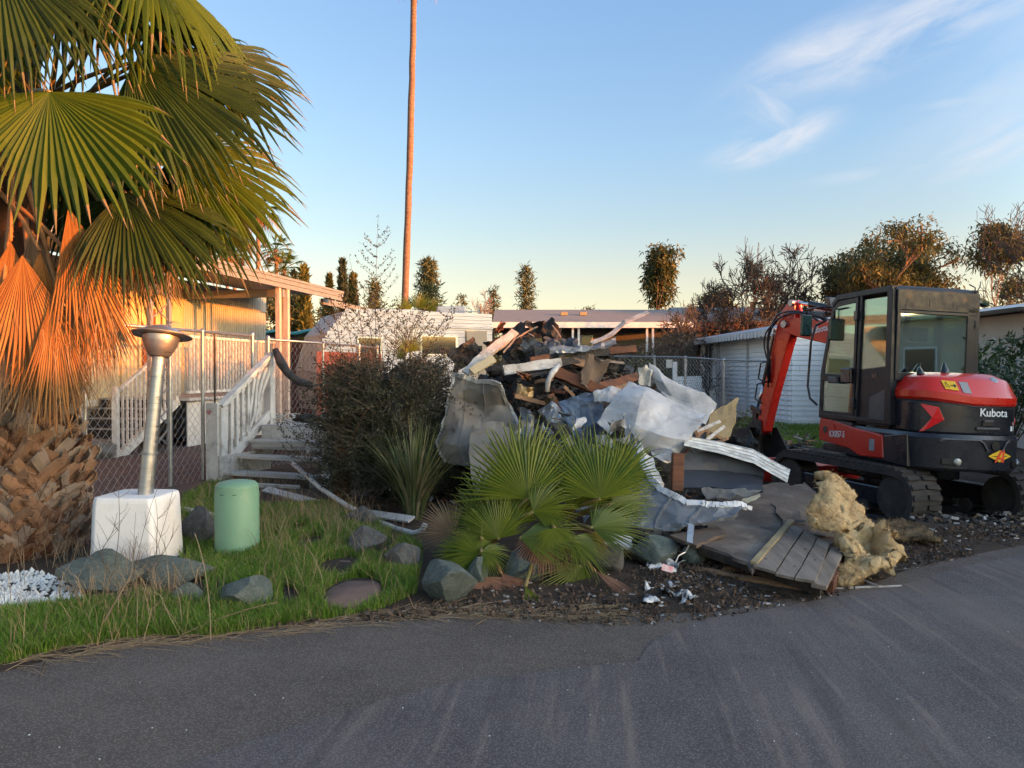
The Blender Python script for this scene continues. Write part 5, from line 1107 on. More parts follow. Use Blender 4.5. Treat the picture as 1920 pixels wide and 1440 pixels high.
c = GD(775, 972, -.25) - Vector((-.02, .5, 0)); tuft('strap_leaf_plant', 'tall dark green strap leaved clump between the bush and the small palms', 'plant', c + Vector((-.02, .5, 0)), 330, 1.12, .85, 'strap', .017, 4)

# big dark bush
BC = Vector((P(732, 800, 9.1).x, 9.1, 0)); bush = thing('dark_bush', 'big dark tangled bush with thin leafy sprigs in front of the trailer', 'bush', BC)
g5 = random.Random(44); tw = MB(); pts_l = []; pts_b = []; sprig = []
def bez(p0, p1, p2, n): return [p0 * (1 - t) ** 2 + p1 * 2 * t * (1 - t) + p2 * t * t for t in np.linspace(0, 1, n)]
for i in range(1500):
    a = g5.uniform(0, 6.28); r_ = g5.random() ** .5; z = g5.uniform(.15, 1.62)
    env = .98 * (1 - max(0, (z - .95) / .95) ** 2 * .45); c = BC + Vector((math.cos(a) * r_ * env * .68, math.sin(a) * r_ * env * .65, z))
    d = Vector((math.cos(a) * .9, math.sin(a) * .7, g5.uniform(-.1, 1.0))).normalized(); l = g5.uniform(.2, .5); side = Vector((g5.uniform(-1, 1), g5.uniform(-1, 1), g5.uniform(-.6, .2))) * l * .4
    pp_ = bez(c, c + d * l * .6, c + d * l + side, 6); tw.tube(pp_, [.005, .0045, .004, .003, .0025, .0015], 3, caps=False)
    for q in pp_[1:]:
        for k in range(9): (pts_b if z > 1.35 and g5.random() < .55 else pts_l).append(q + Vector((g5.gauss(0, .022), g5.gauss(0, .022), g5.gauss(0, .022))))
o = tw.build('branches', M['twig_gray']); o['kind'] = 'stuff'; adopt(bush, o)
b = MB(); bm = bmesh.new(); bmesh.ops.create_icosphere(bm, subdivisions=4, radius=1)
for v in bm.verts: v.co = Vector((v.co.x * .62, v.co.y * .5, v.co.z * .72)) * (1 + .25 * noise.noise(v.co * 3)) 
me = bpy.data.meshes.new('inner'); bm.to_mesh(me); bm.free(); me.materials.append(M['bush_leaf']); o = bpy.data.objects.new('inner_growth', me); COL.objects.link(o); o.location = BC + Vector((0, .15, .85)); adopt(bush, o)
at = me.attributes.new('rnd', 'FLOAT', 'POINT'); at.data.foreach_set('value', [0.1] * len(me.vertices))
o = leaves('foliage', pts_l, .034, .38, M['bush_leaf'], seed=4); o['kind'] = 'stuff'; adopt(bush, o)
o = leaves('dry_foliage', pts_b, .032, .38, M['bush_brown'], seed=5); o['kind'] = 'stuff'; adopt(bush, o)
ar = MB()
for i in range(170):
    a = g5.uniform(-2.9, -.2); z = g5.uniform(.35, 1.55); c = BC + Vector((math.cos(a) * .45, math.sin(a) * .4, z)); e = BC + Vector((math.cos(a) * g5.uniform(.65, .88), math.sin(a) * g5.uniform(.6, .75), z + g5.uniform(-.25, .35)))
    ar.tube(bez(c, (c + e) / 2 + Vector((0, 0, g5.uniform(-.3, -.05))), e + Vector((g5.uniform(-.15, .15), 0, 0)), 9), [.005, .0048, .0045, .004, .0038, .0034, .003, .0025, .0015], 4, caps=False)
o = ar.build('arching_twig', M['bark_gray']); o['kind'] = 'stuff'; adopt(bush, o)
# long bare shoots with paired leaves
def shoot(p0, p1, bow, n, side_n=0, lw=.028):
    pts = bez(p0, (p0 + p1) / 2 + bow, p1, n); sp_ = MB(); sp_.tube(pts, [.0045 * (1 - .7 * i / (n - 1)) for i in range(n)], 4, caps=False); lv = list(pts[2:]); ds = []
    for i in range(side_n):
        t = .25 + .7 * i / side_n; q = pts[int(t * (n - 1))]; s_ = 1 if i % 2 else -1; l = .42 * (1.15 - t) + .08; e = q + Vector((s_ * l * .7, g5.uniform(-.2, .2) * l, l * .75)); pp2 = bez(q, (q + e) / 2 + Vector((s_ * l * .1, 0, -.03)), e, 6); sp_.tube(pp2, [.003, .0025, .0022, .002, .0018, .001], 3, caps=False); lv += pp2[1:]
        for u_, v_ in zip(pp2, pp2[1:]): lv.append((u_ + v_) / 2)
    L2 = []
    for q in lv:
        for k in range(3): L2.append(q + Vector((g5.gauss(0, .008), g5.gauss(0, .008), g5.gauss(0, .012))))
    return sp_, L2
allL = []
for (x0, y0, x1, y1, sn_) in ((706, 700, 709, 408, 16), (690, 690, 655, 480, 5), (665, 680, 640, 555, 6), (640, 680, 618, 560, 6), (735, 690, 745, 560, 6), (752, 690, 790, 570, 6), (775, 690, 850, 570, 7), (720, 690, 700, 560, 5), (785, 700, 815, 600, 5), (655, 700, 600, 620, 5), (700, 680, 680, 540, 6), (760, 690, 765, 590, 5), (800, 720, 872, 655, 4), (640, 730, 598, 690, 4), (600, 880, 520, 850, 4), (600, 840, 530, 820, 5), (615, 900, 545, 870, 4)):
    s_, l_ = shoot(P(x0, y0, 9.0), P(x1, y1, 8.9 if y1 < 800 else 8.6), Vector((g5.uniform(-.06, .06), 0, .05)), 16 if sn_ > 10 else 10, sn_); adopt(bush, s_.build('shoot', M['twig_gray'])); allL += l_
o = leaves('sprig_leaf', allL, .03, .42, M['bush_leaf'], seed=9, dirs=[(0, 0, .9)] * len(allL), jitter=.8); o['kind'] = 'stuff'; adopt(bush, o)

# thin dry stalks in front of the concrete block and elsewhere
def stalk(label, pts, forks=4, r=.003):
    b = MB(); b.tube(pts, [r * (1 - .6 * i / (len(pts) - 1)) for i in range(len(pts))], 4, caps=False)
    for k in range(forks):
        t = .35 + .6 * k / max(1, forks); q = pts[0].lerp(pts[-1], t) if len(pts) == 2 else pts[int(t * (len(pts) - 1))]; e = q + Vector((rnd.uniform(-.12, .12), rnd.uniform(-.04, .04), rnd.uniform(.06, .17))); b.tube([q, (q + e) / 2 + Vector((.01, 0, -.01)), e], [r * .6, r * .5, r * .3], 3, caps=False)
    tag(b.build('dry_stalk', M['straw' if r > .0033 else 'twig']), label, 'dry stalk', 'thin dry stalks before the concrete block')
for i, (x0, y0, x1, y1) in enumerate(((215, 1060, 228, 870), (225, 1150, 300, 905), (255, 1190, 252, 960), (262, 1180, 320, 920), (300, 1060, 288, 930), (190, 1040, 222, 960), (275, 1075, 340, 985), (150, 1160, 60, 905), (235, 1170, 180, 1000))):
    stalk('thin dry '+['stalk rising beside the left edge of the white concrete block', 'long stalk leaning right across the middle of the white block', 'straight upright stalk before the left half of the white block', 'long stalk leaning toward the foot of the lamp post', 'short stalk just right of the lamp post foot', 'short stalk leaning right at the left corner of the white block', 'stalk leaning right over the right corner of the white block', 'long stalk leaning left over the white gravel', 'stalk leaning left in front of the palm trunk'][i], [P(x0 + (x1 - x0) * t + 4 * math.sin(t * 5 + i), y0 + (y1 - y0) * t, 5.3 + .12 * (i % 4)) for t in np.linspace(0, 1, 7)], 5)
b = MB(); b.tube([G(182, 1187, .05), G(245, 1080, .25) * 1, P(256, 1005, 5.6)], [.005, .005, .003], 5); tag(b.build('straw_stem', M['straw']), 'pale straw stem leaning across the flat rocks before the block', 'dry stem')
for i, (x0, y0, x1, y1, lab) in enumerate(((395, 1200, 365, 1000, 'bent straw stem rising beside the green pedestal'), (610, 1120, 570, 1020, 'straw stem arching over the grass right of the pedestal'), (340, 1190, 520, 1130, 'long straw stem lying over the grass near the pointed rock'))):
    b = MB(); a_, c_ = G(x0, y0, .03), P(x1, y1, G(x0, y0).y + .3); b.tube(bez(a_, (a_ + c_) / 2 + Vector((.05, 0, .06)), c_, 8), .003, 4, caps=False); tag(b.build('straw_stem', M['straw']), lab, 'dry stem')

# ------------------------------------------------------------------ trees beyond
def grow(b, p, d, L, r, depth, tips, g_, spread=.6, up=.15, nseg=4, ratio=.72, kids=(2, 3), minr=.004, bend=.18):
    pts = [p]; dd = Vector(d); rr = [r]
    for i in range(nseg):
        dd = (dd + Vector((g_.gauss(0, bend), g_.gauss(0, bend), g_.gauss(0, bend) + up * .3))).normalized(); p = p + dd * L / nseg; pts.append(p); rr.append(max(minr, r * (1 - .4 * (i + 1) / nseg)))
    b.tube(pts, rr, 3 if depth < 2 else 5 if depth < 4 else 7, caps=False)
    if depth == 0: tips.append((p, dd)); return
    for k in range(g_.randint(*kids)):
        q = pts[-1] if k == 0 else pts[g_.randint(max(1, nseg // 2), nseg)]; u, w = ortho(dd); a = g_.uniform(0, 6.28); s = spread * g_.uniform(.5, 1.25)
        nd = (dd * math.cos(s) + (u * math.cos(a) + w * math.sin(a)) * math.sin(s) + Vector((0, 0, up))).normalized()
        grow(b, q, nd, L * ratio * g_.uniform(.8, 1.15), max(minr, rr[-1] * .75), depth - 1, tips, g_, spread, up, nseg, ratio, kids, minr, bend)
def bare_tree(label, px, Y, top_py, hw, seed, depth=6, lean=0, trunk_r=.13, spread=.55, up=.18, L0=.25, m='bark', grp='bare winter trees', kids=(2, 3), base_z=0, minr=.007, cat='tree'):
    g_ = random.Random(seed); f = P(px, 700, Y); f.z = base_z; Ht = P(px, top_py, Y).z - base_z; root = thing('bare_tree', label, cat, f, group=grp); b = MB(); tips = []
    # first stem, then build crown scaled to height
    grow(b, f, (lean, 0, 1), Ht * L0, trunk_r, depth, tips, g_, spread, up, 4, .78, kids, minr)
    zmax = max(t[0].z for t in tips); s = Ht / (zmax - base_z); xs_ = sorted(abs(t[0].x - f.x) for t in tips); sx = min(2.6, max(.4, hw / FPX * Y / xs_[int(len(xs_) * .96)] / s)) * s
    b.v = [(f.x + (x - f.x) * sx, f.y + (y - f.y) * sx, base_z + (z - base_z) * s) for x, y, z in b.v]
    o = b.build('branches', M[m]); adopt(root, o); return root, [(Vector((f.x + (t[0].x - f.x) * s, f.y + (t[0].y - f.y) * s, base_z + (t[0].z - base_z) * s)), t[1]) for t in tips]
bare_tree('bare spreading tree with dark twisted branches, left of the pair behind the white shed', 1405, 32, 445, 120, 5, 8, -.25, .17, .72, .03, .16, kids=(2, 4), minr=.009)
bare_tree('bare tree with dense reddish twigs, right of the pair behind the white shed', 1490, 31.6, 438, 120, 8, 8, .2, .2, .66, .05, .16, kids=(2, 4), minr=.009)
bare_tree('low bare tree leaning over the brown home', 1340, 28, 560, 105, 15, 6, -.5, .10, .7, .02, .25, kids=(2, 4), minr=.010)
bare_tree('pale bare tree above the trailer roof unit', 880, 45, 540, 45, 23, 7, .1, .10, .5, .15, .25, kids=(2, 3), m='bark_pink', minr=.012)
bare_tree('fine twigged bare tree reaching in from the right edge', 1960, 17, 305, 170, 31, 7, -.1, .12, .55, .10, .28, kids=(2, 4), minr=.007)
bare_tree('bare thin shrub in front of the brown home door', 1255, 24, 600, 50, 37, 6, -.1, .04, .45, .2, .3, kids=(2, 3), minr=.008, cat='shrub')

def clump_tree(name, label, px, Y, top_py, hw, seed, m, n_leaf, leaf, depth=4, spread=.5, up=.25, L0=.3, r=.2, lean=0., csize=.5, grp='trees beyond the homes', trunk='bark', m2=None, asp=.3, droop=.0, cat='tree', width=1.0):
    g_ = random.Random(seed); f = P(px, 700, Y); f.z = 0; Ht = P(px, top_py, Y).z; root = thing(name, label, cat, f, group=grp); b = MB(); tips = []
    grow(b, f, (lean, 0, 1), Ht * L0, r, depth, tips, g_, spread, up, 4, .78, (2, 3), .02)
    zmax = max(t[0].z for t in tips) + csize * .5; s = Ht / zmax; xs_ = sorted(abs(t[0].x - f.x) for t in tips); width = min(3, max(.4, (hw / FPX * Y - csize * .6) / xs_[int(len(xs_) * .95)] / s))
    b.v = [(f.x + (x - f.x) * s * width, f.y + (y - f.y) * s * width, z * s) for x, y, z in b.v]; adopt(root, b.build('trunk', M[trunk], smooth=True))
    C_ = np.array([[f.x + (t[0].x - f.x) * s * width, f.y + (t[0].y - f.y) * s * width, t[0].z * s] for t in tips]); g2 = np.random.default_rng(seed); idx = g2.integers(0, len(C_), n_leaf)
    dv = g2.normal(size=(n_leaf, 3)); dv /= np.linalg.norm(dv, axis=1)[:, None]; rad = csize * g2.random(n_leaf) ** .5; sz = g2.uniform(.5, 1.2, len(C_))[idx]
    pts = C_[idx] + dv * (rad * sz)[:, None] * np.array([1, 1, .62]); hl = g2.random(len(C_))[idx] < .45
    o = leaves('crown', pts[~hl] if m2 else pts, leaf, asp, M[m], seed=seed, curl=droop); adopt(root, o)
    if m2: o = leaves('crown', pts[hl], leaf, asp, M[m2], seed=seed + 1, curl=droop); adopt(root, o)
    return root
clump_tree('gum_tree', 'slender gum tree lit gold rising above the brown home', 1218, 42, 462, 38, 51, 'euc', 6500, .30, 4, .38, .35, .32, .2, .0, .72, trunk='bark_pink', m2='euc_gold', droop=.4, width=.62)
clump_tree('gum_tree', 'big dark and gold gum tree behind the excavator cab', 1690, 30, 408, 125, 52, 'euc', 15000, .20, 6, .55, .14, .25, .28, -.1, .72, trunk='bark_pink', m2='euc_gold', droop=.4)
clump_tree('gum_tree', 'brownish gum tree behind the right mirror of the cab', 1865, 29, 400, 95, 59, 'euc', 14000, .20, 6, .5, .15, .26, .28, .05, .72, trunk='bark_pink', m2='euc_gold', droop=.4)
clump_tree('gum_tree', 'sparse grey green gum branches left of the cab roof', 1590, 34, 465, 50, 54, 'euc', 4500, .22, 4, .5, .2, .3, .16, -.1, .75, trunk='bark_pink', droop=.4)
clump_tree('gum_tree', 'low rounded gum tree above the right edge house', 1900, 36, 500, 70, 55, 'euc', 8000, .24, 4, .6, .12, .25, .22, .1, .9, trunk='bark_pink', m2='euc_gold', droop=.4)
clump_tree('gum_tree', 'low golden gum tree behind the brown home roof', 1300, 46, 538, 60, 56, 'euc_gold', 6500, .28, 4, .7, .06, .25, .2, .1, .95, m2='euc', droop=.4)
clump_tree('round_tree', 'small tree top peeping over the long grey roof', 1080, 55, 572, 16, 57, 'euc', 1500, .26, 3, .6, .1, .5, .15, 0, .6, droop=.2)
def conifer(label, px, Y, top_py, half_w, seed, m, n_leaf, leaf, dens=1, grp='conifers beyond the trailer', ragged=.35, name='pine_tree', low=.2):
    g_ = random.Random(seed); f = P(px, 700, Y); f.z = 0; Ht = P(px, top_py, Y).z; W_ = half_w / FPX * Y; root = thing(name, label, 'tree', f, group=grp)
    b = MB(); b.tube([f, f + Vector((0, 0, Ht * .97))], [.03 * Ht * .6, .02], 6); pts = []
    nb_ = int(46 * dens)
    for i in range(nb_):
        t = low + (1 - low) * (i + .5) / nb_; a = i * 2.4 + g_.uniform(-.4, .4); l = W_ * ((1 - t) / (1 - low)) ** .75 * g_.uniform(1 - ragged, 1.08) + .1; z = Ht * t; e = f + Vector((math.cos(a) * l, math.sin(a) * l, z + l * .22)); s0 = f + Vector((0, 0, z)); b.tube([s0, (s0 + e) / 2 + Vector((0, 0, -.04 * l)), e], [.035, .025, .012], 4, caps=False)
        for k in range(int(n_leaf / nb_)):
            u = g_.random() ** .6; q = s0.lerp(e, u); rr_ = .16 * l + .12; pts.append(q + Vector((g_.gauss(0, rr_), g_.gauss(0, rr_), g_.gauss(0, rr_ * .6) + .05)))
    adopt(root, b.build('trunk', M['bark'])); o = leaves('crown', pts, leaf, .16, M[m], seed=seed); adopt(root, o)
conifer('broad open pine right of the tall palm trunk', 803, 48, 490, 42, 61, 'pine', 5200, .42)
conifer('narrow pine standing alone over the white fascia', 986, 50, 503, 22, 62, 'pine', 2600, .40, .8)
conifer('small brownish pine right of the trailer roof unit', 925, 52, 543, 16, 63, 'pine', 1500, .36, .7)
conifer('pale pine behind the leafy tall sprig', 703, 46, 530, 24, 64, 'pine', 2600, .36)
conifer('low pine mass left of the cypress group', 612, 50, 575, 34, 65, 'pine', 2600, .4)
conifer('small pine left of the bare pale tree', 866, 54, 556, 14, 66, 'pine', 900, .36, .6)
def cypress(label, px, Y, top_py, half_w, seed, m):
    g_ = random.Random(seed); f = P(px, 700, Y); f.z = 0; Ht = P(px, top_py, Y).z; W_ = half_w / FPX * Y; root = thing('cypress', label, 'tree', f, group='narrow cypresses'); b = MB(); b.tube([f, f + Vector((0, 0, Ht * .95))], [.15, .03], 6); adopt(root, b.build('trunk', M['bark'])); pts = []; dr = []
    for i in range(4200):
        t = g_.random(); w = W_ * (min(1, t / .12) * (1 - t) ** .55 * 1.15 + .02); a = g_.uniform(0, 6.28); r_ = w * (.55 + .45 * g_.random()) * (1 + .25 * noise.noise(Vector((math.cos(a) * 2, math.sin(a) * 2, t * 12 + seed)))); pts.append(f + Vector((math.cos(a) * r_, math.sin(a) * r_, Ht * t))); dr.append((math.cos(a) * .3, math.sin(a) * .3, 1))
    adopt(root, leaves('crown', pts, .34, .3, M[m], seed=seed, dirs=dr, jitter=.35))
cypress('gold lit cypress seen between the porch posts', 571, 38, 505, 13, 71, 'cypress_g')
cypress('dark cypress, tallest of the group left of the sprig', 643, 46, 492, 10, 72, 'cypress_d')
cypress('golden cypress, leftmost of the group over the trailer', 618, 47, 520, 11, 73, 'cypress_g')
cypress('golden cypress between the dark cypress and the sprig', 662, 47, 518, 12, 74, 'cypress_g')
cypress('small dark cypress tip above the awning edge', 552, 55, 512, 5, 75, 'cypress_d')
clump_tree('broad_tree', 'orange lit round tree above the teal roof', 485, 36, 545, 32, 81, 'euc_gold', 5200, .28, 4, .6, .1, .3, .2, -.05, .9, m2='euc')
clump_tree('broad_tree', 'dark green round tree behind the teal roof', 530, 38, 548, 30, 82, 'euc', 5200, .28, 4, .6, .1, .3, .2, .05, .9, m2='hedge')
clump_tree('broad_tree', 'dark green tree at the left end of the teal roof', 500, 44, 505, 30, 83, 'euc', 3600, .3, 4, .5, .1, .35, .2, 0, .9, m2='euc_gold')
# distant and near tall palms
def tall_palm(label, px_top, py_top, px_base, Y, r, crown=True, seed=1, fr=1.7, nf=26, bulge=0):
    g_ = random.Random(seed); t_ = P(px_top, py_top, Y); f = P(px_base, 700, Y); f.z = 0; root = thing('tall_palm', label, 'palm tree', f, group='tall palms beyond the homes'); n = 26; b = MB(); pts = []; rr = []
    for i in range(n + 1):
        t = i / n; p = f.lerp(t_, t); p.x += r * .5 * math.sin(t * 3.1) + .02 * g_.uniform(-1, 1); pts.append(p); rr.append(r * (1.15 - .25 * t + .35 * math.exp(-t * 16)) * (1 + .05 * g_.uniform(-1, 1)))
    b.tube(pts, rr, 12); adopt(root, b.build('trunk', M['palm_trunk'], smooth=True))
    for i in range(nf):
        a = i * 2.4 + g_.uniform(-.3, .3); el = 1.2 - 2.3 * i / nf; d = Vector((math.cos(a) * math.cos(el), math.sin(a) * math.cos(el), math.sin(el))); hub = t_ + d * fr * .5; u = Vector((0, 0, 1)) if abs(d.z) < .85 else Vector((1, 0, 0)); b = MB()
        frond_mesh(b, hub, d, u, fr * .62, nseg=12, span=R(150), droop=.45, cup=.1, tip_droop=.3, split=.4, g_=g_); b.cur = 0; b.tube([t_, hub], [.03, .02], 4)
        adopt(root, b.build('frond', [M['frond_dead'] if el < -.55 else M['frond'], M['frond_dead'] if el < -.55 else M['frond_tip']]))
    return root
tall_palm('very tall palm whose bare trunk rises beyond the top of the picture', 778, -120, 751, 42, .175, seed=3, fr=2.6, nf=30)
tall_palm('distant palm with a full round crown above the awning edge', 517, 468, 519, 75, .2, seed=4, fr=1.9)
tall_palm('distant palm with a drooping crown right of the round crowned one', 533, 503, 538, 62, .16, seed=5, fr=1.8)
tall_palm('distant slim palm trunk showing through the near palm fans', 484, 390, 478, 55, .14, seed=6, fr=1.9)
tall_palm('orange lit distant palm low behind the awning roof', 438, 470, 440, 70, .18, seed=7, fr=2.0)
tall_palm('small orange lit palm top just over the awning roof', 425, 478, 426, 80, .15, seed=8, fr=1.8)
# fan palm behind the trailer
root = thing('fan_palm', 'green fan palm behind the trailer at the foot of the tall palm', 'palm', (P(770, 700, 26).x, 26, 0)); b = MB(); b.tube([(P(770, 700, 26).x, 26, 0), (P(770, 700, 26).x, 26, 3.4)], .25, 8); adopt(root, b.build('trunk', M['fiber']))
for i, (hx, hy, ex, ey) in enumerate(((770, 580, 745, 560), (785, 578, 790, 550), (800, 580, 830, 560), (765, 588, 735, 585), (805, 588, 840, 590))):
    b = MB(); h, e = P(hx, hy, 25.8), P(ex, ey, 25.7); frond_mesh(b, h, e - h, (0, -.9, .4), .75, nseg=22, span=R(170), g_=random.Random(i), split=.4); adopt(root, b.build('frond', [M['frond_young'], M['frond_young']]))
# shrubs
def shrub(name, label, c, rx, ry, rz, n, m, leaf=.1, asp=.3, seed=0, grp=None, kind=None):
    g2 = np.random.default_rng(seed); g_ = random.Random(seed); root = thing(name, label, 'shrub', (c[0], c[1], 0), group=grp); b = MB(); C = []
    for i in range(26):
        a = g_.uniform(0, 6.28); r_ = g_.random() ** .5; e = Vector((c[0] + math.cos(a) * rx * r_, c[1] + math.sin(a) * ry * r_, c[2] + rz * g_.uniform(-.7, 1) * (1 - .5 * r_))); b.tube(bez(Vector((c[0], c[1], 0)), Vector((c[0], c[1], e.z * .6)), e, 6), [.02, .016, .012, .01, .008, .005], 4, caps=False); C.append(e)
    adopt(root, b.build('stems', M['twig'])); C = np.array(C); idx = g2.integers(0, len(C), n); pts = C[idx] + g2.normal(size=(n, 3)) * np.array([rx, ry, rz]) * .26
    pts[:, 2] = np.maximum(pts[:, 2], .03); adopt(root, leaves('foliage', pts, leaf, asp, M[m], seed=seed)); return root
shrub('glossy_shrub', 'glossy green shrub beside the cab in front of the beige house', (P(1895, 690, 12.4).x, 12.4, 1.25), .62, .6, .75, 3400, 'shrub', .12, .28, 2)
s_, l_ = shoot(P(1868, 720, 11.5), P(1915, 628, 11.3), Vector((.05, 0, .05)), 10, 7); o = s_.build('shrub_shoot', M['twig']); tag(o, 'thin shrub shoot with pointed leaves at the right edge', 'shrub shoot'); lo = leaves('leaf', [q for q in l_], .13, .3, M['shrub'], seed=3); adopt(o, lo)
shrub('brown_shrub', 'dry reddish shrub in front of the dark porch', (P(1180, 680, 27).x, 27.0, 1.6), 1.9, .8, 1.0, 4200, 'bush_brown', .14, .4, 5, 'shrubs before the far homes')
shrub('dark_hedge', 'dark green hedge shrub right of the reddish one before the far porch', (P(1225, 690, 26).x, 26.0, 1.1), 1.3, .8, .8, 3200, 'hedge', .12, .5, 6, 'shrubs before the far homes')
shrub('green_hedge', 'low green shrub at the foot of the porch posts behind the gate', (P(600, 740, 15.2).x, 15.2, .3), .65, .5, .35, 1800, 'frond_young', .12, .3, 7, 'shrubs before the far homes')
shrub('green_hedge', 'grey green weeds beside the bucket and the far fence', (P(1385, 770, 14.5).x, 14.5, .35), .45, .4, .45, 1300, 'hedge', .09, .25, 8, 'shrubs before the far homes')
for i, (px, Y, w, h, lb) in enumerate(((560, 60, 7, 3.6, 'behind the awning'), (740, 62, 8, 3.3, 'behind the trailer'), (950, 64, 8, 3.2, 'behind the long home'), (1330, 60, 8, 3.6, 'behind the brown home'), (1560, 48, 7, 3.4, 'behind the shed'), (1800, 45, 8, 3.6, 'behind the cab'), (250, 58, 9, 3.6, 'behind the near home'))):
    p = P(px, 690, Y); shrub('tree_belt', 'distant low belt of mixed green foliage ' + lb, (p.x, Y, h * .5), w, 1.5, h * .45, 5200, 'hedge' if i % 2 else 'euc', .42, .45, 90 + i, 'low belts of foliage far away')

for i, y_ in enumerate((7.1, 8.4, 9.7, 11.0)):  # unseen shrub row, added to keep the low sun off the excavator cab
    shrub('shade_shrub', ('first', 'second', 'third', 'fourth', 'fifth')[i] + ' added tall leafy shade shrub from the road in the row right of the excavator', (9.9, y_, 1.75 if i < 1 else 1.6), 1.0, .85, 1.45 if i < 1 else 1.25, 11000 if i < 2 else 7000, 'hedge', .17, .5, 130 + i, 'row of added shade shrubs')
# ------------------------------------------------------------------ debris pile
def facet(rows_px, sub=8, amp=.02, seed=0, thick=.006, folds=4, crease=None, zmin=.01, fscale=1.0, rag=.018, crk=1.0):
    """a bent sheet through given points (rows of photo px, py, distance), with sharp dents added"""
    C = [[P(*q) if not isinstance(q, Vector) else q for q in r] for r in rows_px]; nr, nc = len(C), len(C[0]); g_ = random.Random(seed); rows = []
    fl = [(Vector((g_.uniform(-1, 1), g_.uniform(-1, 1), g_.uniform(-1, 1))).normalized(), g_.uniform(2.0, 5.5) * fscale, g_.uniform(0, 6), g_.uniform(.4, 1)) for _ in range(folds)]
    ctr = sum((q for r in C for q in r), Vector()) / (nr * nc); nn = (C[-1][0] - C[0][-1]).cross(C[-1][-1] - C[0][0]).normalized()
    for i in range((nr - 1) * sub + 1):
        a = min(i // sub, nr - 2); u = i / sub - a; row = []
        for j in range((nc - 1) * sub + 1):
            b_ = min(j // sub, nc - 2); v = j / sub - b_
            p = (C[a][b_] * (1 - v) + C[a][b_ + 1] * v) * (1 - u) + (C[a + 1][b_] * (1 - v) + C[a + 1][b_ + 1] * v) * u; d = 0
            for dr, f, ph, w in fl:
                t = (p - ctr).dot(dr) * f + ph + .8 * noise.noise(p * 1.7 + dr * 5); d += w * (abs((t % 2) - 1) - .5)
            d += 1.0 * noise.noise(p * 3.1 + Vector((seed, 0, 0))); rg = abs(noise.noise(p * 4.3 + Vector((0, seed, 0)))); d += crk * 1.1 * (1 - min(1, rg * 5)) ; rg = abs(noise.noise(p * 9.5 + Vector((0, seed, 9)))); d += crk * .55 * (1 - min(1, rg * 4))
            q = p + nn * amp * d
            if rag and (i in (0, (nr - 1) * sub) or j in (0, (nc - 1) * sub)): q += noise.noise_vector(p * 7 + Vector((seed, 3, 1))) * rag + noise.noise_vector(p * 23) * rag * .5
            q.z = max(q.z, zmin); row.append(q)
        rows.append(row)
    return rows
def sheet(name, label, cat, rows_px, m, parts=None, group=None, **kw):
    th = kw.get('thick', .006); rows = facet(rows_px, **kw); b = MB(); b.grid(rows, th); o = b.build(name, M[m], smooth=True, angle=15); tag(o, label, cat, group); return o, rows
def edge_strip(rows, which, parent, m, w=.05, t=.02, off=0.0, k0=0, k1=None, name='edge_trim'):
    line = rows[0] if which == 'top' else rows[-1] if which == 'bottom' else [r[0] for r in rows] if which == 'left' else [r[-1] for r in rows]
    line = line[k0:k1]; inner = (rows[2] if which == 'top' else rows[-3] if which == 'bottom' else [r[2] for r in rows] if which == 'left' else [r[-3] for r in rows])[k0:k1]
    b = MB()
    for i in range(len(line) - 1):
        up = (line[i] - inner[i]).normalized(); b.bar(line[i], line[i + 1], t, w, up=up)
    o = b.build(name, M[m]); adopt(parent, o); return o
# dark core mound: burnt rubble (uncountable)
bm = bmesh.new(); bmesh.ops.create_icosphere(bm, subdivisions=5, radius=1)
MC = Vector((.72, 10.0, .05))
for v in bm.verts:
    p = v.co; n_ = noise.noise(p * 2.5) * .18 + abs(noise.noise(p * 6)) * .16 + noise.noise(p * 14) * .06
    v.co = Vector((p.x * 1.75, p.y * 1.1, max(p.z, -.05) * 1.62)) * (1 + n_) ; v.co.x += .0
me = bpy.data.meshes.new('burnt_rubble'); bm.to_mesh(me); bm.free(); me.materials.append(M['char']); o = bpy.data.objects.new('burnt_rubble', me); COL.objects.link(o); o.location = MC
tag(o, 'black burnt rubble forming the core of the debris pile', 'rubble', kind='stuff')
def moundz(x, y):
    e = ((x - MC.x) / 1.75) ** 2 + ((y - MC.y) / 1.1) ** 2; return 1.62 * math.sqrt(max(0, 1 - e)) if e < 1 else 0.0
g6 = random.Random(77); bb = MB(); mats6 = ['char', 'char_wood', 'rust_wood', 'tan_wood', 'plank_gray', 'gray_sheet', 'ply', 'pale_plank']
for i in range(2600):
    x, y = MC.x + g6.gauss(0, .85), MC.y - .5 + g6.gauss(0, .45); z = moundz(x, y)
    if z <= 0 and g6.random() < .5: continue
    z = max(.03, z * g6.uniform(.9, 1.06)); l = g6.choice((.1, .16, .25, .4)) * g6.uniform(.6, 1.3); bb.cur = g6.choices(range(8), (16, 10, 2.4, 1.0, 1.6, 1.6, 1.4, .8))[0]
    rot = Matrix.Rotation(g6.uniform(0, 3.14), 3, 'Z') @ Matrix.Rotation(g6.gauss(0, .5), 3, 'Y') @ Matrix.Rotation(g6.uniform(0, 3.14), 3, 'X')
    bb.box((x, y, z), (l * g6.uniform(.5, 1.3), g6.uniform(.012, .055), g6.uniform(.003, .018)), rot)
o = bb.build('debris_scraps', [M[k] for k in mats6]); tag(o, 'small broken scraps of wood and metal covering the debris pile', 'debris', kind='stuff')
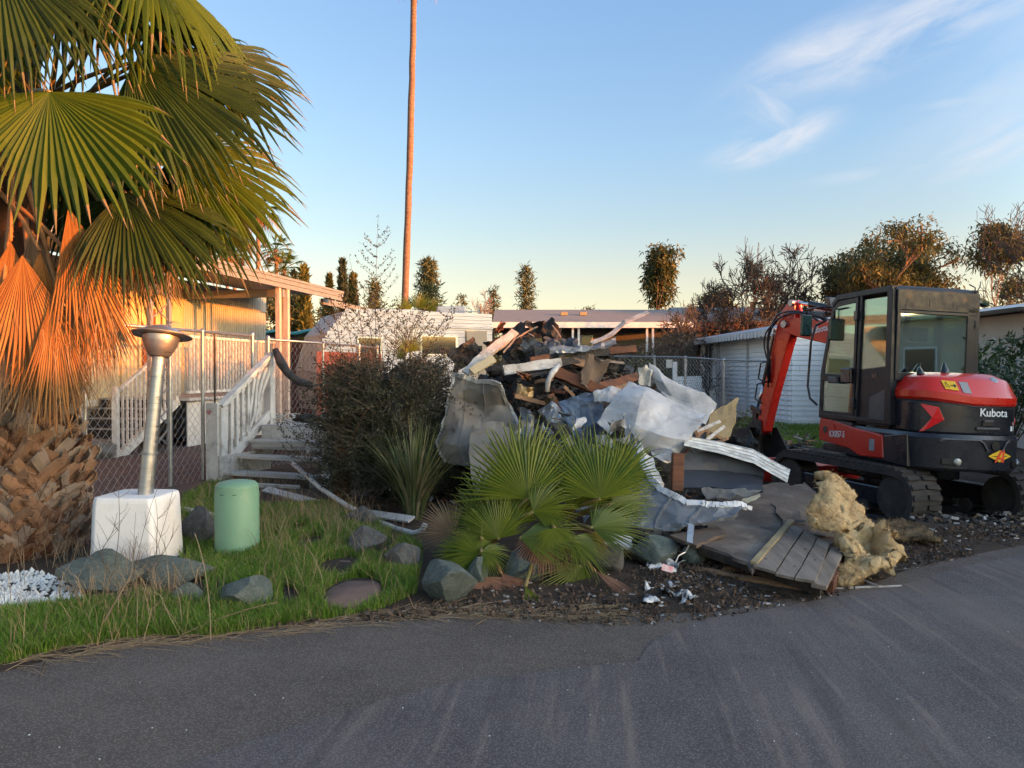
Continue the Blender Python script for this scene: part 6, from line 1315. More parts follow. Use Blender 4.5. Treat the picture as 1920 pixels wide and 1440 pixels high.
# thin splinters and crumpled scraps (uncountable)
sb = MB(); mk = ['char', 'char_wood', 'rust_wood', 'tan_wood', 'plank_gray', 'pale_plank']
for i in range(1700):
    x, y = MC.x + g6.gauss(0, .8), MC.y - .45 + g6.gauss(0, .45); z = max(.05, moundz(x, y)) * g6.uniform(.92, 1.1); d = Vector((g6.gauss(0, 1), g6.gauss(0, .6), g6.gauss(0, .5))).normalized() * g6.uniform(.08, .38); c = Vector((x, y, z)); sb.cur = g6.choices(range(6), (9, 6, 3, 2.5, 2, 1))[0]
    sb.bar(c - d / 2, c + d / 2, g6.uniform(.008, .03), g6.uniform(.004, .012), up=(g6.uniform(-1, 1), g6.uniform(-1, 1), 1))
tag(sb.build('splinters', [M[k] for k in mk]), 'thin splinters and laths strewn over the debris pile', 'splinters', kind='stuff')
cs = MB(); mk2 = ['char', 'gray_sheet', 'blue_sheet', 'white_sheet', 'ply', 'navy_panel']
def crumple_scraps(b, spots, wts):
    for (c, s_) in spots:
        b.cur = g6.choices(range(6), wts)[0]; u, w = ortho(Vector((g6.gauss(0, 1), -1 + g6.gauss(0, .5), g6.gauss(0, .8)))); C_ = [[c + u * (j - 1) * s_ * g6.uniform(.5, 1.1) + w * (i - 1) * s_ * g6.uniform(.4, .9) + Vector((g6.gauss(0, .2), g6.gauss(0, .2), g6.gauss(0, .2))) * s_ for j in range(3)] for i in range(3)]
        b.grid(facet(C_, sub=4, amp=s_ * .22, seed=g6.randrange(999), folds=4, fscale=2.5 , rag=.03), .004)
spots6 = []
for i in range(260):
    x, y = MC.x + g6.gauss(0, .75), MC.y - .5 + g6.gauss(0, .4); spots6.append((Vector((x, y, max(.1, moundz(x, y)) * g6.uniform(.95, 1.1))), g6.uniform(.03, .10)))
crumple_scraps(cs, spots6, (9, 3, 1, .6, 2, 2)); spots6 = []
for i in range(46): p_ = P(g6.uniform(985, 1200), g6.uniform(775, 960), g6.uniform(7.0, 7.9)); spots6.append((p_, g6.uniform(.05, .14)))
crumple_scraps(cs, spots6, (3, 5, 4, 2, 1, 2))
tag(cs.build('crumpled_scraps', [M[k] for k in mk2], smooth=True, angle=35), 'crumpled scraps of singed sheet strewn over the debris pile', 'scraps', kind='stuff')
# twisted charred flakes on the top
def flake(label, px, py, Y, w, h, m, seed, name='charred_sheet', cat='charred debris', tilt=0, amp=.05, grp='charred pieces on top of the pile', thick=.012):
    g_ = random.Random(seed); c = P(px, py, Y); wx, hz = w / FPX * Y / 2, h / FPX * Y / 2; rows = []
    ca, sa = math.cos(tilt), math.sin(tilt); lean = g_.uniform(-.5, .5); R_ = []
    for i in range(3):
        r = []
        for j in range(4):
            u, v = (j / 3 * 2 - 1) * wx * g_.uniform(.8, 1.15), (1 - i) * hz * g_.uniform(.75, 1.15); r.append(c + Vector((u * ca - v * sa, g_.uniform(-.08, .08) + v * lean, u * sa + v * ca)))
        R_.append(r)
    rr = facet(R_, sub=5, amp=amp, seed=seed, thick=thick, folds=4, fscale=1.6, rag=.045); b = MB(); b.grid(rr, thick * .5); o = b.build(name, M[m], smooth=True, angle=25); tag(o, label, cat, grp); return o
flakes = [('black charred lump crowning the very top of the pile', 1012, 618, 10.1, 46, 34, 'char', 1, .2), ('black charred sheet sloping down left from the top of the pile', 965, 645, 10.0, 70, 52, 'char', 2, .75), ('small black curled flake left of the white plank', 925, 648, 9.9, 30, 26, 'char', 3, .4),
          ('grey singed sheet hanging under the top lump', 1000, 650, 9.8, 54, 40, 'gray_sheet', 4, -.7), ('folded black board peak right of the top lump', 1032, 628, 9.9, 44, 38, 'char', 5, -.9), ('dark slate curved panel right of the folded peak', 1050, 648, 9.7, 60, 24, 'navy_panel', 6, -.15),
          ('black crumpled sheet in the middle of the pile', 985, 672, 9.5, 60, 36, 'char', 7, -.3), ('black crumpled cloth heap below the middle plank', 1015, 705, 9.2, 60, 36, 'navy_panel', 8, -.2), ('charred ribbed piece under the pale plank', 945, 690, 9.3, 70, 26, 'char_wood', 9, .2),
          ('scorched brown board left of the white plank', 873, 668, 9.6, 70, 46, 'char_wood', 10, .5), ('black beam stub right of the middle of the pile', 1090, 660, 9.6, 70, 18, 'char', 11, .03), ('dark hollow scrap by the fence end of the pile', 1150, 685, 9.6, 40, 28, 'char', 12, -.5),
          ('grey folded scrap under the silver foil', 1060, 668, 9.4, 50, 18, 'gray_sheet', 13, .1), ('rusty scrap between the planks', 1020, 676, 9.2, 36, 14, 'rust_wood', 14, .05), ('small red charred stick end at the top left of the pile', 938, 612, 10.0, 10, 22, 'rust_wood', 15, -.5)]
for lb, px, py, Y, w, h, m, sd_, tl in flakes: flake(lb, px, py, Y, w, h, m, sd_, tilt=tl, amp=.035 if w > 40 else .02)
# planks and beams
def plank(label, a, c, w, t, m, name='plank', cat='plank', up=(0, -.6, 1), mid=None, jit=.004, grp='boards in the debris pile'):
    a, c = P(*a), P(*c); b = MB(); pts = [a] + ([P(*mid)] if mid else []) + [c]
    for u, v in zip(pts, pts[1:]):
        n_ = 5
        for i in range(n_): b.bar(u.lerp(v, i / n_), u.lerp(v, (i + 1) / n_), w * (1 + .06 * math.sin(i * 2.1 + len(label))), t, up=up, jit=0)
    for i in range(len(b.v)):
        x, y, z = b.v[i]; q = Vector((x, y, z)); dlt = noise.noise_vector(q * 9) * jit * 2; b.v[i] = (x + dlt.x, y + dlt.y, z + dlt.z)
    o = b.build(name, M[m]); tag(o, label, cat, grp); return o
up1 = (0, -1, .3)
plank('scorched white plank sloping from the top of the pile to the grey panel', (873, 700, 8.9), (950, 634, 9.3), .10, .03, 'pale_plank', up=(0, -1, .5), mid=(905, 668, 9.1))
plank('white rounded board above the black sheet', (905, 672, 9.2), (966, 622, 9.7), .11, .03, 'pale_plank', up=(0, -1, .5))
plank('short cream plank lit by the sun beside the scorched white one', (884, 697, 8.8), (926, 672, 8.95), .10, .035, 'cream_siding', up=(0, -1, .5))
plank('pale horizontal plank with a screw hole in the middle of the pile', (944, 695, 8.85), (1052, 679, 9.1), .11, .035, 'pale_plank', up=up1)
plank('charred right end of the pale horizontal plank', (1050, 680, 9.1), (1110, 672, 9.3), .09, .035, 'char_wood', up=up1)
plank('long black beam pointing right out of the pile', (1000, 664, 9.3), (1140, 660, 9.6), .13, .10, 'char', up=up1)
plank('splintered red end of the black beam', (1128, 659, 9.6), (1192, 655, 9.7), .09, .05, 'rust_wood', up=up1)
plank('thin grey lath under the black beam at the right', (1060, 672, 9.3), (1170, 681, 9.5), .03, .02, 'plank_gray', up=up1)
plank('bright red brown beam sloping down to the white sheet', (1040, 697, 8.9), (1125, 733, 8.7), .12, .09, 'rust_wood', up=up1)
plank('red brown board behind the white sheet at the right', (1120, 728, 8.9), (1195, 706, 9.3), .10, .05, 'rust_wood', up=up1)
plank('second red brown board just below the other behind the white sheet', (1130, 738, 8.8), (1180, 722, 9.1), .06, .04, 'tan_wood', up=up1)
plank('brown joist above the red brown beam', (1075, 678, 9.2), (1130, 692, 9.3), .09, .06, 'tan_wood', up=up1)
plank('orange brown short board low in the pile', (965, 743, 8.7), (1022, 757, 8.75), .05, .04, 'tan_wood', up=up1)
plank('rusty red bar between the middle planks', (994, 676, 9.05), (1030, 668, 9.1), .06, .04, 'rust_wood', up=up1)
plank('thin stick leaning from the top lump to the left', (943, 662, 9.4), (967, 634, 9.6), .02, .02, 'plank_gray', up=up1)
plank('long thin charred stick reaching over the top of the pile', (968, 634, 9.8), (1008, 612, 10.0), .018, .018, 'plank_gray', up=up1)
plank('small leaning splinter right of the folded peak', (1036, 610, 9.8), (1052, 632, 9.7), .018, .015, 'plank_gray', up=up1)
plank('red brown board low between grey sheets', (1032, 740, 8.65), (1048, 768, 8.6), .07, .03, 'rust_wood', up=up1)
plank('tan splinter near the blue grey sheets', (1058, 725, 8.7), (1076, 743, 8.65), .035, .02, 'tan_wood', up=up1)
ordn = ('first', 'second', 'third', 'fourth', 'fifth', 'sixth', 'seventh', 'eighth', 'ninth', 'tenth', 'eleventh', 'twelfth')
for i in range(12):
    px, py = 968 + i * 12.5 + g6.uniform(-3, 3), g6.uniform(690, 765); a_ = g6.uniform(-.6, .6); l = g6.uniform(18, 42); plank('broken %s batten in the hollow of the pile, %s from the left' % ('brown' if i % 2 else 'charred', ordn[i]), (px, py, 8.9), (px + l * math.cos(a_), py + l * math.sin(a_), 8.9 + g6.uniform(-.2, .2)), .04, .02, ('tan_wood', 'char_wood', 'rust_wood')[i % 3] if i % 2 else 'char_wood', up=up1, name='batten', cat='batten', grp='broken battens in the hollow')
b = MB(); b.tube([P(1047, 686, 8.9), P(1035, 700, 8.8), P(1027, 718, 8.75), P(1026, 735, 8.75)], [.035, .035, .032, .025], 8); tag(b.build('curved_pipe', M['pale_plank'], smooth=True), 'white curved pipe hanging in the middle of the pile', 'pipe')
flake('reddish torn insulation scrap under the curved pipe', 1030, 750, 8.65, 16, 30, 'wool_dirty', 31, cat='scrap', name='torn_scrap', grp='scraps in the hollow')
flake('bright red scrap deep in the hollow of the pile', 982, 706, 8.85, 30, 10, 'badge_red' if 'badge_red' in M else 'rust_wood', 32, cat='scrap', name='red_scrap', tilt=-.15, grp='scraps in the hollow')
flake('brown plywood offcut standing on the red brown beam', 1113, 700, 8.75, 44, 56, 'ply', 33, cat='plywood', name='plywood_offcut', tilt=-.35, amp=.008, grp=None, thick=.018)
flake('dark yellow wool tuft in the hollow of the pile', 985, 735, 8.8, 30, 22, 'wool', 34, cat='scrap', name='wool_tuft', grp='scraps in the hollow')
# long bent metal strip over the top
sheet('bent_roof_strip', 'long bent metal strip pointing up right above the pile', 'metal strip', [[(1108, 640, 9.4), (1142, 626, 9.5), (1170, 602, 9.6), (1214, 583, 9.8)], [(1112, 645, 9.4), (1146, 632, 9.45), (1174, 608, 9.55), (1216, 588, 9.75)]], 'alu_trim', sub=4, amp=.004, seed=2, thick=.01)
sheet('foil_strip', 'crumpled silver foil strip lying across the right side of the pile', 'foil', [[(1030, 652, 9.2), (1070, 653, 9.3), (1105, 650, 9.4), (1152, 634, 9.5)], [(1030, 664, 9.15), (1070, 664, 9.2), (1108, 660, 9.3), (1156, 646, 9.4)]], 'gray_sheet', sub=7, amp=.03, seed=3, folds=6)
# the beige panel
o, rw = sheet('crumpled_siding', 'crumpled beige grey wall panel hanging at the left front of the pile', 'wall panel', [[(850, 700, 8.85), (875, 706, 8.8), (905, 714, 8.75), (938, 724, 8.65)], [(842, 740, 8.8), (872, 752, 8.85), (910, 760, 8.75), (955, 762, 8.8)], [(836, 776, 8.7), (868, 790, 8.55), (905, 800, 8.75), (975, 800, 8.65)], [(820, 830, 8.5), (860, 838, 8.35), (912, 836, 8.5), (985, 832, 8.5)], [(835, 868, 8.4), (870, 872, 8.3), (920, 874, 8.4), (985, 868, 8.4)]], 'beige_sheet', sub=9, amp=.055, seed=11, folds=4, fscale=.9, crk=.2)
edge_strip(rw, 'top', o, 'alu_trim', .05, .03); edge_strip(rw, 'right', o, 'alu_trim', .035, .03, k1=28); edge_strip(rw, 'left', o, 'alu_trim', .025, .02)
for cj in (9, 18):
    b = MB(); ln = [r[cj] for r in rw[:30]]
    for u, v in zip(ln, ln[1:]): b.bar(u + Vector((0, -.008, 0)), v + Vector((0, -.008, 0)), .012, .012, up=(0, -1, 0))
    adopt(o, b.build('seam', M['beige_sheet']))
sheet('crumpled_sheet', 'beige grey lower sheet behind the top of the small palms', 'sheet metal', [[(885, 800, 8.3), (930, 790, 8.35), (985, 800, 8.3)], [(880, 850, 8.2), (930, 845, 8.25), (1000, 850, 8.2)], [(890, 930, 8.0), (940, 935, 8.05), (1010, 930, 8.0)]], 'beige_sheet', sub=8, amp=.04, seed=12, crk=.3)
# blue grey sheets
for lb, R_, m, sd_, am in (
    ('blue grey crumpled sheet between the red brown beam and the big white sheet', [[(1047, 750, 8.5), (1085, 745, 8.5), (1128, 738, 8.4)], [(1060, 790, 8.35), (1090, 800, 8.45), (1135, 790, 8.3)], [(1075, 815, 8.2), (1100, 835, 8.3), (1150, 830, 8.25)]], 'blue_sheet', 21, .05),
    ('pale blue grey torn sheet left of the blue crumpled one', [[(1010, 770, 8.5), (1035, 758, 8.5), (1060, 775, 8.45)], [(1010, 800, 8.4), (1040, 800, 8.3), (1075, 810, 8.4)], [(1020, 850, 8.3), (1050, 850, 8.2), (1090, 860, 8.3)]], 'gray_sheet', 22, .05),
    ('small grey ribbed scrap right of the beige panel', [[(975, 765, 8.6), (990, 772, 8.5), (1012, 785, 8.6)], [(978, 800, 8.5), (995, 805, 8.4), (1015, 815, 8.5)]], 'gray_sheet', 23, .03),
    ('grey sheet low behind the tips of the small palms', [[(1060, 830, 8.1), (1100, 835, 8.0), (1150, 845, 8.0)], [(1050, 880, 7.9), (1100, 890, 7.9), (1160, 895, 7.9)], [(1060, 930, 7.7), (1110, 935, 7.7), (1170, 940, 7.7)]], 'gray_sheet', 24, .05),
    ('light blue wrapped edge under the left corner of the big white sheet', [[(1112, 738, 8.3), (1140, 728, 8.35), (1165, 730, 8.35)], [(1115, 752, 8.25), (1140, 750, 8.2), (1160, 752, 8.2)]], 'white_sheet', 25, .03),
    ('dark blue fold below the blue crumpled sheet', [[(1090, 800, 8.2), (1130, 790, 8.2), (1150, 800, 8.15)], [(1095, 830, 8.1), (1125, 835, 8.1), (1145, 830, 8.1)]], 'navy_panel', 26, .03)):
    sheet('crumpled_sheet', lb, 'sheet metal', R_, m, sub=14, amp=am * 1.2, seed=sd_, folds=6, fscale=1.2, crk=.6, group='crumpled grey sheets')
# the big white sheets
sheet('white_sheet', 'big crumpled white metal sheet with a raised peak in the middle of the picture', 'sheet metal', [[(1180, 712, 8.1), (1212, 722, 8.0), (1262, 752, 7.95), (1322, 782, 7.95)], [(1148, 752, 7.95), (1198, 762, 7.7), (1250, 785, 7.75), (1312, 800, 7.7)], [(1125, 784, 7.85), (1190, 800, 7.6), (1240, 820, 7.55), (1290, 828, 7.6)], [(1116, 795, 7.8), (1165, 830, 7.6), (1215, 845, 7.6), (1262, 868, 7.6)]], 'white_sheet', sub=16, amp=.05, seed=33, folds=3, fscale=.6, crk=.16)
sheet('white_sheet', 'second white sheet with a pink lit pointed tip behind the big one', 'sheet metal', [[(1216, 684, 8.55), (1232, 692, 8.5), (1246, 706, 8.45), (1262, 718, 8.45)], [(1222, 706, 8.5), (1245, 716, 8.35), (1285, 728, 8.3), (1318, 740, 8.3)], [(1232, 726, 8.45), (1262, 742, 8.3), (1300, 762, 8.2), (1343, 760, 8.25)], [(1245, 740, 8.3), (1270, 760, 8.2), (1300, 790, 8.1), (1322, 798, 8.1)]], 'white_sheet', sub=14, amp=.034, seed=34, folds=3, fscale=.6, crk=.16)
flake('torn pale cloth between the two white sheets', 1208, 710, 8.5, 26, 22, 'strap_white', 35, name='torn_cloth', cat='cloth', grp=None)
o, rw = sheet('white_flap', 'grey white flap hanging below the big white sheet', 'sheet metal', [[(1222, 845, 7.5), (1262, 835, 7.6), (1290, 825, 7.7)], [(1220, 850, 7.4), (1250, 856, 7.5), (1278, 848, 7.6)], [(1225, 858, 7.4), (1252, 868, 7.45), (1262, 866, 7.5)]], 'gray_sheet', sub=6, amp=.012, seed=36, folds=2, crk=.3)
# tan panels near the bucket
sheet('tan_fibreboard', 'tan fibre panel standing behind the white sheets beside the bucket', 'panel', [[(1326, 778, 8.9), (1352, 764, 9.0), (1382, 746, 9.1)], [(1322, 800, 8.8), (1348, 796, 8.9), (1376, 790, 9.0)], [(1320, 822, 8.7), (1345, 824, 8.8), (1368, 818, 8.9)]], 'tan_panel', sub=5, amp=.02, seed=37, thick=.02)
for i, (a, c, m) in enumerate((((1300, 812, 8.3), (1350, 790, 8.6), 'pale_plank'), ((1305, 822, 8.3), (1330, 795, 8.5), 'tan_wood'), ((1308, 800, 8.4), (1352, 822, 8.6), 'tan_wood'), ((1318, 830, 8.3), (1358, 800, 8.6), 'pale_plank'), ((1330, 835, 8.5), (1365, 822, 8.8), 'tan_wood'), ((1315, 838, 8.3), (1300, 800, 8.3), 'tan_wood'))):
    plank(('pale batten rising right beside the white sheet', 'tan batten steeply crossing the bundle near the bucket', 'tan batten falling right in the bundle near the bucket', 'pale batten lowest toward the bucket', 'tan batten nearest the bucket teeth', 'tan batten leaning left against the white sheet')[i], a, c, .035, .02, m, name='batten', cat='batten', grp='battens by the bucket', up=up1)
# ridged roof strip
def ridged(name, label, top, bot, m, nfold=7, depth=.028):
    T, B_ = [P(*q) for q in top], [P(*q) for q in bot]; n = len(T); rows = []
    for k in range(nfold * 4 + 1):
        f = k / (nfold * 4); row = []
        for i in range(n):
            for s_ in range(4 if i < n - 1 else 1):
                t = s_ / 4; a = T[i].lerp(T[min(i + 1, n - 1)], t); c = B_[i].lerp(B_[min(i + 1, n - 1)], t); q = a.lerp(c, f); q += Vector((0, -.5, .6)) * depth * (.5 if (k // 2) % 2 else -.5) + Vector((0, 0, .01 * noise.noise(q * 4))); row.append(q)
        rows.append(row)
    b = MB(); b.grid(rows, .004); o = b.build(name, M[m]); tag(o, label, 'roof strip'); return o
ridged('ridged_roof_strip', 'ridged aluminium roof strip bent down in front of the excavator track', [(1288, 818, 7.7), (1350, 828, 7.75), (1412, 842, 7.8), (1482, 880, 7.75)], [(1282, 834, 7.45), (1345, 848, 7.45), (1413, 868, 7.45), (1476, 904, 7.4)], 'alu_trim', 4, .022)
# dark panel and rust post
sheet('slate_sheet', 'dark slate coloured panel under the ridged strip', 'panel', [[(1270, 852, 7.6), (1340, 845, 7.65), (1432, 868, 7.6)], [(1272, 884, 7.55), (1345, 886, 7.6), (1430, 895, 7.55)], [(1275, 918, 7.35), (1345, 920, 7.35), (1428, 922, 7.3)]], 'navy_panel', sub=5, amp=.012, seed=41, thick=.03)
b = MB(); b.bar(P(1271, 850, 7.2), P(1269, 920, 7.15), .105, .09, up=(0, -1, 0)); tag(b.build('rusty_post', M['rust_wood'], bevel=.006), 'short rusty red post standing before the dark panel', 'post')
b = MB(); b.tube([P(1268, 918, 7.1), P(1268, 925, 7.1)], .02, 8); 
sheet('beige_scrap', 'beige torn sheet lying between the dark panel and the white rim', 'sheet metal', [[(1315, 921, 7.1), (1360, 923, 7.1), (1425, 925, 7.2)], [(1325, 938, 6.95), (1360, 940, 6.95), (1400, 935, 7.0)]], 'beige_sheet', sub=6, amp=.03, seed=42, group='beige scraps')
sheet('beige_scrap', 'narrow cream torn scrap at the right end of the white rim', 'sheet metal', [[(1390, 938, 6.9), (1425, 927, 7.0)], [(1400, 944, 6.85), (1424, 932, 6.95)]], 'cream_siding', sub=6, amp=.01, seed=43, group='beige scraps')
# lower bent sheet with white rim
o, rw = sheet('bent_awning_sheet', 'bent grey awning sheet with a thick white rim lying over the plywood floor', 'awning sheet', [[(1196, 835, 7.3), (1212, 885, 7.0), (1243, 922, 6.75), (1288, 946, 6.55), (1350, 950, 6.5), (1408, 952, 6.55)], [(1170, 860, 7.2), (1180, 915, 6.9), (1225, 945, 6.7), (1280, 962, 6.5), (1345, 962, 6.45), (1395, 957, 6.5)], [(1150, 890, 7.1), (1165, 950, 6.8), (1205, 970, 6.55), (1265, 982, 6.4), (1330, 972, 6.4), (1384, 962, 6.45)], [(1140, 930, 7.0), (1160, 985, 6.6), (1200, 990, 6.45), (1262, 992, 6.35), (1330, 980, 6.35), (1382, 966, 6.4)]], 'gray_sheet', sub=9, amp=.03, seed=51, folds=4, fscale=1.4, crk=.4)
edge_strip(rw, 'top', o, 'white_fascia', .055, .035); edge_strip(rw, 'bottom', o, 'gray_sheet', .02, .03)
for cj in (15, 22, 31):
    b = MB(); ln = [r[cj] for r in rw]
    for u, v in zip(ln, ln[1:]): b.bar(u + Vector((0, -.01, .008)), v + Vector((0, -.01, .008)), .018, .02, up=(0, -.5, 1))
    adopt(o, b.build('rib', M['gray_sheet']))
sheet('folded_sheet', 'white grey folded sheet standing at the left end of the rimmed awning sheet', 'sheet metal', [[(1200, 838, 7.25), (1222, 862, 7.3)], [(1208, 872, 7.15), (1238, 905, 7.2)], [(1228, 905, 7.0), (1250, 930, 7.05)]], 'white_sheet', sub=7, amp=.02, seed=52, group='crumpled grey sheets')
sheet('folded_sheet', 'grey sheet standing left of the white rim behind the palm leaves', 'sheet metal', [[(1180, 800, 7.6), (1200, 830, 7.5)], [(1185, 850, 7.5), (1200, 870, 7.4)], [(1170, 920, 7.3), (1215, 920, 7.2)]], 'gray_sheet', sub=7, amp=.04, seed=53, group='crumpled grey sheets')
for i, (a, c) in enumerate((((1190, 880, 7.1), (1225, 905, 6.9)), ((1183, 893, 7.0), (1215, 915, 6.9)), ((1196, 872, 7.1), (1210, 895, 6.95)))):
    plank(('brown', 'pale', 'dark')[i] + ' slat end inside the bent awning sheet', a, c, .04, .02, ('tan_wood', 'pale_plank', 'char_wood')[i], up=up1, name='slat', cat='slat', grp='slat ends by the awning sheet')
plank('narrow steel stub standing under the bent awning sheet', (1295, 985, 6.1), (1292, 1020, 5.95), .05, .03, 'galv', up=up1, name='steel_stub', cat='steel stub', grp=None)
b = MB(); b.tube([P(1292, 1022, 5.95), P(1285, 1035, 5.95), P(1272, 1042, 5.9), P(1266, 1055, 5.85)], .006, 5); tag(b.build('bent_wire', M['galv']), 'bent wire hanging from the steel stub by the pale green rock', 'wire')
sheet('white_scrap', 'white torn board lying left of the rocks behind the palms', 'board', [[(1130, 995, 6.35), (1165, 1000, 6.4), (1185, 1012, 6.4)], [(1135, 1018, 6.2), (1160, 1024, 6.2), (1184, 1030, 6.2)]], 'white_sheet', sub=6, amp=.015, seed=54, thick=.02)
# plywood floor: a tilted deck with separate sheets
def quadslab(name, q, th, m, parent=None, nx=8, ny=8, amp=.006, seed=0, holes=0):
    rows = []
    for i in range(ny + 1):
        row = []
        for j in range(nx + 1):
            u, v = j / nx, i / ny; p = (q[0] * (1 - u) + q[1] * u) * (1 - v) + (q[3] * (1 - u) + q[2] * u) * v; p = p + Vector((0, 0, amp * noise.noise(p * 3 + Vector((seed, 0, 0)))))
            if i in (0, ny) or j in (0, nx): p += Vector((noise.noise(p * 14), noise.noise(p * 14 + Vector((5, 5, 5))), 0)) * (.007 if m == 'plank_gray' else .055)
            row.append(p)
        rows.append(row)
    b = MB(); b.grid(rows[::-1], th); o = b.build(name, M[m], smooth=True, angle=30, fix=True)
    if parent: adopt(parent, o)
    return o
fl = thing('plywood_floor', 'broad dark plywood floor section lying tilted over the rocks toward the road', 'floor section', G(1420, 1040))
def FQ(pts): return [G(x, y, z) for x, y, z in pts]
# main sheet: far-left, far-right, near-right, near-left
quadslab('sheathing', FQ([(1340, 915, .32), (1478, 905, .30), (1520, 1010, .22), (1410, 1072, .16)])[0:4], .03, 'floor_ply', fl, 12, 10, .03, 1)
quadslab('sheathing', FQ([(1430, 915, .30), (1512, 905, .26), (1580, 1010, .17), (1480, 1000, .235)]), .03, 'floor_ply', fl, 8, 8, .03, 2)
quadslab('sheathing', FQ([(1258, 1003, .26), (1345, 985, .28), (1362, 1000, .275), (1308, 1023, .24)]), .025, 'ply', fl, 6, 5, .01, 3)
quadslab('sheathing', FQ([(1310, 1018, .235), (1345, 960, .30), (1455, 1000, .235), (1412, 1058, .17)]), .03, 'floor_ply', fl, 8, 8, .02, 4)
quadslab('sheathing', FQ([(1478, 985, .245), (1500, 975, .25), (1585, 1012, .165), (1560, 1048, .14)]), .03, 'floor_ply', fl, 8, 8, .02, 5)
bd = [((1412, 1060), (1478, 982), (1506, 992), (1452, 1072)), ((1454, 1074), (1508, 994), (1532, 1006), (1490, 1082)), ((1492, 1084), (1534, 1008), (1556, 1018), (1528, 1090))]
for i, q in enumerate(bd): quadslab('plank', [G(x, y, .262 - .10 * ((y - 982) / 110)) for x, y in (q[1], q[2], q[3], q[0])], .02, 'plank_gray', fl, 6, 8, .006, 10 + i)
def fbar(a, c, w, t, m, name): b = MB(); b.bar(a, c, w, t, up=(0, -.2, 1)); adopt(fl, b.build(name, M[m], bevel=.004))
fbar(G(1413, 1056, .20), G(1484, 976, .275), .05, .022, 'tan_panel', 'batten'); fbar(G(1535, 1100, .13), G(1577, 1020, .19), .10, .035, 'plank_gray', 'edge_board'); fbar(G(1556, 1100, .06), G(1585, 1040, .10), .05, .09, 'rust_wood', 'joist'); fbar(G(1310, 1030, .19), G(1540, 1108, .07), .04, .07, 'char_wood', 'joist')
b = MB(); b.lathe([(.05, 0), (.055, .004), (.03, .006)], 14, G(1500, 977, .27)); adopt(fl, b.build('hole', M['char']))
for i in range(7): b = MB(); b.lathe([(.010, 0), (.010, .003)], 10, G((1436, 1465, 1490, 1448, 1510, 1480, 1528)[i], (1048, 1052, 1062, 1032, 1030, 1010, 1050)[i], .215 - .04 * (i % 2) + .012)); adopt(fl, b.build('knot', M['char']))
# lumber at the road edge
plank('long splintered brown board lying along the road edge', (1286, 1068, 6.0), (1525, 1110, 5.42), .055, .05, 'tan_wood', up=(0, -.3, 1), jit=.008)
plank('black board lying just below the splintered brown one at the road', (1350, 1092, 5.68), (1535, 1118, 5.36), .05, .03, 'char_wood', up=(0, -.3, 1))
plank('short brown splintered offcut above the road edge board', (1345, 1078, 5.85), (1390, 1066, 6.0), .07, .03, 'tan_wood', up=(0, -.3, 1), jit=.01)
plank('long thin stick lying on the asphalt below the wool', (1560, 1103, 5.60), (1690, 1098, 5.67), .012, .01, 'pale_plank', up=(0, -.3, 1), name='stick', cat='stick', grp=None)
plank('second thin stick lying across toward the yellow wool', (1605, 1083, 5.85), (1650, 1100, 5.62), .010, .01, 'pale_plank', up=(0, -.3, 1), name='stick', cat='stick', grp=None)
plank('bark like brown log end behind the round rock', (1120, 1025, 6.4), (1200, 1038, 6.3), .09, .06, 'tan_wood', up=(0, -.3, 1), jit=.015)
b = MB(); b.tube([G(1610, 1070, .02), G(1700, 1068, .02), G(1752, 1050, .02), G(1745, 1035, .02), G(1710, 1022, .02)], .006, 5); tag(b.build('black_wire', M['char']), 'black wire looped on the ground right of the yellow wool', 'wire')
# mineral wool
def wool(name, label, R_, m='wool', th=.10, seed=0, amp=.05):
    th *= .65; rows = facet(R_, sub=16, amp=amp * 1.3, seed=seed, thick=th, folds=3, zmin=.02, fscale=1.5, rag=.05, crk=.35); b = MB(); b.grid(rows, th)
    for i in range(len(b.v)):
        q = Vector(b.v[i]); d = noise.noise_vector(q * 9) * .012 + noise.noise_vector(q * 30) * .009 + noise.noise_vector(q * 70) * .006; b.v[i] = (q.x + d.x, q.y + d.y, max(.005, q.z + d.z))
    o = b.build(name, M[m], smooth=True, fix=True); tag(o, label, 'insulation'); 
    # loose fibres standing off the surface
    g_ = random.Random(seed); f = MB(); V = b.v
    for k in range(2200):
        q = Vector(V[g_.randrange(len(V))]); d = Vector((g_.gauss(0, 1), g_.gauss(0, 1), g_.gauss(0, 1))).normalized() * g_.uniform(.012, .05); f.tube([q, q + d * .5 + Vector((0, 0, .003)), q + d + Vector((0, 0, -.006))], [.0016, .0013, .0006], 3, caps=False)
    w = f.build('loose_fibre', M[m]); w['kind'] = 'stuff'; adopt(o, w); return o
wool('wool_batt', 'torn yellow insulation batt with a pointed top leaning on the plywood floor', [[(1542, 885, 6.75), (1550, 905, 6.7), (1562, 912, 6.75)], [(1528, 935, 6.55), (1555, 925, 6.5), (1592, 938, 6.6)], [(1520, 960, 6.4), (1560, 955, 6.3), (1610, 968, 6.45)], [(1535, 975, 6.2), (1575, 990, 6.15), (1640, 992, 6.3)]], th=.09, seed=61, amp=.05)
wool('wool_batt', 'long strip of yellow insulation sagging from the torn batt', [[(1512, 948, 6.35), (1545, 958, 6.3), (1580, 965, 6.3)], [(1525, 985, 6.15), (1550, 995, 6.1), (1570, 1000, 6.1)]], th=.05, seed=62, amp=.03)
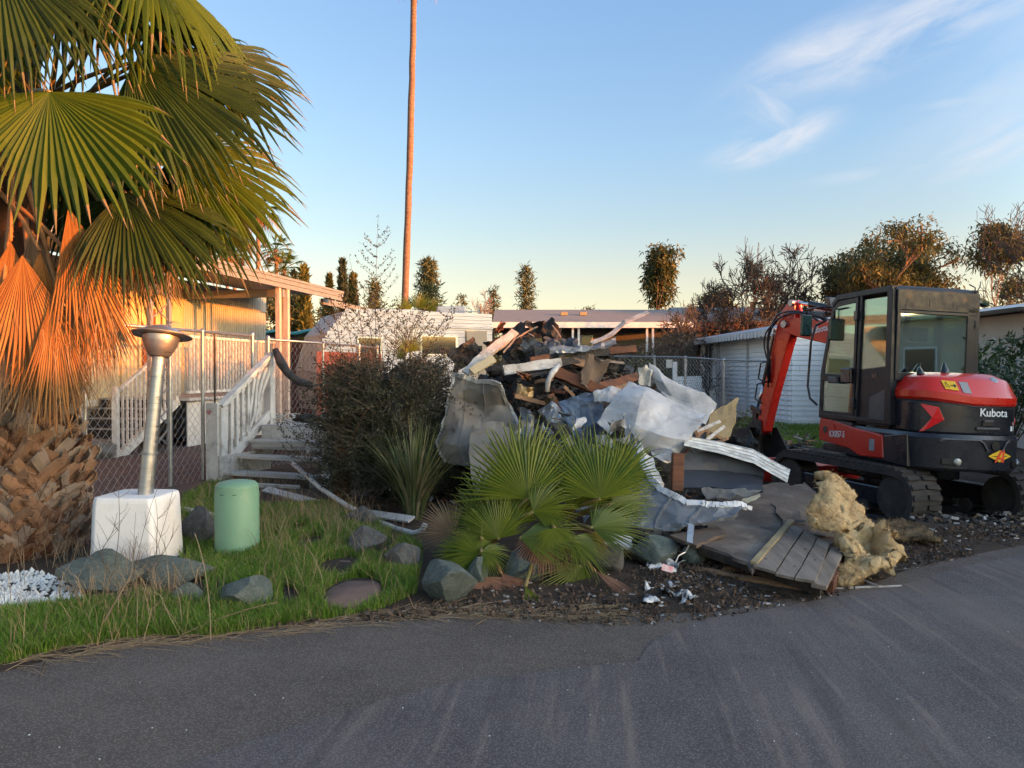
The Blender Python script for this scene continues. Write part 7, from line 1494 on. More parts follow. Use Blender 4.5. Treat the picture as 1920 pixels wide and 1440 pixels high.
wool('wool_roll', 'big curled piece of yellow insulation with a dark hollow on the asphalt', [[(1578, 1006, 6.2), (1610, 998, 6.25), (1650, 1000, 6.2), (1668, 990, 6.1)], [(1575, 1030, 5.95), (1600, 1022, 6.2), (1640, 1020, 6.3), (1676, 1020, 6.0)], [(1590, 1070, 5.75), (1610, 1050, 6.1), (1640, 1045, 6.2), (1682, 1050, 5.85)], [(1600, 1082, 5.7), (1620, 1078, 5.7), (1650, 1076, 5.7), (1678, 1072, 5.75)]], th=.12, seed=63, amp=.05)
wool('wool_scrap', 'small flat piece of yellow insulation at the corner of the floor section', [[(1575, 1065, 5.75), (1605, 1060, 5.8)], [(1580, 1096, 5.6), (1612, 1090, 5.65)]], th=.04, seed=64, amp=.03)
wool('dirty_wool', 'flat dirty brown insulation lying in front of the track', [[(1650, 985, 7.3), (1690, 985, 7.3), (1730, 990, 7.2)], [(1660, 1005, 6.9), (1700, 1010, 6.9), (1768, 1015, 6.75)]], 'wool_dirty', th=.06, seed=65, amp=.05)
# trash by the rocks
for i, (px, py, w, h, lb) in enumerate(((1245, 1075, 60, 40, 'crumpled printed plastic bag resting on the rocks'), (1225, 1120, 38, 26, 'crumpled black and white plastic film, left piece at the road edge'), (1262, 1112, 44, 22, 'crumpled black and white plastic film, right piece at the road edge'), (1290, 1125, 20, 14, 'small white plastic scrap at the road edge'))):
    c = G(px, py + h * .35); R_ = []; g_ = random.Random(400 + i)
    for r_ in range(4):
        R_.append([P(px + w * (j / 3 - .5) * g_.uniform(.8, 1.2), py + h * (r_ / 3 - .5) * g_.uniform(.8, 1.2), c.y + .22 - .10 * r_ + g_.uniform(-.04, .04)) for j in range(4)])
    rr = facet(R_, sub=7, amp=.03, seed=70 + i, thick=.003, folds=7, fscale=3.5, rag=.05); b = MB(); b.grid(rr, .003); o = b.build('plastic_film' if i else 'plastic_bag', M['plastic'], smooth=True); tag(o, lb, 'plastic bag' if i == 0 else 'plastic film')
M['pink_print'] = mat('pink_print', (0.55, 0.16, 0.18), (0.55, 0.5, 0.48), scale=20, rough=0.4)
b = MB(); c = P(1252, 1066, 5.75); b.box(c, (.09, .004, .05), Matrix.Rotation(.3, 3, 'Y') @ Matrix.Rotation(-.5, 3, 'X')); tag(b.build('printed_scrap', M['pink_print']), 'small pink printed scrap on the crumpled plastic bag', 'paper scrap')
flake('black sooty scrap lying between bucket and white sheet', 1395, 835, 10.4, 60, 26, 'char', 81, tilt=.1, grp='charred scraps by the bucket')
flake('black sooty scrap under the arm', 1370, 825, 10.0, 50, 20, 'char', 82, tilt=-.1, grp='charred scraps by the bucket')
g7 = random.Random(5); bb = MB()
for i in range(500):
    p = G(g7.uniform(1330, 1520), g7.uniform(825, 868)); bb.cur = g7.choice((0, 0, 1, 2, 3)); bb.box((p.x, p.y, g7.uniform(.02, .16)), (g7.uniform(.04, .35), g7.uniform(.02, .1), g7.uniform(.01, .05)), Matrix.Rotation(g7.uniform(0, 3.1), 3, 'Z') @ Matrix.Rotation(g7.gauss(0, .3), 3, 'Y'))
for i in range(260):
    p = G(g7.uniform(1690, 1920), g7.uniform(965, 1010)); bb.cur = g7.choice((0, 1, 1, 2, 1, 0, 2, 3, 4)); bb.box((p.x, p.y, g7.uniform(.01, .03)), (g7.uniform(.02, .09), g7.uniform(.01, .05), g7.uniform(.01, .03)), Matrix.Rotation(g7.uniform(0, 3.1), 3, 'Z') @ Matrix.Rotation(g7.gauss(0, .3), 3, 'Y'))
for i in range(300):
    p = G(g7.uniform(1130, 1340), g7.uniform(985, 1060)); bb.cur = g7.choice((0, 1, 2, 3, 1)); bb.box((p.x, p.y, g7.uniform(.01, .08)), (g7.uniform(.03, .2), g7.uniform(.01, .05), g7.uniform(.01, .03)), Matrix.Rotation(g7.uniform(0, 3.1), 3, 'Z') @ Matrix.Rotation(g7.gauss(0, .3), 3, 'Y'))
tag(bb.build('ground_rubble', [M['char'], M['char_wood'], M['plank_gray'], M['tan_wood'], M['pale_plank']]), 'broken wood and soot lying round the pile and the bucket', 'rubble', kind='stuff')
# ------------------------------------------------------------------ excavator
M['ex_red'] = mat('red_machine_paint', (0.56, 0.022, 0.012), (0.50, 0.02, 0.012), scale=1.5, rough=0.32, bmp=0.0, coat=0.35, dirt=(0.35, 0.09, 0.06), dirt_amt=0.05, dscale=6)
M['ex_black'] = mat('dark_machine_paint', (0.012, 0.014, 0.020), (0.017, 0.019, 0.026), scale=2, rough=0.30, bmp=0.0, coat=0.25, dirt=(0.05, 0.042, 0.035), dirt_amt=0.12, dscale=5)
M['ex_gray'] = mat('grey_machine_trim', (0.07, 0.072, 0.08), (0.05, 0.052, 0.058), rough=0.45, bmp=0)
M['ex_frame'] = mat('cab_frame_paint', (0.008, 0.010, 0.014), (0.013, 0.015, 0.020), rough=0.42, bmp=0, spec=.3)
M['rubber'] = mat('track_rubber', (0.035, 0.031, 0.029), (0.062, 0.052, 0.045), scale=7, rough=0.9, bmp=0.6, bd=0.01, fine=24, dirt=(0.11, 0.088, 0.07), dirt_amt=0.4, dscale=4)
M['glass_cab'] = glassmat('cab_glass', (0.72, 0.84, 0.79), 0.14)
M['glass_rear'] = glassmat('rear_cab_glass', (0.74, 0.86, 0.78), 0.42)
M['chrome'] = mat('chrome_rod', (0.7, 0.7, 0.7), rough=0.12, metal=1.0, bmp=0)
M['white_letter'] = mat('white_lettering', (0.75, 0.75, 0.75), (0.7, 0.7, 0.7), rough=0.5, bmp=0)
M['yellow_sticker'] = mat('yellow_sticker', (0.75, 0.46, 0.02), (0.7, 0.42, 0.02), rough=0.5, bmp=0)
M['gray_sticker'] = mat('grey_sticker', (0.30, 0.31, 0.33), (0.2, 0.2, 0.22), scale=60, rough=0.5, bmp=0)
M['black_print'] = mat('black_print', (0.01, 0.01, 0.01), rough=0.5, bmp=0)
M['red_print'] = mat('red_print', (0.75, 0.07, 0.02), (0.7, 0.06, 0.02), rough=0.5, bmp=0)
M['lamp_red'] = mat('red_lamp_cover', (0.70, 0.012, 0.015), (0.62, 0.01, 0.012), rough=0.2, bmp=0, coat=.5)
M['seat'] = mat('seat_fabric', (0.05, 0.05, 0.055), (0.035, 0.035, 0.04), rough=0.9)
M['cab_inner'] = mat('cab_inner_trim', (0.10, 0.085, 0.07), (0.08, 0.07, 0.06), rough=0.8)
M['sun_blind'] = mat('cab_roof_liner', (0.42, 0.42, 0.37), (0.38, 0.38, 0.34), rough=0.8)
EXC = Vector((5.26, 9.55, 0)); HEAD = R(9); ROLL = R(2.2)
ex = thing('excavator', 'red and black compact excavator with a glass cab parked beside the debris pile', 'excavator', EXC)
ex.rotation_euler = (0, ROLL, HEAD)
def exb(b, name, m, par=None, loc=None, rot=None, **kw):
    o = b.build(name, m, **kw); o.parent = par or ex
    if loc: o.location = loc
    if rot: o.rotation_euler = rot
    return o
TR = R(8)
def rot2(x, y, a): return (x * math.cos(a) - y * math.sin(a), x * math.sin(a) + y * math.cos(a))
# tracks
def oval(n=14, L=2.5, h=.64, sh=0.0):
    r = h / 2; pts = []
    for k in range(n + 1): t = -math.pi / 2 - math.pi * k / n; pts.append((-(L / 2 - r) + r * math.cos(t) , r + r * math.sin(t)))
    for k in range(n + 1): t = math.pi / 2 - math.pi * k / n; pts.append(((L / 2 - r) + r * math.cos(t), r + r * math.sin(t)))
    return pts
for sx in (-1, 1):
    cx = sx * .78; gx, gy = rot2(cx, 0, TR); gx -= .28; gy += .34; b = MB(); po = oval(); pi_ = oval(14, 2.36, .50); pi_ = [(y, z + .07) for y, z in pi_]
    rings = []; n = len(po)
    vs = [(-.20, y, z) for y, z in po] + [(.20, y, z) for y, z in po] + [(-.20, y, z) for y, z in pi_] + [(.20, y, z) for y, z in pi_]; fs = []
    for i in range(n):
        j = (i + 1) % n; fs += [(i, j, n + j, n + i), (2 * n + i, 3 * n + i, 3 * n + j, 2 * n + j), (i, 2 * n + i, 2 * n + j, j), (n + i, n + j, 3 * n + j, 3 * n + i)]
    b.add(vs, fs); tr = exb(b, 'track', M['rubber'], loc=(gx, gy, -.20), rot=(0, 0, TR), smooth=True, angle=40, fix=True)
    # lugs
    per = []; tot = 0
    for i in range(n): a, c = po[i], po[(i + 1) % n]; l = math.hypot(c[0] - a[0], c[1] - a[1]); per.append((tot, l, a, c)); tot += l
    lm = MB(); lm.prism([(-.19, -.035, 0), (-.02, -.02, 0), (-.02, .03, 0), (-.19, .025, 0)], (0, 0, .028)); lm.prism([(.02, -.02, 0), (.19, -.035, 0), (.19, .025, 0), (.02, .03, 0)], (0, 0, .028))
    lo = exb(lm, 'tread_lug', M['rubber'], tr); lme = lo.data; NL = 52
    for k in range(NL):
        s_ = tot * k / NL
        for t0, l, a, c in per:
            if t0 <= s_ < t0 + l:
                f = (s_ - t0) / l; y = a[0] + (c[0] - a[0]) * f; z = a[1] + (c[1] - a[1]) * f; ang_ = math.atan2(c[1] - a[1], c[0] - a[0]); break
        q = lo if k == 0 else bpy.data.objects.new('tread_lug', lme)
        if k: COL.objects.link(q); q.parent = tr
        q.location = (0, y, z); q.rotation_euler = (ang_, 0, 0)
    for (y, z, r_, nm) in ((-.93, .32, .24, 'drive_wheel'), (.93, .32, .24, 'idler_wheel'), (-.45, .14, .09, 'roller'), (0, .14, .09, 'roller'), (.45, .14, .09, 'roller')):
        b = MB(); b.lathe([(r_ * .4, -.17), (r_, -.16), (r_, -.12), (r_ * .75, -.10), (r_ * .75, .10), (r_, .12), (r_, .16), (r_ * .4, .17)], 20, (0, 0, 0), Matrix.Rotation(R(90), 3, 'Y')); exb(b, nm, M['rubber'], tr, loc=(0, y, z), smooth=True, angle=40)
    b = MB(); b.box((0, 0, .30), (.24, 1.6, .22)); exb(b, 'track_frame', M['ex_black'], tr, bevel=.02)
b = MB(); b.box((0, 0, .42), (1.2, .8, .24)); b.lathe([(.42, .50), (.42, .62)], 24); exb(b, 'undercarriage', M['ex_black'], loc=(-.28, .34, -.06), rot=(0, 0, TR), bevel=.02)
b = MB(); yb = 1.75
b.prism([(-.98, yb, .02), (-.98, yb + .10, .0), (-.98, yb + .16, .06), (-.98, yb + .08, .2), (-.98, yb + .14, .36), (-.98, yb + .08, .37), (-.98, yb, .2)], (1.96, 0, 0)); exb(b, 'dozer_blade', M['ex_red'], loc=(-.28, .34, -.1), rot=(0, 0, TR), bevel=.008)
for sx in (-.38, .38): b = MB(); b.bar((sx, .5, .34), (sx, 1.76, .2), .10, .12); exb(b, 'blade_arm', M['ex_red'], loc=(-.28, .34, -.1), rot=(0, 0, TR))
# upper body
def outline(scale=1.0, cx=-.15, cy=-.25, pts=None):
    base = pts or [(-.95, -.42), (-.95, -.64), (-.92, -.81), (-.80, -.96), (-.56, -1.06), (-.28, -1.10), (.0, -1.08), (.19, -1.0), (.31, -.86), (.36, -.66), (.36, -.42)]
    if not pts:
        sm = []; n_ = len(base)
        for i in range(n_ - 1):
            p0, p1, p2, p3 = base[max(i - 1, 0)], base[i], base[i + 1], base[min(i + 2, n_ - 1)]
            for k in range(4):
                t = k / 4; sm.append(tuple(.5 * ((2 * p1[q]) + (-p0[q] + p2[q]) * t + (2 * p0[q] - 5 * p1[q] + 4 * p2[q] - p3[q]) * t * t + (-p0[q] + 3 * p1[q] - 3 * p2[q] + p3[q]) * t ** 3) for q in (0, 1)))
        base = sm + [base[-1]]
    return [(cx + (x - cx) * scale, cy + (y - cy) * scale) for x, y in base]
def ring(z, scale, front, zf=None, lift=None):
    o_ = outline(scale); r = [Vector((x, y, z + (lift(x, y) if lift else 0))) for x, y in o_]; x1, x0 = o_[-1][0], o_[0][0]
    r += [Vector((x1, front, z + (lift(x1, front) if lift else 0))), Vector((x0, front, z + (lift(x0, front) if lift else 0)))]; return r
b = MB(); b.loft([ring(.47, .97, .45), ring(.50, 1.0, .45), ring(.83, 1.015, .45), ring(.875, .99, .45)]); cw = exb(b, 'counterweight', M['ex_black'], smooth=True, angle=24, fix=True)
b = MB(); b.loft([ring(.88, .95, -.35), ring(.90, .965, -.35), ring(1.20, .965, -.35, lift=lambda x, y: -.02 * x), ring(1.235, .94, -.35, lift=lambda x, y: -.02 * x)]); rear = exb(b, 'rear_bonnet', M['ex_black'], smooth=True, angle=24, fix=True)
# red hood, dipping lower toward the right
dip = lambda x, y: -.055 * min(1, max(0, (x + .85) / .45))
b = MB(); b.loft([ring(1.245, .955, -.40, lift=dip), ring(1.275, .985, -.40, lift=dip), ring(1.35, .985, -.40, lift=dip), ring(1.37, .97, -.40, lift=dip), ring(1.50, .86, -.42, lift=lambda x, y: dip(x, y) * .5), ring(1.515, .83, -.42, lift=lambda x, y: dip(x, y) * .4), ring(1.56, .64, -.45)]); hood = exb(b, 'hood', M['ex_red'], smooth=True, angle=24, fix=True)
b = MB(); b.loft([ring(1.225, .957, -.41, lift=dip), ring(1.243, .972, -.41, lift=dip)]); exb(b, 'hood_gasket', M['ex_gray'], fix=True)
# right side tank and body (mostly behind the cab)
b = MB(); b.prism([(.14, -.4, .62), (.34, -.4, .62), (.34, .95, .62), (.14, .95, .62)], (0, 0, .62)); exb(b, 'side_housing', M['ex_black'], bevel=.04)
b = MB(); b.prism([(.20, -.4, 1.245), (.34, -.4, 1.245), (.34, .4, 1.245), (.20, .4, 1.245)], (0, 0, .24)); exb(b, 'side_cover', M['ex_red'], bevel=.06)
b = MB(); b.prism([(.12, -.62, 1.50), (.26, -.62, 1.47), (.34, -.2, 1.48), (.16, -.2, 1.58)], (0, 0, .04)); exb(b, 'top_cover', M['ex_black'], bevel=.015)
b = MB(); b.prism([(-.94, -.40, .50), (.33, -.40, .50), (.33, .98, .50), (-.94, .98, .50)], (0, 0, .10)); exb(b, 'swing_frame', M['ex_black'], bevel=.01)
# red side skirts below the cab
sk = [(-.972, 1.02, .58), (-.972, 1.02, .90), (-.972, .35, .87), (-.972, .30, .60)]
b = MB(); b.prism([(-.975, 1.03, .63), (-.975, 1.03, .90), (-.975, 1.0, .94), (-.975, .30, .86), (-.975, .22, .57)][::-1], (.25, 0, 0)); s1 = exb(b, 'side_skirt', M['ex_red'], bevel=.012, fix=True)
b = MB(); b.prism([(-.985, .30, .57), (-.985, .34, .86), (-.985, -.18, .82), (-.985, -.32, .80), (-.985, -.36, .53), (-.985, .10, .51)], (.2, 0, 0)); s2 = exb(b, 'side_skirt', M['ex_red'], bevel=.015, fix=True)
b = MB(); b.prism([(-.97, -.34, .50), (-.97, -.34, .80), (-.97, -.75, .86), (-.97, -.78, .48)], (.2, 0, 0)); exb(b, 'side_cover', M['ex_black'], bevel=.012, fix=True)
b = MB(); b.prism([(-.965, 1.02, .905), (-.965, 1.02, .95), (-.965, .3, .905), (-.965, .3, .865)], (.2, 0, 0)); exb(b, 'skirt_trim', M['ex_gray'], fix=True)
# cab: frame members
CX0, CX1, CY0, CY1, CZ0, CZ1 = -.965, .09, -.43, .99, .93, 2.555
cab = thing('cab', '', None, (0, 0, 0)); cab.parent = ex
def cb_(name, m, par=cab, **kw):
    def f(b): o = b.build(name, m, **kw); o.parent = par; return o
    return f
def member(name, a, c, w, t, up=(1, 0, 0), m='ex_frame', par=cab, bev=.008):
    b = MB(); b.bar(a, c, w, t, up=up); o = b.build(name, M[m], bevel=bev); o.parent = par; return o
# side profile helper (x = const): front slopes
FT = (CY1 - .22)   # roof front
for x in (CX0, CX1):
    sg = -1 if x == CX0 else 1
    member('pillar', (x, CY0, CZ0), (x, CY0 + .03, CZ1 - .04), .10, .09)
    member('pillar', (x, CY0 + .62, CZ0), (x, CY0 + .60, CZ1 - .05), .05, .07)
    member('pillar', (x, CY1, CZ0), (x, CY1 + .0, 1.55), .07, .06); member('pillar', (x, CY1, 1.55), (x, CY1 - .22, CZ1 - .12), .06, .06)
    member('sill', (x, CY0, CZ0 + .03), (x, CY1, CZ0 + .03), .08, .06, up=(0, 0, 1)); member('roof_rail', (x, CY0, CZ1 - .03), (x, CY1 - .30, CZ1 - .04), .09, .07, up=(0, 0, 1)); member('roof_rail', (x, CY1 - .32, CZ1 - .04), (x, CY1 - .2, CZ1 - .13), .09, .07, up=(0, 0, 1))
b = MB(); b.loft([[Vector(p) for p in ((CX0 - .02, CY0 - .03, CZ1 - .06), (CX1 + .02, CY0 - .03, CZ1 - .06), (CX1 + .02, CY1 - .18, CZ1 - .10), (CX0 - .02, CY1 - .18, CZ1 - .10))], [Vector(p) for p in ((CX0 + .0, CY0 - .01, CZ1 - .01), (CX1 - .0, CY0 - .01, CZ1 - .01), (CX1 - .0, CY1 - .30, CZ1 - .015), (CX0 + .0, CY1 - .30, CZ1 - .015))], [Vector(p) for p in ((CX0 + .08, CY0 + .06, CZ1 + .015), (CX1 - .08, CY0 + .06, CZ1 + .015), (CX1 - .08, CY1 - .42, CZ1 + .01), (CX0 + .08, CY1 - .42, CZ1 + .01))]]); cb_('roof', M['ex_frame'], bevel=.015, fix=True)(b)
b = MB(); b.box(((CX0 + CX1) / 2, .2, CZ1 - .10), (CX1 - CX0 - .16, 1.0, .02)); cb_('roof_liner', M['sun_blind'])(b)
# rear face: header with three dark slots, frame, window
yr = CY0 - .03
b = MB(); b.box(((CX0 + CX1) / 2, yr, CZ1 - .16), (CX1 - CX0, .05, .24)); hd = cb_('rear_header', M['ex_frame'], bevel=.008)(b)
for k in range(3):
    x0 = CX0 + .10 + k * .31; b = MB(); b.prism([(x0, yr - .028, CZ1 - .235), (x0 + .27, yr - .028, CZ1 - .235), (x0 + .27, yr - .028, CZ1 - .145), (x0 + (.03 if k == 0 else 0), yr - .028, CZ1 - .145)], (0, .003, 0)); cb_('slot', M['black_print'], hd, fix=True)(b)
member('rear_frame', (CX0 + .01, yr, CZ1 - .30), (CX1 - .01, yr, CZ1 - .30), .05, .04, up=(0, 0, 1)); member('rear_frame', (CX0 + .01, yr, 1.50), (CX1 - .01, yr, 1.50), .05, .10, up=(0, 0, 1))
member('rear_frame', (CX0 + .03, yr, 1.5), (CX0 + .03, yr, CZ1 - .2), .05, .05, up=(0, 1, 0)); member('rear_frame', (CX1 - .07, yr, 1.5), (CX1 - .07, yr, CZ1 - .2), .14, .05, up=(0, 1, 0))
b = MB(); b.prism([(CX0 + .05, yr - .012, 1.53), (CX1 - .12, yr - .012, 1.53), (CX1 - .12, yr - .012, CZ1 - .31), (CX0 + .05, yr - .012, CZ1 - .31)], (0, .006, 0)); cb_('rear_pane', M['glass_rear'], fix=True)(b)
b = MB(); b.box(((CX0 + CX1) / 2, CY0 + .02, 1.22), (CX1 - CX0, .04, .56)); cb_('rear_wall', M['ex_frame'])(b)
# left side: fixed rear window and door
xs_ = CX0 - .012
b = MB(); b.prism([(xs_, CY0 + .07, 1.62), (xs_, CY0 + .57, 1.58), (xs_, CY0 + .57, 2.44), (xs_, CY0 + .09, 2.44)], (.006, 0, 0)); cb_('side_pane', M['glass_cab'], fix=True)(b)
b = MB(); b.prism([(CX0 - .01, CY0, .90), (CX0 - .01, CY0 + .64, .90), (CX0 - .01, CY0 + .64, 1.58), (CX0 - .01, CY0, 1.62)], (.04, 0, 0)); sp_ = cb_('side_panel', M['ex_frame'], bevel=.01, fix=True)(b)
b = MB(); b.prism([(CX0 - .016, CY0 + .05, .98), (CX0 - .016, CY0 + .38, .98), (CX0 - .016, CY0 + .38, 1.24), (CX0 - .016, CY0 + .05, 1.36)], (.01, 0, 0)); cb_('access_cover', M['ex_gray'], sp_, bevel=.006, fix=True)(b)
b = MB(); b.box((CX0 - .012, CY0 + .30, 1.50), (.008, .10, .06), R(0)); cb_('vent', M['ex_black'], sp_)(b)
door = thing('door', '', None)
dz = lambda o: setattr(o, 'parent', cab)
# the door's outline as one ring-shaped mesh
def frame_ring(outer, inner, x, t, name, m, par):
    n = len(outer); b = MB(); V = [(x, y, z) for y, z in outer] + [(x, y, z) for y, z in inner] + [(x + t, y, z) for y, z in outer] + [(x + t, y, z) for y, z in inner]; fs = []
    for i in range(n):
        j = (i + 1) % n; fs += [(i, j, n + j, n + i), (2 * n + i, 3 * n + i, 3 * n + j, 2 * n + j), (i, 2 * n + i, 2 * n + j, j), (n + i, n + j, 3 * n + j, 3 * n + i)]
    b.add(V, fs); o = b.build(name, M[m], fix=True, bevel=.004); o.parent = par; return o
bpy.data.objects.remove(door)
y0_, y1_ = CY0 + .66, CY1 - .01
outer = [(y0_, .97), (y1_, .97), (y1_, 1.56), (y1_ - .20, 2.42), (y1_ - .30, 2.47), (y0_, 2.49)]; inner = [(y0_ + .05, 1.03), (y1_ - .05, 1.03), (y1_ - .05, 1.54), (y1_ - .24, 2.36), (y1_ - .32, 2.40), (y0_ + .05, 2.42)]
door = frame_ring(outer, inner, CX0 - .035, .03, 'door', 'ex_frame', cab)
b = MB(); b.prism([(CX0 - .028, y, z) for y, z in inner], (.006, 0, 0)); cb_('pane', M['glass_cab'], door, fix=True)(b)
b = MB(); b.bar((CX0 - .04, y0_ + .02, 1.45), (CX0 - .04, y1_ - .02, 1.48), .05, .10, up=(0, 0, 1)); cb_('crossbar', M['ex_frame'], door, bevel=.006)(b)
b = MB(); b.box((CX0 - .06, y0_ + .14, 1.50), (.05, .22, .20)); cb_('handle_box', M['ex_black'], door, bevel=.02)(b)
b = MB(); b.box((CX0 - .09, y0_ + .38, 1.44), (.05, .20, .09)); cb_('handle', M['ex_gray'], door, bevel=.015)(b)
for z in (2.25, 1.15): b = MB(); b.box((CX0 - .05, y0_ + .0, z), (.04, .07, .12)); cb_('hinge', M['ex_black'], door, bevel=.008)(b)
# front and right panes
b = MB(); b.prism([(CX0 + .04, CY1, 1.5), (CX1 - .04, CY1, 1.5), (CX1 - .04, CY1 - .21, CZ1 - .14), (CX0 + .04, CY1 - .21, CZ1 - .14)], (0, -.006, 0)); cb_('front_pane', M['glass_cab'], fix=True)(b)
b = MB(); b.prism([(CX0 + .04, CY1, .98), (CX1 - .04, CY1, .98), (CX1 - .04, CY1, 1.47), (CX0 + .04, CY1, 1.47)], (0, -.006, 0)); cb_('front_pane', M['glass_cab'], fix=True)(b)
member('front_frame', (CX0, CY1, 1.49), (CX1, CY1, 1.49), .04, .04); member('front_frame', (CX0, CY1 - .21, CZ1 - .12), (CX1, CY1 - .21, CZ1 - .12), .05, .06)
b = MB(); b.prism([(CX1 + .01, CY0 + .07, 1.5), (CX1 + .01, CY1 - .06, 1.5), (CX1 + .01, CY1 - .24, 2.44), (CX1 + .01, CY0 + .09, 2.44)], (.006, 0, 0)); cb_('side_pane', M['glass_cab'], fix=True)(b)
# inside: seat, levers, console
b = MB(); b.box((-.45, .10, 1.22), (.50, .48, .14)); b.prism([(-.68, -.12, 1.28), (-.22, -.12, 1.28), (-.25, -.24, 1.92), (-.65, -.24, 1.92)], (0, .12, 0)); st_ = cb_('seat', M['seat'], bevel=.03, fix=True)(b)
b = MB(); b.box((-.45, -.17, 2.02), (.24, .09, .17)); cb_('headrest', M['seat'], st_, bevel=.03)(b)
for x in (-.76, -.14):
    b = MB(); b.box((x, .22, 1.30), (.13, .42, .20)); co = cb_('console', M['cab_inner'], bevel=.02)(b); b = MB(); b.tube([(x, .38, 1.38), (x, .40, 1.52), (x + .01, .41, 1.62)], [.012, .018, .024], 8); cb_('lever', M['ex_black'], co, smooth=True)(b)
for x in (-.52, -.38): b = MB(); b.tube([(x, .62, .98), (x, .66, 1.28), (x, .64, 1.34)], [.01, .01, .02], 6); cb_('travel_lever', M['ex_black'], smooth=True)(b)
b = MB(); b.box((-.42, .28, .96), (1.0, 1.3, .05)); cb_('floor', M['cab_inner'])(b)
b = MB(); b.box((.02, .70, 1.55), (.12, .10, .22)); cb_('display', M['black_print'], bevel=.01)(b)
# black grab rail in front of the door, mirrors, work lamp
b = MB(); x = CX0 - .07; b.tube([(x, CY1 + .12, 2.18), (x - .02, CY1 + .20, 1.95), (x - .03, CY1 + .22, 1.35), (x - .02, CY1 + .16, 1.18), (x, CY1 + .02, 1.10)], .016, 8); b.tube([(x, CY1 + .12, 2.18), (x + .02, CY1 - .10, 2.24)], .016, 8); cb_('grab_rail', M['ex_black'], smooth=True)(b)
def mirror(c, w, h, arm, tilt=0, ty=0, d=.05):
    b = MB(); b.box((0, 0, 0), (w, d, h)); o = b.build('mirror', M['ex_black'], bevel=.022); o.parent = cab; o.location = c; o.rotation_euler = (tilt, ty, R(4))
    b = MB(); b.box((0, -d / 2 - .002, 0), (w * .84, .004, h * .9)); q = b.build('mirror_glass', M['mirror_glass'], bevel=.001); q.parent = o
    b = MB(); b.tube(arm, .011, 7); q = b.build('mirror_arm', M['ex_black'], smooth=True); q.parent = cab
M['mirror_glass'] = mat('dark_mirror_glass', (0.02, 0.05, 0.045), (0.015, 0.04, 0.035), rough=0.06, bmp=0, spec=.9)
mirror((-1.12, 1.22, 2.18), .17, .30, [(-.95, .80, 2.40), (-1.05, .95, 2.42), (-1.12, 1.2, 2.40), (-1.12, 1.22, 2.33)])
mirror((-1.02, .70, 2.10), .17, .29, [(-.96, .30, 2.36), (-1.0, .5, 2.37), (-1.02, .70, 2.36), (-1.02, .70, 2.24)])
mirror((.52, .06, 2.50), .30, .07, [(.12, -.38, 2.42), (.22, -.36, 2.42), (.30, -.2, 2.52), (.45, .0, 2.60), (.52, .04, 2.53)], ty=.30, d=.12)
b = MB(); b.prism([(-.98, .86, 2.40), (-.88, .86, 2.40), (-.86, .90, 2.55), (-1.0, .90, 2.55)], (0, .10, 0)); cb_('work_lamp', M['ex_black'], bevel=.01, fix=True)(b)
b = MB(); b.tube([(.06, -.45, 2.50), (.02, -.50, 2.58), (-.03, -.46, 2.62)], .008, 5); b.tube([(.06, -.45, 2.50), (.10, -.48, 2.60), (.12, -.46, 2.66)], .006, 5); b.tube([(.06, -.45, 2.3), (.05, -.5, 2.15), (.04, -.47, 2.05)], .006, 5); cb_('cable', M['ex_black'], smooth=True)(b)
# marks and fittings on the rear: two black fins, red reflectors, badge, handle, stickers, bolts
def surf(x, kind):
    """rear surface y and outward normal at local x for the rounded rear"""
    o_ = outline(.965 if kind == 'bonnet' else 1.015)
    for a, c in zip(o_, o_[1:]):
        if min(a[0], c[0]) - 1e-6 <= x <= max(a[0], c[0]) + 1e-6 and abs(c[0] - a[0]) > 1e-4:
            f = (x - a[0]) / (c[0] - a[0]); y = a[1] + (c[1] - a[1]) * f; n = Vector((c[1] - a[1], -(c[0] - a[0]), 0)).normalized()
            if n.y > 0: n = -n
            return Vector((x, y, 0)), n
    return Vector((x, -1.1, 0)), Vector((0, -1, 0))
def text(body, loc, size, rot, m, par=ex, sx=1.0, name='lettering', ext=.0015, align='CENTER'):
    c = bpy.data.curves.new(name, 'FONT'); c.body = body; c.size = size; c.extrude = ext; c.align_x = align; c.align_y = 'CENTER'; c.offset = size * .012; o = bpy.data.objects.new(name, c); COL.objects.link(o); c.materials.append(M[m]); o.parent = par; o.location = loc; o.rotation_euler = rot; o.scale = (sx, 1, 1)
    dg = bpy.context.evaluated_depsgraph_get(); me = bpy.data.meshes.new_from_object(o.evaluated_get(dg)); q = bpy.data.objects.new(name, me); COL.objects.link(q); q.parent = par; q.location = loc; q.rotation_euler = rot; q.scale = (sx, 1, 1); bpy.data.objects.remove(o); return q
p, n = surf(.12, 'bonnet'); za = math.atan2(n.x, -n.y)
# letters one by one along the curved bonnet
x = -.33
for ch, wdt in (('K', .072), ('u', .062), ('b', .064), ('o', .063), ('t', .043), ('a', .056)):
    xc = x + wdt / 2; p, n = surf(xc, 'bonnet'); text(ch, (p.x + n.x * .006, p.y + n.y * .006, 1.125 - .02 * 0), .125, (R(90), 0, math.atan2(n.x, -n.y)), 'white_letter', rear, 1.0, 'letter'); x += wdt
def on_rear(x0, x1, z0, z1, off, th, name, m, kind='bonnet', par=ex, skew=0, poly=None, bev=0):
    pts = poly or [(x0, z0), (x1, z0), (x1 + skew, z1), (x0 + skew, z1)]; V = []
    nn = Vector((0, 0, 0)); 
    for x_, z_ in pts: p_, n_ = surf(x_, kind); V.append(p_ + n_ * off + Vector((0, 0, z_))); nn += n_
    nn.normalize(); b = MB(); b.prism(V, nn * th); o = b.build(name, M[m], fix=True, bevel=bev); o.parent = par; return o
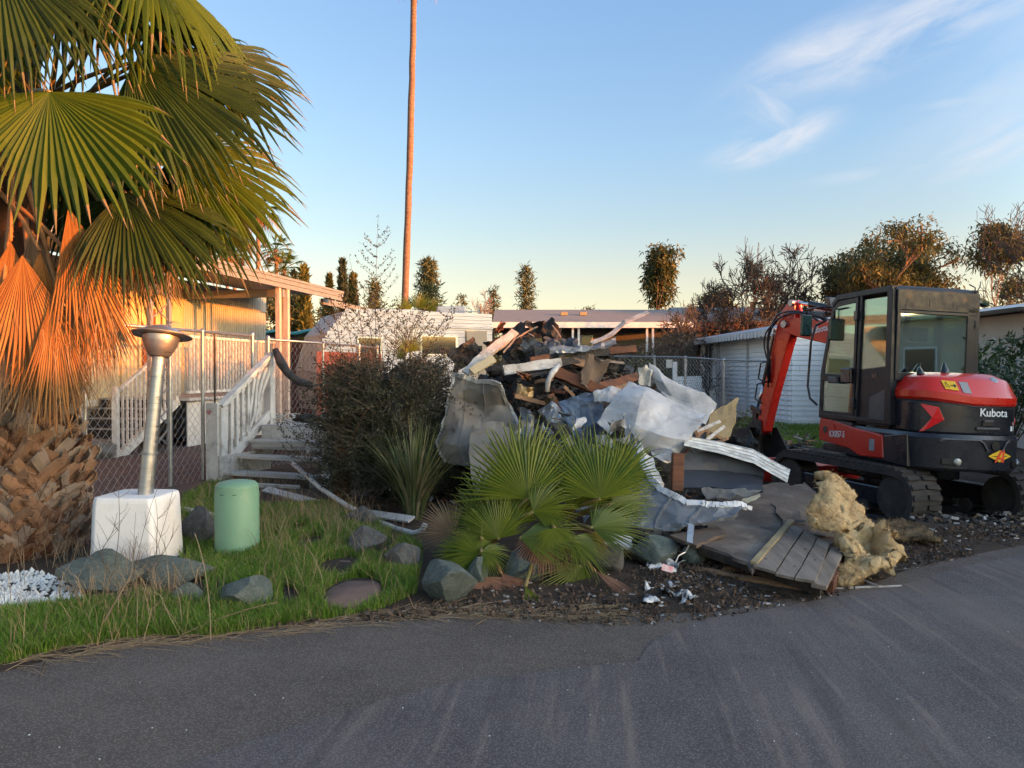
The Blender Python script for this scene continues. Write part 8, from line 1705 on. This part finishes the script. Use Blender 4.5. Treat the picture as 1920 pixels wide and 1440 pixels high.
for mir in (0, 1):
    pl = [(-.875, 1.20), (-.745, 1.17), (-.69, 1.03), (-.845, .90), (-.875, .885), (-.795, 1.05)] if not mir else [(.338, 1.16), (.305, 1.17), (.275, 1.03), (.315, .90), (.338, .89), (.30, 1.02)]
    on_rear(0, 0, 0, 0, .002, .014, 'reflector', 'lamp_red', poly=pl, par=rear, bev=.003)
on_rear(-.37, -.08, .935, .965, .003, .02, 'latch_rim', 'ex_gray', par=rear, bev=.008); on_rear(-.30, -.16, .98, 1.05, .001, .012, 'latch', 'black_print', par=rear, bev=.005); on_rear(-.285, -.175, 1.02, 1.045, .014, .01, 'latch_grip', 'ex_gray', par=rear, bev=.004)
on_rear(.10, .135, .93, .985, .003, .002, 'sticker', 'white_letter', par=rear); on_rear(.14, .18, .93, .985, .003, .002, 'sticker', 'gray_sticker', par=rear); on_rear(.135, .18, .995, 1.03, .003, .002, 'sticker', 'red_badge', par=rear)
# counterweight pressings, bolts, diamond emblem
for pl in ([(-.74, .79), (-.72, .815), (-.36, .815), (-.32, .79), (-.26, .70), (-.245, .71), (-.30, .80), (-.35, .835), (-.74, .835), (-.77, .80)], [(-.08, .71), (-.065, .70), (-.01, .79), (.02, .81), (.30, .80), (.30, .82), (.01, .835), (-.03, .80)]):
    for k in range(1):
        V = [surf(x_, 'cw')[0] + surf(x_, 'cw')[1] * .002 + Vector((0, 0, z_)) for x_, z_ in pl]; b = MB(); b.prism(V, (0, -.016, 0)); o = b.build('pressing', M['ex_gray'], fix=True, bevel=.004); o.parent = cw
for x_, z_ in ((-.58, .575), (.24, .57)):
    p_, n_ = surf(x_, 'cw'); b = MB(); b.lathe([(.045, 0), (.04, .012), (.026, .016), (.025, .028), (.004, .030)], 14, (0, 0, 0), n_.to_track_quat('Z', 'Y').to_matrix()); o = b.build('bolt', M['galv'], smooth=True, angle=40); o.parent = cw; o.location = p_ + Vector((0, 0, z_))
    p_, n_ = surf(x_ - .06, 'cw'); b = MB(); b.box((0, 0, 0), (.20, .02, .07)); o = b.build('bolt_recess', M['black_print'], bevel=.006); o.parent = cw; o.location = p_ - n_ * .004 + Vector((0, 0, z_)); o.rotation_euler = (0, 0, math.atan2(n_.x, -n_.y))
p_, n_ = surf(-.16, 'cw'); b = MB(); b.lathe([(.05, 0), (.05, .012)], 18, (0, 0, 0), n_.to_track_quat('Z', 'Y').to_matrix()); o = b.build('tow_hole', M['black_print']); o.parent = cw; o.location = p_ + Vector((0, 0, .765))
XD, ZD = -.10, .655; p_, n_ = surf(XD, 'cw'); zr = math.atan2(n_.x, -n_.y)
def emb(pl, off, m, nm): b = MB(); b.prism([(x_, -off, z_) for x_, z_ in pl], (0, -.0015, 0)); o = b.build(nm, M[m], fix=True); o.parent = cw; o.location = p_ + Vector((0, 0, ZD)); o.rotation_euler = (0, 0, zr)
emb([(-.17, 0), (0, -.073), (.17, 0), (0, .073)], .003, 'black_print', 'emblem'); emb([(-.155, 0), (0, -.066), (.155, 0), (0, .066)], .006, 'yellow_sticker', 'emblem'); emb([(-.11, -.004), (-.07, .004), (.11, .004), (.07, -.006)], .009, 'black_print', 'emblem')
emb([(-.075, -.068), (-.045, -.068), (-.030, -.035), (.020, -.035), (.018, -.066), (.052, -.066), (.060, .072), (.012, .072)], .012, 'red_print', 'emblem'); emb([(-.012, -.012), (.022, -.012), (.026, .04)], .0145, 'yellow_sticker', 'emblem')
# hood details
def fin(x_, y_, z_, w_, h_):
    b = MB(); b.loft([[Vector((x_ + w_ * math.cos(t), y_ + .05 * math.sin(t), z_)) for t in np.linspace(0, 2 * math.pi, 12, endpoint=False)], [Vector((x_ + w_ * .75 * math.cos(t) + .005, y_ + .03 + .035 * math.sin(t), z_ + h_ * .5)) for t in np.linspace(0, 2 * math.pi, 12, endpoint=False)], [Vector((x_ + w_ * .25 * math.cos(t) + .015, y_ + .06 + .012 * math.sin(t), z_ + h_)) for t in np.linspace(0, 2 * math.pi, 12, endpoint=False)]]); o = b.build('fin', M['ex_black'], smooth=True); o.parent = hood
fin(-.50, -.74, 1.51, .06, .16); fin(-.74, -.64, 1.52, .045, .10)
b = MB(); b.prism([(-.17, -.93, 1.46), (.02, -.90, 1.46), (-.01, -1.02, 1.36), (-.12, -1.04, 1.355)], (0, .02, .03)); o = exb(b, 'hood_recess', M['ex_red'], hood, bevel=.01, fix=True)
b = MB(); b.lathe([(.042, 0), (.042, .010), (.03, .014)], 20, (0, 0, 0), Matrix.Rotation(R(42), 3, 'X')); o = exb(b, 'lock_cap', M['galv'], hood, loc=(-.07, -.945, 1.485))
# stickers lie on the hood's sloping left rear face
def hood_pt(x_, f):
    lo = outline(.97); hi = outline(.86)
    def yat(o_):
        for a, c in zip(o_, o_[1:]):
            if min(a[0], c[0]) <= x_ <= max(a[0], c[0]) and abs(c[0] - a[0]) > 1e-4: return a[1] + (c[1] - a[1]) * (x_ - a[0]) / (c[0] - a[0])
        return -.9
    y = yat(lo) * (1 - f) + yat(hi) * f; z = (1.37 + dip(x_, 0)) * (1 - f) + (1.50 + dip(x_, 0) * .5) * f; return Vector((x_, y, z))
def hood_sticker(x0, x1, f0, f1, m, nm, off=.010):
    q = [hood_pt(x0, f0), hood_pt(x1, f0), hood_pt(x1, f1), hood_pt(x0, f1)]; nrm = (q[1] - q[0]).cross(q[3] - q[0]).normalized()
    if nrm.y > 0: nrm = -nrm
    b = MB(); b.prism([p_ + nrm * off for p_ in q], nrm * .0015); o = b.build(nm, M[m], fix=True); o.parent = hood
hood_sticker(-.69, -.56, .12, .80, 'yellow_sticker', 'warning_sticker'); hood_sticker(-.52, -.43, .05, .85, 'gray_sticker', 'sticker', .006); hood_sticker(-.595, -.575, .35, .55, 'black_print', 'warning_mark', .014); hood_sticker(-.625, -.60, .42, .47, 'black_print', 'warning_mark', .014)
for e0, e1 in (((-.675, .30), (-.655, .70)), ((-.655, .70), (-.635, .30)), ((-.675, .30), (-.635, .30))):
    q0, q1 = hood_pt(*e0), hood_pt(*e1); b = MB(); b.tube([q0 + Vector((-.008, -.014, .008)), q1 + Vector((-.008, -.014, .008))], .002, 4); o = b.build('warning_mark', M['black_print']); o.parent = hood
hood_sticker(.20, .26, .3, .9, 'yellow_sticker', 'sticker')
# model number on the left skirt, white sticker
text('KX057-5', (-.981, .60, .735), .115, (R(90), R(-3), R(-90)), 'white_letter', s1, .82, 'lettering')
b = MB(); b.prism([(-.9885, -.10, .60), (-.9885, -.20, .60), (-.9885, -.20, .74), (-.9885, -.10, .74)], (-.0015, 0, 0)); o = b.build('sticker', M['gray_sticker'], fix=True); o.parent = s2
b = MB(); b.lathe([(.05, 0), (.045, .004)], 16, (0, 0, 0), Matrix.Rotation(R(-90), 3, 'Y')); exb(b, 'round_badge', M['ex_black'], s1, loc=(-.977, .88, .78))
# boom, arm, bucket (in a vertical plane through the swing post)
SPT = Vector((.22, 1.02, .92)); BA = R(15)      # swing post, boom heading relative to the body
bm_dir = Vector((-math.sin(BA), math.cos(BA), 0)); bm_side = Vector((math.cos(BA), math.sin(BA), 0))
def BP(r, z, s=0): return Vector((SPT.x, SPT.y, 0)) + bm_dir * r + bm_side * s + Vector((0, 0, z))
b = MB(); b.prism([BP(-.15, .55, -.14), BP(.22, .55, -.14), BP(.22, 1.1, -.14), BP(-.15, 1.1, -.14)], bm_side * .28); exb(b, 'swing_post', M['ex_black'], bevel=.02, fix=True)
def plate(pl, w, name, m='ex_red', par=None, bev=.012): b = MB(); b.prism([BP(r_, z_, -w / 2) for r_, z_ in pl], bm_side * w); return exb(b, name, M[m], par, bevel=bev, fix=True)
TIPR, TIPZ = 2.10, 2.33
boom = plate([(.06, .86), (-.10, 1.0), (.10, 1.55), (.42, 2.02), (.95, 2.28), (1.85, 2.44), (2.16, 2.42), (2.18, 2.22), (1.85, 2.12), (1.05, 1.96), (.66, 1.70), (.34, 1.20), (.22, .95)], .20, 'boom')
plate([(1.82, 2.40), (1.98, 2.72), (2.06, 2.72), (2.18, 2.40)], .05, 'lug', par=boom)
armb = plate([(1.98, 2.70), (2.07, 2.74), (2.26, 2.56), (2.36, 2.30), (2.50, 1.7), (2.62, 1.2), (2.74, .58), (2.66, .50), (2.54, .56), (2.36, 1.2), (2.10, 2.0), (1.96, 2.35)], .17, 'arm')
b = MB(); b.tube([BP(2.03, 2.68, -.12), BP(2.03, 2.68, .12)], .05, 14); b.tube([BP(2.14, 2.34, -.15), BP(2.14, 2.34, .15)], .06, 14); b.tube([BP(2.66, .58, -.14), BP(2.66, .58, .14)], .045, 14); exb(b, 'pivot_pins', M['galv'], armb, smooth=True, angle=40)
b = MB(); b.tube([BP(1.05, 2.50, 0), BP(1.72, 2.64, 0)], .055, 12); exb(b, 'arm_cylinder', M['ex_black'], boom, smooth=True, angle=40); b = MB(); b.tube([BP(1.70, 2.636, 0), BP(2.02, 2.69, 0)], .028, 12); exb(b, 'cylinder_rod', M['chrome'], boom, smooth=True, angle=40)
b = MB(); b.tube([BP(.35, .95, .0), BP(.80, 1.50, 0)], .055, 12); exb(b, 'boom_cylinder', M['ex_black'], boom, smooth=True, angle=40)
b = MB(); b.tube([BP(2.46, 2.2, 0), BP(2.68, 1.35, 0)], .05, 12); exb(b, 'bucket_cylinder', M['ex_black'], armb, smooth=True, angle=40); b = MB(); b.tube([BP(2.68, 1.36, 0), BP(2.82, .92, 0)], .026, 12); exb(b, 'cylinder_rod', M['chrome'], armb, smooth=True)
for k, (s_, rr_) in enumerate(((-.13, .016), (-.10, .014), (-.15, .014), (.12, .016))):
    b = MB(); b.tube(bez(BP(1.2 + .1 * k, 2.36, s_), BP(1.9, 2.62, s_ * 1.2), BP(2.25, 2.5 - .05 * k, s_ * 1.3), 8) + bez(BP(2.30, 2.44 - .05 * k, s_ * 1.3), BP(2.52 + .05 * k, 2.2, s_ * 1.5), BP(2.44, 1.75, s_ * 1.1), 9)[1:] + [BP(2.44, 1.3 + .08 * k, s_)], rr_, 6); exb(b, 'hose', M['ex_black'], boom, smooth=True)
for k in range(2):
    b = MB(); b.tube([BP(2.46 + .06 * k, 1.75 - .35 * k, -.10), BP(2.64 + .06 * k, 1.7 - .35 * k, -.13), BP(2.68 + .06 * k, 1.45 - .35 * k, -.13), BP(2.56 + .06 * k, 1.38 - .35 * k, -.10)], .014, 6); exb(b, 'hose', M['ex_black'], armb, smooth=True)
pl_ = [BP(1.50, 2.30, -.1015), BP(1.5, 2.3, -.103)]
t_ = text('Kubota', BP(1.42, 2.225, -.104), .135, (R(90), R(-9), R(-90) + BA), 'white_letter', boom, .85, 'lettering')
# linkage and bucket
BKO = .30
plate([(2.50 + BKO, .98), (2.62 + BKO, .92), (2.60 + BKO, .50), (2.52 + BKO, .48)], .06, 'link', 'ex_black'); plate([(2.40 + .22, .92), (2.58 + BKO, 1.0), (2.60 + BKO, .92), (2.42 + .22, .82)], .20, 'link', 'ex_black')
bk = [(2.36, .62), (2.62, .58), (2.74, .38), (2.72, .14), (2.52, .02), (2.20, .03), (1.98, .10)]; b = MB(); inn = [(2.38, .57), (2.58, .53), (2.69, .36), (2.67, .17), (2.50, .07), (2.20, .07), (1.98, .12)]
bk = [(r_ + BKO, z_) for r_, z_ in bk]; inn = [(r_ + BKO, z_) for r_, z_ in inn]
V = [BP(r_, z_, -.30) for r_, z_ in bk] + [BP(r_, z_, .30) for r_, z_ in bk] + [BP(r_, z_, -.30) for r_, z_ in inn] + [BP(r_, z_, .30) for r_, z_ in inn]; n = len(bk); fs = []
for i in range(n - 1): fs += [(i, i + 1, n + i + 1, n + i), (2 * n + i, 3 * n + i, 3 * n + i + 1, 2 * n + i + 1), (i, 2 * n + i, 2 * n + i + 1, i + 1), (n + i, n + i + 1, 3 * n + i + 1, 3 * n + i)]
b.add(V, fs); b.prism([BP(r_, z_, -.30) for r_, z_ in bk], -bm_side * .02); b.prism([BP(r_, z_, .30) for r_, z_ in bk], bm_side * .02); bkt = exb(b, 'bucket', M['rubber'], fix=True)
for k in range(5): s_ = -.28 + k * .14; b = MB(); b.prism([BP(2.02 + BKO, .06, s_ - .03), BP(2.02 + BKO, .12, s_ - .03), BP(1.86 + BKO, .09, s_ - .03)], bm_side * .06); exb(b, 'tooth', M['galv'], bkt, fix=True)
for s_ in (-.11, .11): b = MB(); b.prism([*[BP(r_ + BKO, z_, s_ - .01) for r_, z_ in ((2.28, .5), (2.30, .74), (2.42, .76), (2.64, .62), (2.62, .5))]], bm_side * .02); exb(b, 'bucket_ear', M['rubber'], bkt, fix=True)
